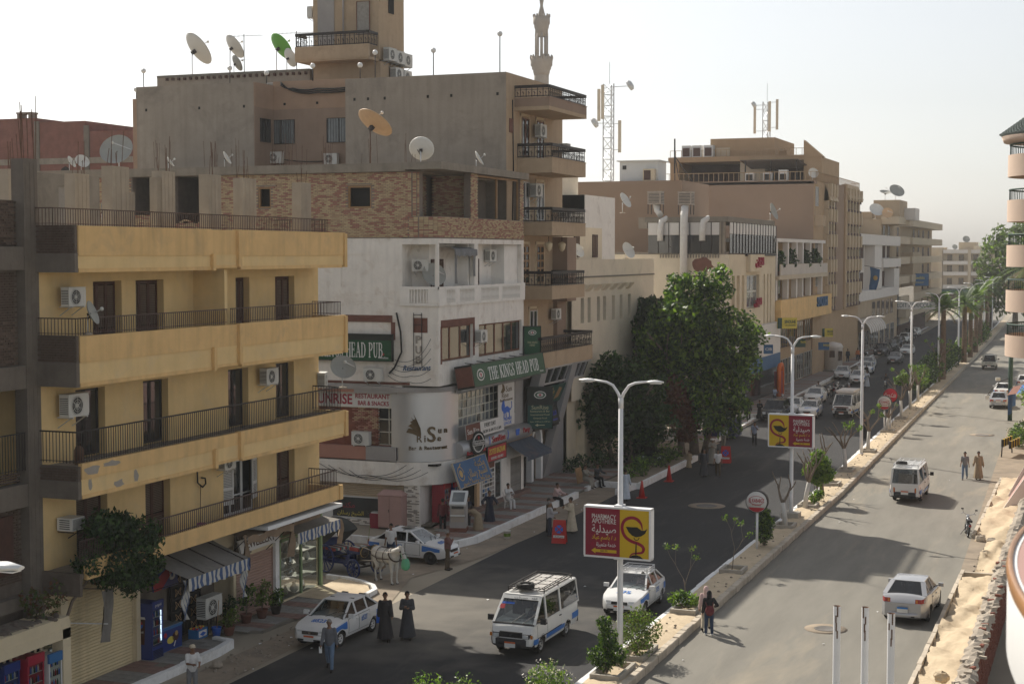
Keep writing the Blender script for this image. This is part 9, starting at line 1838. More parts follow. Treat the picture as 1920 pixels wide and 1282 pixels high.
def motorbike(label,x,y,heading,group=None,tint='paint_black',lean=.12):
 t=thing('motorbike',label,'motorbike',(x,y,0),R(heading),group);t.rotation_euler=(lean,0,R(heading))
 def wh():
  b=MB();M=Matrix.Rotation(R(90),4,'X');b.lathe([(.25,-.045),(.3,-.03),(.305,0),(.3,.03),(.25,.045)],'tyre',18,M,cap=False);b.lathe([(.25,-.02),(.235,0),(.25,.02)],'rim',18,M,cap=False);b.lathe([(.04,-.05),(.04,.05)],'rim',8,M)
  for k in range(8):a=k*math.pi/4;b.bar((.03*math.cos(a),0,.03*math.sin(a)),(.24*math.cos(a),0,.24*math.sin(a)),.01,.01,'rim')
  return b
 me=cached('wheel_moto:wheel',wh);link('wheel',me,t,(.62,0,.305));link('wheel',me,t,(-.6,0,.305))
 def fr():
  b=MB()
  for s in(-.07,.07):b.tube([(.62,s,.305),(.47,s*.8,.72),(.4,s*.7,.95)],.024,'chrome',6);b.bar((-.6,s,.305),(-.1,s,.34),.035,.045,'iron');b.tube([(-.58,s*1.3,.34),(-.42,s*1.2,.62)],.025,'chrome',6)
  b.tube([(.38,0,.82),(.1,0,.62),(-.15,0,.66),(-.65,0,.68)],.03,'iron',6);b.tube([(.36,0,.75),(.2,0,.36),(-.1,0,.3)],.025,'iron',6);return b
 link('frame',cached('moto_f:frame',fr),t)
 def en():b=MB();b.cbox((.08,0,.42),(.3,.24,.24),'black_trim');b.cbox((.16,0,.58),(.14,.16,.16),'rim');b.tube([(.22,-.1,.5),(.15,-.14,.28),(-.2,-.15,.26),(-.75,-.15,.36)],.035,'chrome',7);b.bar((.1,.12,.3),(-.05,.3,.02),.025,.025,'iron');return b
 link('engine',cached('moto_e:engine',en),t)
 b=MB();b.ball((.16,0,.77),.15,tint,10,(1.6,.85,.8));b.cbox((-.3,0,.55),(.24,.22,.16),tint);b.add([(.9,-.06,.42),(.9,.06,.42),(.55,.06,.64),(.55,-.06,.64),(.32,-.06,.5),(.32,.06,.5)],[(0,1,2,3),(3,2,5,4)],tint);b.add([(-.4,-.08,.62),(-.4,.08,.62),(-.95,.08,.56),(-.95,-.08,.56)],[(0,1,2,3)],tint);b.obj('tank',t)
 def se():b=MB();b.cbox((-.28,0,.78),(.66,.25,.1),'black_trim',0,0,.04);b.ball((-.28,0,.8),.13,'black_trim',8,(2.4,1,.5));return b
 link('seat',cached('moto_s:seat',se),t)
 def hb():b=MB();b.tube([(.25,-.36,1.02),(.33,-.28,1.06),(.38,-.1,.98),(.38,.1,.98),(.33,.28,1.06),(.25,.36,1.02)],.016,'chrome',6);b.bar((.35,-.25,1.04),(.33,-.32,1.22),.012,.012,'iron');b.cbox((.32,-.34,1.25),(.02,.12,.07),'black_trim');b.bar((.35,.25,1.04),(.33,.32,1.22),.012,.012,'iron');b.cbox((.32,.34,1.25),(.02,.12,.07),'black_trim');return b
 link('handlebar',cached('moto_h:handlebar',hb),t)
 def hl():b=MB();b.lathe([(.09,0),(.1,.06),(.06,.14),(.01,.15)],'lens_clear',12,Matrix.Translation((.5,0,.88))@Matrix.Rotation(R(-90),4,'Y'));b.cbox((-.93,0,.62),(.05,.12,.08),'lens_red');return b
 link('headlight',cached('moto_l:headlight',hl),t);return t
motorbike('dusty motorbike leaning on its stand at the right verge',-6.35,79.4,100,None,'paint_grey')
MB_G='motorbikes parked beside the taxi queue'
for i,(x,y,h,c)in enumerate(((-25.2,150.5,-60,'paint_black'),(-24.7,152.2,-70,'sign_maroon'),(-25.6,153.5,-50,'paint_black'),(-24.3,154.6,-75,'paint_navy'),(-25.2,156.0,-65,'paint_black'),(-24.2,157.6,-80,'sign_maroon'),(-25.6,158.8,-60,'paint_grey'))):motorbike('parked motorbike '+('nearest us','second from us, maroon tank','third from us','fourth from us, navy tank','fifth from us','sixth from us, maroon tank','farthest, grey tank')[i]+' in the cluster behind the taxis',x,y,h,MB_G,c)
for i,(x,y)in enumerate(((-30.0,205),(-29.6,207),(-29.9,209))):motorbike(('first','second','third')[i]+' motorbike parked on the far pavement by the crooked trunk',x,y,-60,'motorbikes on the far pavement','paint_black')
motorbike('motorbike parked beside the cash machine shelter',-28.0,143,-80,None,'paint_black')
RID1=motorbike('motorbike being ridden towards us in the middle of the left road',-21.2,161.5,-84,None,'paint_black',0);RID2=motorbike('distant motorbike ridden away on the right road past the pickup',-11.3,205,96,None,'paint_black',0)
mat('carriage_blue',(.015,.03,.12),.45,.15,3);mat('hood_black',(.03,.033,.03),.8,.2,3);mat('rug_red',(.28,.05,.045),.9,.15,6);mat('rug_teal',(.06,.15,.15),.9,.15,6);mat('rug_white',(.5,.45,.4),.9,.1);mat('leather',(.05,.03,.022),.6,.2)
CAR=(-31.0,60.3,0)
t=thing('horse_carriage','dark blue open carriage with black folding hood and striped seat by the glazed shop','carriage',CAR,R(-22))
def wheelmesh(r):
 a=MB();M=Matrix.Rotation(R(90),4,'X');a.lathe([(r-.06,-.03),(r,-.03),(r,.03),(r-.06,.03),(r-.06,-.03)],'carriage_blue',24,M,cap=False);a.lathe([(.09,-.09),(.09,.09)],'carriage_blue',10,M);s=MB()
 for k in range(12):q_=k*math.pi/6;s.bar((.07*math.cos(q_),0,.07*math.sin(q_)),((r-.05)*math.cos(q_),0,(r-.05)*math.sin(q_)),.035,.03,'carriage_blue')
 return a.mesh('wheel'),s.mesh('spokes')
w1,w2=wheelmesh(.62),wheelmesh(.42)
for x,r,w_ in((-.75,.62,w1),(1.15,.42,w2)):
 for s in(-.68,.68):o=link('wheel',w_[0],t,(x,s,r));link('spokes',w_[1],o)
b=MB();P=[(-1.25,1.35),(-1.15,.75),(-.6,.55),(.0,.55),(.35,.62),(.6,.95),(.75,.95),(.75,.88),(.5,.5),(-.7,.42),(-1.3,.65),(-1.4,1.35)];M=Matrix(((1,0,0,0),(0,0,-1,0),(0,1,0,0),(0,0,0,1)));b.prism(P,-.5,.5,'carriage_blue',M);b.box(.55,1.35,-.42,.42,1.0,1.12,'carriage_blue');b.box(1.15,1.25,-.5,.5,.6,1.0,'iron');b.bar((-.75,-.68,.62),(-.75,.68,.62),.07,.07,'iron');b.bar((1.15,-.68,.42),(1.15,.68,.42),.07,.07,'iron');b.bar((-.75,0,.62),(1.15,0,.5),.08,.08,'iron');b.obj('body',t)
b=MB()
for i in range(9):b.box(-1.1+.0,-.35,-.48+i*.107,-.48+(i+1)*.107,.95,1.06,('rug_red','rug_teal','rug_white')[i%3])
for i in range(9):b.box(.62,1.2,-.44+i*.098,-.44+(i+1)*.098,1.12,1.26,('rug_red','rug_teal','rug_white','rug_teal')[i%4])
b.obj('seat',t);b=MB();P=[[Vector((-1.25+1.35*math.sin(a)*k,y,1.1+1.15*math.cos(a*.75)*(1 if k==1 else .97)))for a in np.linspace(-.35,1.15,9)]for y,k in((-.62,.97),(-.6,1),(0,1.04),(.6,1),(.62,.97))];b.grid(P,'hood_black')
for y in(-.61,.61):b.add([(-1.25,y,.95)]+[(-1.25+1.33*math.sin(a),y,1.1+1.13*math.cos(a*.75))for a in np.linspace(-.35,1.15,9)],[tuple(range(10))],'hood_black')
b.obj('hood',t);b=MB()
for s in(-1,1):
 Mx=Matrix.Translation((1.45,s*.3,1.12))@Matrix.Rotation(R(90),4,'Y');b.lathe([(.2,0),(.22,.03),(.12,.05),(.06,.06),(.06,.1),(.001,.1)],'iron',14,Mx);b.lathe([(.23,.0),(.235,.02),(.215,.02)],'letter_gold',16,Mx,cap=False)
b.box(1.36,1.45,-.5,.5,.88,1.35,'hood_black');b.obj('dash_board',t);b=MB()
for s in(-1,1):b.tube([(1.2,s*.38,.75),(2.0,s*.36,.85),(3.2,s*.34,.98)],.03,'rug_white',6)
b.obj('shaft',t);b=MB();b.cbox((1.7,.3,.55),(.5,.3,.35),'canvas_brown',0,.3);b.obj('feed_sack',t)
b=MB();b.tube([(1.0,.3,1.3),(1.15,.3,2.2)],.012,'leaf_light',4);b.obj('whip',t)
def capsule(b,p0,p1,r0,r1,mt,n=10):
 p0=Vector(p0);p1=Vector(p1);b.ball(p0,r0,mt,n);b.ball(p1,r1,mt,n);b.tube([p0,p1],[r0,r1],mt,n)
def blob(name,caps,mt,parent,vox=.02,smooth=4):
 b=MB()
 for c in caps:capsule(b,*c,mt)if len(c)==4 else b.ball(c[0],c[1],mt,10,c[2])
 o=b.obj(name,parent,fix=True);md=o.modifiers.new('union','REMESH');md.mode='VOXEL';md.voxel_size=vox;md.use_smooth_shade=True
 if smooth:m2=o.modifiers.new('soft','SMOOTH');m2.factor=.5;m2.iterations=smooth
 LATE.append((o,None));return o
mat('horse_white',(.5,.48,.44),.85,.12,3,stain=(.36,.32,.27),st_amt=.4);mat('horse_mane',(.42,.4,.36),.9,.15,8);mat('bag_green',(.10,.36,.2),.5,.15,4);mat('hoof',(.06,.05,.045),.7)
h=thing('horse','white horse standing in carriage harness with a green bag on its muzzle','horse',(-28.45,59.0,0),R(-27))
LEG=lambda x,y,fr:[((x,y,.98),(x+(.02 if fr else .1),y,.68),.125 if fr else .17,.08 if fr else .1),((x+(.02 if fr else .1),y,.68),(x+(.03 if fr else-.06),y,.5 if fr else .48),.078 if fr else .085,.055),((x+(.03 if fr else-.06),y,.5 if fr else .48),(x+(.02 if fr else-.03),y,.14),.05,.038),((x+.02 if fr else x-.03,y,.14),(x+(.07 if fr else .02),y,.05),.04,.06)]
blob('body',[((-.62,0,1.2),(-.15,0,1.14),.31,.33),((-.15,0,1.14),(.42,0,1.16),.33,.3),((.42,0,1.16),(.55,0,1.3),.28,.22),((-.72,0,1.22),(-.66,0,1.05),.26,.22),((.5,0,1.32),(.84,0,1.5),.22,.15),((.84,0,1.5),(1.0,0,1.52),.14,.12),((.98,0,1.52),(1.2,0,1.24),.115,.085),((1.2,0,1.24),(1.28,0,1.1),.085,.07),((.96,.06,1.6),(.95,.08,1.75),.04,.015),((.96,-.06,1.6),(.95,-.08,1.75),.04,.015)]+LEG(.46,.14,1)+LEG(.46,-.14,1)+LEG(-.64,.15,0)+LEG(-.58,-.15,0),'horse_white',h,.022,5)
blob('mane',[((.9,.0,1.68),(.7,.05,1.56),.05,.07),((.7,.05,1.56),(.5,.06,1.44),.07,.05),((.98,0,1.66),(1.06,0,1.5),.04,.03)],'horse_mane',h,.02,2);blob('tail',[((-.95,0,1.25),(-1.05,0,1.0),.05,.07),((-1.05,0,1.0),(-1.05,0,.55),.08,.03)],'horse_mane',h,.02,2)
b=MB()
for x in(-.35,.12):b.lathe([(.355,-.03),(.36,0),(.355,.03)],'leather',18,Matrix.Translation((x,0,1.15))@Matrix.Rotation(R(90),4,'Y'),cap=False)
b.lathe([(.3,-.05),(.34,0),(.3,.05)],'leather',18,Matrix.Translation((.5,0,1.26))@Matrix.Rotation(R(60),4,'Y'),cap=False)
for y in(-1,1):b.tube([(.5,y*.31,1.1),(-.2,y*.36,1.05),(-.8,y*.3,1.15)],.022,'leather',5);b.tube([(1.05,y*.1,1.5),(.5,y*.3,1.4),(-.6,y*.4,1.35),(-1.4,y*.35,1.4)],.014,'rug_white',4)
b.tube([(-.95,0,1.38),(-.3,0,1.5),(.3,0,1.5)],.025,'leather',5);b.ball((1.05,.11,1.48),.05,'leather',6);b.ball((1.05,-.11,1.48),.05,'leather',6);b.tube([(1.16,.1,1.38),(1.2,0,1.42),(1.16,-.1,1.38)],.016,'leather',4);b.obj('harness',h)
bg_=MB();bg_.lathe([(.1,1.22),(.16,1.12),(.19,.95),(.17,.8),(.08,.72),(.001,.71)],'bag_green',14,Matrix.Translation((1.27,0,0)),cap=False);bg_.tube([(1.2,.13,1.2),(1.08,.12,1.45)],.012,'bag_green',4);bg_.tube([(1.2,-.13,1.2),(1.08,-.12,1.45)],.012,'bag_green',4);tag(bg_.obj('feed_bag',None,(-28.45,59.0,0),R(-27)),'translucent green plastic feed bag over the muzzle of the white horse','bag')
for y in(-.2,.2):
 b=MB();b.lathe([(.065,0),(.055,.07)],'hoof',8,Matrix.Translation((.52,y*.7,0)));b.lathe([(.065,0),(.055,.07)],'hoof',8,Matrix.Translation((-.62,y*.75,0)));b.obj('hoof',h)
 # == people
mat('skin',(.21,.115,.07),.6,.08,5);mat('skin_light',(.36,.22,.15),.6,.08,5);mat('hair_black',(.012,.010,.009),.8,.2,20);mat('hair_grey',(.2,.19,.18),.8,.2,20);mat('eye',(.01,.008,.006),.3);mat('lip',(.14,.05,.04),.6);mat('shoe_dark',(.025,.02,.016),.6,.1);mat('shoe_white',(.6,.6,.58),.6,.08)
def cloth(n,c):return mat('cloth_'+n,c,.92,.14,5,.35,9,stain=tuple(x*.75 for x in c),st_amt=.3,st_scale=3)
for n,c in(('greyblue',(.13,.135,.15)),('jeans',(.13,.19,.28)),('darkjeans',(.035,.055,.10)),('black',(.017,.017,.02)),('darkrobe',(.035,.032,.034)),('charcoal',(.055,.056,.062)),('white',(.62,.61,.6)),('maroon',(.13,.03,.035)),('check',(.16,.075,.07)),('brown',(.09,.065,.04)),('tan',(.30,.235,.155)),('cream',(.5,.43,.32)),('grey',(.2,.2,.205)),('blueshirt',(.28,.33,.45)),('pink',(.55,.4,.38)),('navy',(.02,.025,.045)),('palegrey',(.36,.35,.36)),('orange',(.45,.12,.03)),('stone',(.27,.25,.21)),('paleblue',(.5,.55,.62))):cloth(n,c)
def person(label,x,y,heading,top='white',bottom='jeans',robe=None,h=1.73,arms=((0,8,12),(0,8,12)),legs=((8,6),(-8,10)),lean=0.0,sit=None,head=0,z=0.0,hair='hair_black',scarf=None,sleeves=1.0,shoe='shoe_dark',skin='skin',vox=.014,cap=None,bust=False,group=None):
 """one figure facing local +X; arms (forward, outward, elbow) and legs (forward, knee) in degrees, left then right; sit = seat height"""
 t=thing('person',label,'person',(x,y,z),R(heading),group);k=h/1.75;t.scale=(k,k,k)
 hz_=.92 if sit is None else sit/k+.11;Lr=R(lean);up=Vector((math.sin(Lr),0,math.cos(Lr)));hip=Vector((0,0,hz_));ch=hip+up*.40;nk=hip+up*.58;hd=nk+(up*.6+Vector((0,0,.4))).normalized()*.135
 S2=[(hip+Vector((0,s*.09,-.01)))for s in(1,-1)];SH=[hip+up*.5+Vector((0,s*.172,-.01))for s in(1,-1)];J=[]
 for i,s in enumerate((1,-1)):
  a,o,e=arms[i];d=lambda aa,oo:Vector((math.sin(R(aa))*math.cos(R(oo)),s*math.sin(R(oo)),-math.cos(R(aa))*math.cos(R(oo))))
  e_=SH[i]+d(a,o)*.28;fo=d(a+e,o-(e*.45 if e>40 else 0));w_=e_+fo*.25;J.append((SH[i],e_,w_,fo,s))
 K=[]
 for i,s in enumerate((1,-1)):
  a,kn=legs[i];a,kn=(a*.5,kn*.5)if robe and sit is None else(a,kn);d=lambda aa:Vector((math.sin(R(aa)),s*.03,-math.cos(R(aa))));kp=S2[i]+d(a)*.43;an=kp+d(a-kn)*.42;K.append((S2[i],kp,an,a-kn))
 mn=min(q[2].z for q in K)
 if sit is None:off=.075-mn;t.location.z+=off*k
 F=Vector((math.cos(R(head)),math.sin(R(head)),0));P_=Vector((-F.y,F.x,0))
 c=[(hip,ch,.125,.135),(ch,nk-up*.06,.135,.09),(nk-up*.06,hd-Vector((0,0,.06)),.055,.055),(hd,.098,(1.0,.82,1.15)),(hd+F*.03-Vector((0,0,.06)),hd+F*.05-Vector((0,0,.085)),.06,.045),(hd+F*.095+Vector((0,0,.0)),hd+F*.108-Vector((0,0,.025)),.012,.017)]
 for s in(1,-1):c.append((hd+P_*s*.082-Vector((0,0,.01)),hd+P_*s*.09+Vector((0,0,.02)),.014,.018))
 for(a,e_,w_,fo,s)in J:
  c+=[(a,e_,.05,.042),(e_,w_,.04,.028),(w_,w_+fo*.075,.03,.036)]
  sd=fo.cross(Vector((0,s,0)).normalized());sd=sd.normalized()if sd.length>.1 else Vector((1,0,0));cu=Vector((0,-s,0))
  for j in range(4):b0=w_+fo*.08+sd*(.03-.02*j);l_=(.075,.085,.08,.06)[j];m_=b0+(fo+cu*.25).normalized()*l_*.55;c+=[(b0,m_,.0105,.0095),(m_,m_+(fo+cu*.8).normalized()*l_*.5,.0095,.0085)]
  b0=w_+fo*.025+sd*.03;c.append((b0,b0+(fo*.6+sd*.7+cu*.3).normalized()*.07,.013,.010))
 if not bust:
  for(a,kp,an,fa)in K:f_=Vector((math.cos(R(min(0,fa)*.5)),0,math.sin(R(min(0,fa)*.5))));c+=[(a,kp,.08,.058),(kp,an,.055,.038),(an-f_*.04-Vector((0,0,.03)),an+f_*.14-Vector((0,0,.045)),.035,.028)]
 blob('body',c,skin,t,vox,1)
 b=MB()
 for s in(1,-1):b.ball(hd+F*.088+P_*s*.033+Vector((0,0,.015)),.011,'eye',6);b.bar(hd+F*.096+P_*s*.02+Vector((0,0,.035)),hd+F*.088+P_*s*.05+Vector((0,0,.036)),.01,.008,'hair_black')
 b.bar(hd+F*.098+P_*.022-Vector((0,0,.058)),hd+F*.098-P_*.022-Vector((0,0,.058)),.012,.01,'lip');b.obj('face',t)
 if scarf:blob('headscarf',[(hd-F*.02+Vector((0,0,.012)),.118,(1,.92,1.12)),(hd-F*.05,nk-F*.03,.1,.1),(nk-F*.02,ch+up*.06,.1,.12)],scarf,t,.02,3)
 else:
  b=MB();b.ball(hd-F*.018+Vector((0,0,.03)),.104,hair,12,(.98,.86,1.0));b.obj('hair',t)
  if cap:b=MB();b.ball(hd+Vector((0,0,.05)),.112,cap,12,(1,.9,.72));b.bar(hd+F*.08+Vector((0,0,.06)),hd+F*.17+Vector((0,0,.045)),.14,.012,cap);b.obj('cap',t)
 g=[]
 rt_=robe or top;add=.03 if robe else .018
 g+=[(hip+up*.02,ch,.135+add,.145+add*.8),(ch,nk-up*.10,.14+add*.7,.095),(nk-up*.085,SH[0]-up*.012,.06,.062),(nk-up*.085,SH[1]-up*.012,.06,.062),(ch+Vector((0,.1,.02)),hip+Vector((0,.06,.05)),.09,.1),(ch+Vector((0,-.1,.02)),hip+Vector((0,-.06,.05)),.09,.1)]
 for(a,e_,w_,fo,s)in J:
  if sleeves>=1:g+=[(a,e_,.066+add*.4,.058+add*.5),(e_,w_-fo*.01,.056+add*.5,.045+add*.9)]
  else:g+=[(a,a+(e_-a)*.75,.07,.064)]
 if robe:
  o=None;b=MB();q=random.Random(int(x*77+y*13));n=28;ph=q.uniform(0,6)
  for cc in g:capsule(b,*cc,rt_)
  if sit is None:
   an=(K[0][2]+K[1][2])/2;Z=np.linspace(hz_+.12,mn+.02,8);rows=[]
   for i,zz in enumerate(Z):
    u=i/7;cx_=hip.x*(1-u)+an.x*u+(.22*math.sin(Lr)*(1-u)if lean else 0)*0;rx=.155+.13*u;ry=.17+.12*u;rows.append([Vector((cx_+rx*(1+.10*u*math.sin(5*a+ph)+.05*u*math.sin(9*a))*math.cos(a),ry*(1+.10*u*math.sin(6*a+ph))*math.sin(a),zz))for a in np.linspace(0,2*math.pi,n,False)])
   b.grid(rows,rt_,True,True);b.add(rows[0],[tuple(range(n))[::-1]],rt_);b.add(rows[-1],[tuple(range(n))],rt_)
  else:
   for(a,kp,an,fa)in K:capsule(b,a,kp,.13,.105,rt_);capsule(b,kp,an+Vector((0,0,.05)),.1,.1,rt_)
   capsule(b,(K[0][1]+K[0][2])/2,(K[1][1]+K[1][2])/2,.1,.1,rt_)
  o=b.obj('robe',t,fix=True);md=o.modifiers.new('union','REMESH');md.mode='VOXEL';md.voxel_size=max(.018,vox);md.use_smooth_shade=True;m2=o.modifiers.new('soft','SMOOTH');m2.factor=.5;m2.iterations=3;LATE.append((o,None))
 else:
  blob('shirt',g,rt_,t,max(.018,vox),3)
  if not bust:l_=[(hip+Vector((0,0,.06)),hip-Vector((0,0,.02)),.143,.14)]+sum([[(a,kp,.098,.076),(kp,an+Vector((0,0,.02)),.074,.06)]for(a,kp,an,fa)in K],[]);blob('trousers',l_,'cloth_'+bottom,t,max(.018,vox),2)
 if not bust:
  b=MB()
  for(a,kp,an,fa)in K:f_=Vector((math.cos(R(min(0,fa)*.5)),0,math.sin(R(min(0,fa)*.5))));b.tube([an-f_*.07-Vector((0,0,.03)),an-f_*.03-Vector((0,0,.025)),an+f_*.08-Vector((0,0,.04)),an+f_*.17-Vector((0,0,.05)),an+f_*.2-Vector((0,0,.055))],[.03,.047,.045,.04,.02],shoe,8)
  b.obj('shoes',t)
 t['hand']=[tuple(j[2]+j[3]*.1)for j in J][1]
 return t
def held(t,name,label,cat,side,fn):
 p=t.matrix_basis@Vector(t['hand']);b=MB();fn(b);tag(b.obj(name,None,p,t.rotation_euler.z),label,cat)
C_=lambda n:'cloth_'+n
W1=((-14,8,14),(14,8,20));W2=((16,8,20),(-14,8,14));ST=((2,9,10),(-2,9,10));WALK=((20,6),(-16,22));WLK2=((-16,22),(20,6));STD=((3,3),(-3,3));PHONE=((18,10,85),(18,10,95));SIT=((82,78),(78,72))
p=person('man in grey shirt and pale jeans walking towards us with a white paper',-24.25,45.8,-72,C_('greyblue'),'jeans',None,1.74,W1,WALK,3,hair='hair_grey');held(p,'paper_sheet','white paper held by the grey shirted man','paper',0,lambda b:b.cbox((0,0,-.08),(.02,.1,.22),'paper',.3))
p=person('man in long black robe carrying a blue folder beside the taxi',-24.2,50.0,-66,robe=C_('darkrobe'),h=1.76,arms=W2,legs=WALK);held(p,'folder','blue folder held by the man in black robe','folder',0,lambda b:b.cbox((.02,.05,0),(.03,.22,.32),'letter_blue',.2))
p=person('man in charcoal robe looking down at his phone beside the taxi',-23.55,50.5,-70,robe=C_('charcoal'),h=1.76,arms=PHONE,legs=WALK,lean=4,head=6);held(p,'phone','dark phone in the hands of the man in charcoal robe','phone',0,lambda b:b.cbox((0,.08,.02),(.14,.08,.012),'black',0,0,.4))
person('man with beige cap and white polo at the bottom edge',-26.75,41.3,-40,C_('white'),'grey',None,1.7,((20,8,60),(25,8,70)),STD,5,sleeves=.5,cap=C_('cream'))
person('man in white T-shirt and jeans leaning at the parked taxi',-30.05,62.7,-75,C_('white'),'darkjeans',None,1.8,ST,STD,-3,sleeves=.5,head=-30)
person('man in checked maroon shirt with a hand at his chin by the taxi bonnet',-27.1,62.35,20,C_('check'),'brown',None,1.74,((0,6,8),(28,4,125)),STD,0,hair='hair_grey')
person('man in maroon shirt with his back to us behind the coin kiosk',-30.9,70.5,110,C_('maroon'),'black',None,1.74,ST,STD);person('man in dark jacket standing close behind the coin kiosk',-30.1,71.9,-120,C_('navy'),'black',None,1.74,ST,STD);person('tall man in dark navy robe with hands on hips near the cola fridges',-29.5,73.3,-60,robe=C_('navy'),h=1.82,arms=((-10,40,80),(-10,40,80)),legs=STD)
person('man in tan robe bending over beside the coin kiosk',-29.15,70.9,150,robe=C_('tan'),h=1.74,arms=((75,5,20),(80,5,15)),legs=STD,lean=68)
person('man in white clothes sitting on the plastic chair',-30.1,77.55,-40,C_('white'),'white',None,1.74,((35,8,60),(40,8,75)),SIT,-4,.44,z=.2)
person('man in pink shirt sitting on the white kerb',-28.5,80.6,-15,C_('pink'),'black',None,1.74,((40,8,35),(45,8,30)),((70,62),(85,80)),14,.36)
person('man in grey jacket facing the man in cream robe',-25.6,71.6,25,C_('palegrey'),'navy',None,1.74,((10,6,30),(28,8,70)),STD,hair='hair_grey');person('dark haired man in yellowish top, half hidden behind the grey jacket man',-26.0,72.6,-10,C_('brown'),'black',None,1.72,PHONE,STD)
person('young man in long cream robe looking at his hands near the no stopping board',-24.95,73.0,200,robe=C_('cream'),h=1.78,arms=PHONE,legs=STD,lean=3)
person('man in grey robe sitting against a board on the far pub pavement',-28.9,87.1,-20,robe=C_('stone'),h=1.72,arms=((40,8,30),(45,8,30)),legs=((88,70),(80,60)),sit=.3,z=.2);person('man in dark clothes sitting beside the man in grey robe',-28.5,88.0,-30,C_('charcoal'),'black',None,1.72,((50,8,30),(55,8,30)),((85,75),(78,70)),10,.3,z=.2)
mb=MB();mb.cbox((-29.35,87.3,.75),(.06,1.0,.9),'wood_tan',0,0,-.2);tag(mb.obj('leaning_board'),'tan board leaning behind the two seated men','board')
person('man in white robe walking away along the white kerb',-25.4,83.8,98,robe=C_('paleblue'),h=1.76,arms=W1,legs=WALK)
person('small boy in tan robe at the end of the planted bed',-25.3,97.7,-80,robe=C_('tan'),h=1.18,arms=ST,legs=STD);person('man in slate grey robe walking towards us past the red board',-23.5,94.5,-78,robe=C_('charcoal'),h=1.74,arms=W2,legs=WLK2);person('man in white shirt and brown trousers walking towards us',-22.7,94.9,-78,C_('white'),'brown',None,1.74,W1,WALK,sleeves=.5);person('man in pale robe and white cap behind the slate grey robe man',-24.3,100,-80,robe=C_('stone'),h=1.74,arms=PHONE,legs=STD,cap=C_('white'))
p=person('man in white shirt walking away with a dark bag near the kiosk',-25.8,109.5,95,C_('paleblue'),'stone',None,1.76,W1,WALK,vox=.018);held(p,'briefcase','dark bag carried by the man in white shirt','bag',0,lambda b:b.cbox((0,0,-.18),(.36,.09,.28),'black'))
person('man in pale blue shirt walking towards us with a phone at his ear',-23.9,111.2,-80,C_('blueshirt'),'black',None,1.76,((35,20,140),(5,8,12)),WALK,sleeves=.5,vox=.018)
person('man in grey T-shirt and light jeans walking on the right road',-8.1,99.2,-88,C_('grey'),'jeans',None,1.74,W1,WLK2,sleeves=.5,skin='skin');person('man in long tan robe walking on the right road',-7.3,99.3,-88,robe=C_('tan'),h=1.76,arms=((-10,12,14),(14,12,20)),legs=WALK)
p=person('woman in black top and black headscarf seen from behind at the median kerb',-13.45,55.0,112,C_('black'),'darkjeans',None,1.64,((0,8,10),(-25,30,95)),STD,scarf=C_('black'),shoe='shoe_white',skin='skin_light');bp_=MB();bp_.ball((0,0,0),.17,'cloth_maroon',12,(.6,1,1.15));bp_.ball((-.09,0,-.04),.12,'cloth_maroon',10,(.5,1,1));bp_.tube([(0,.1,.15),(.12,.14,.3),(.22,.12,.1)],.018,'cloth_maroon',5);bp_.tube([(0,-.1,.15),(.12,-.14,.3),(.22,-.12,.1)],.018,'cloth_maroon',5);o=bp_.obj('backpack',None,p.matrix_basis@Vector((-.2,0,1.0)),R(112));tag(o,'maroon backpack on the woman in black','bag')
person('woman with pale pink headscarf beside the woman in black',-13.75,55.75,100,C_('pink'),'cream',None,1.66,W1,WLK2,scarf=C_('pink'),skin='skin_light')
person('woman in black dress at the kerb by the off-road car',-27.2,128.5,-60,robe=C_('black'),h=1.66,arms=PHONE,legs=STD,vox=.024);person('man in dark suit standing beside the black dressed woman',-27.9,127.4,-40,C_('black'),'black',None,1.76,ST,STD,vox=.024);person('man in pale robe standing at the open taxi door',-23.4,164.0,-60,robe=C_('paleblue'),h=1.76,arms=PHONE,legs=STD,vox=.024)
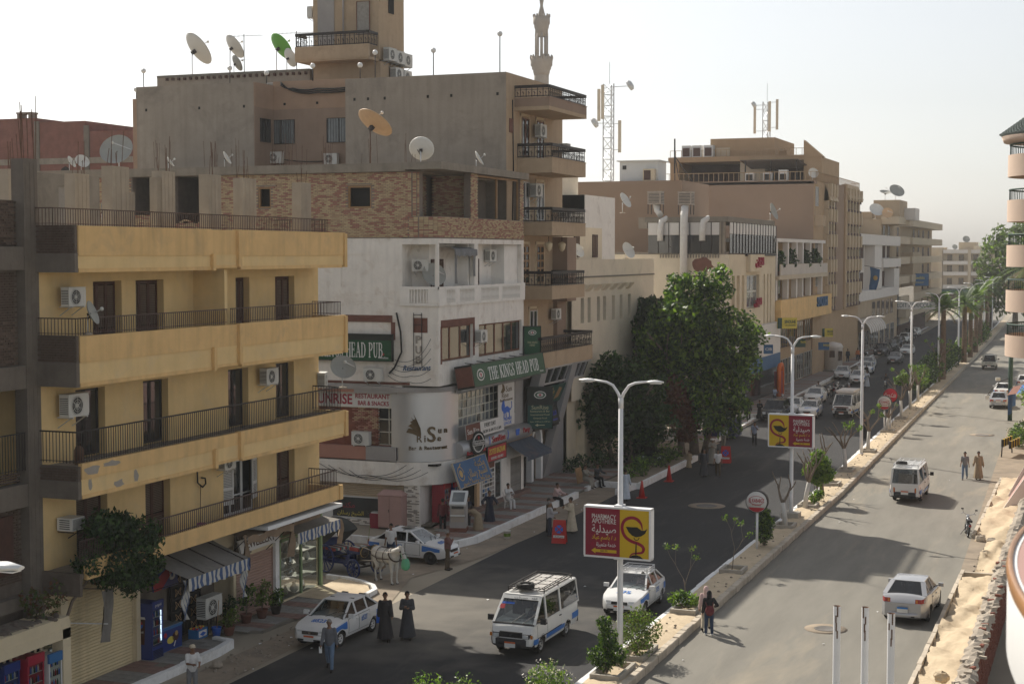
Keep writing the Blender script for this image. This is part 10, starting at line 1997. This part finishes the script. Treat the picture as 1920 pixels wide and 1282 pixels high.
person('person in black at the far taxis',-24.9,174.0,-50,robe=C_('black'),h=1.66,arms=ST,legs=STD,vox=.03);person('man in orange shirt on the far pavement',-30.2,203,-70,C_('orange'),'navy',None,1.74,ST,STD,vox=.03);person('man in dark blue uniform on the far pavement',-31.0,200,-60,C_('navy'),'navy',None,1.78,ST,STD,vox=.03);person('person in black standing behind the two round signs',-16.9,117.5,-70,robe=C_('black'),h=1.66,arms=ST,legs=STD,vox=.024)
RD=dict(legs=((62,95),(62,95)),arms=((48,8,30),(48,8,30)),lean=12,sit=.8,vox=.026)
person('rider in patterned shirt on the motorbike coming towards us',-21.17,161.75,-84,C_('charcoal'),'darkjeans',None,1.74,**RD);person('distant rider in white on the right road',-11.27,204.75,96,C_('white'),'grey',None,1.74,**RD);person('man sitting on a parked motorbike beside the taxis',-25.9,149.0,-60,C_('grey'),'black',None,1.74,**RD)
person('rider pausing beside the cash machine motorbike',-28.6,141.6,-30,C_('blueshirt'),'navy',None,1.74,arms=PHONE,legs=STD,vox=.024)
def inside(veh,label,lx,ly,lz,top,**k):
 m_=veh.matrix_basis@Vector((lx,ly,lz));return person(label,m_.x,m_.y,math.degrees(veh.rotation_euler.z),top,'black',None,1.7,((50,4,30),(50,4,30)),SIT,0,.2,z=m_.z,bust=True,vox=.018,**k)
inside(van,'driver in grey shirt at the wheel of the near minibus',1.0,.38,.55,C_('grey'));inside(van,'passenger in blue at the rear side window of the near minibus',-.9,.5,.62,C_('navy'));inside(TAXI375,'driver in pale shirt at the wheel of taxi 375',.05,.36,.32,C_('pink'))
# == air
hz_m=bpy.data.materials.new('haze');hz_m.use_nodes=True
n_=hz_m.node_tree.nodes;n_.clear()
o_=n_.new('ShaderNodeOutputMaterial');v_=n_.new('ShaderNodeVolumePrincipled')
v_.inputs['Color'].default_value=(.93,.95,.97,1);v_.inputs['Density'].default_value=.0002;v_.inputs['Anisotropy'].default_value=.3
hz_m.node_tree.links.new(v_.outputs[0],o_.inputs['Volume'])
MT['haze']=hz_m
mb=MB();mb.box(-160,80,-30,720,-1.6,75,'haze');stuff(mb.obj('haze'))
finish()
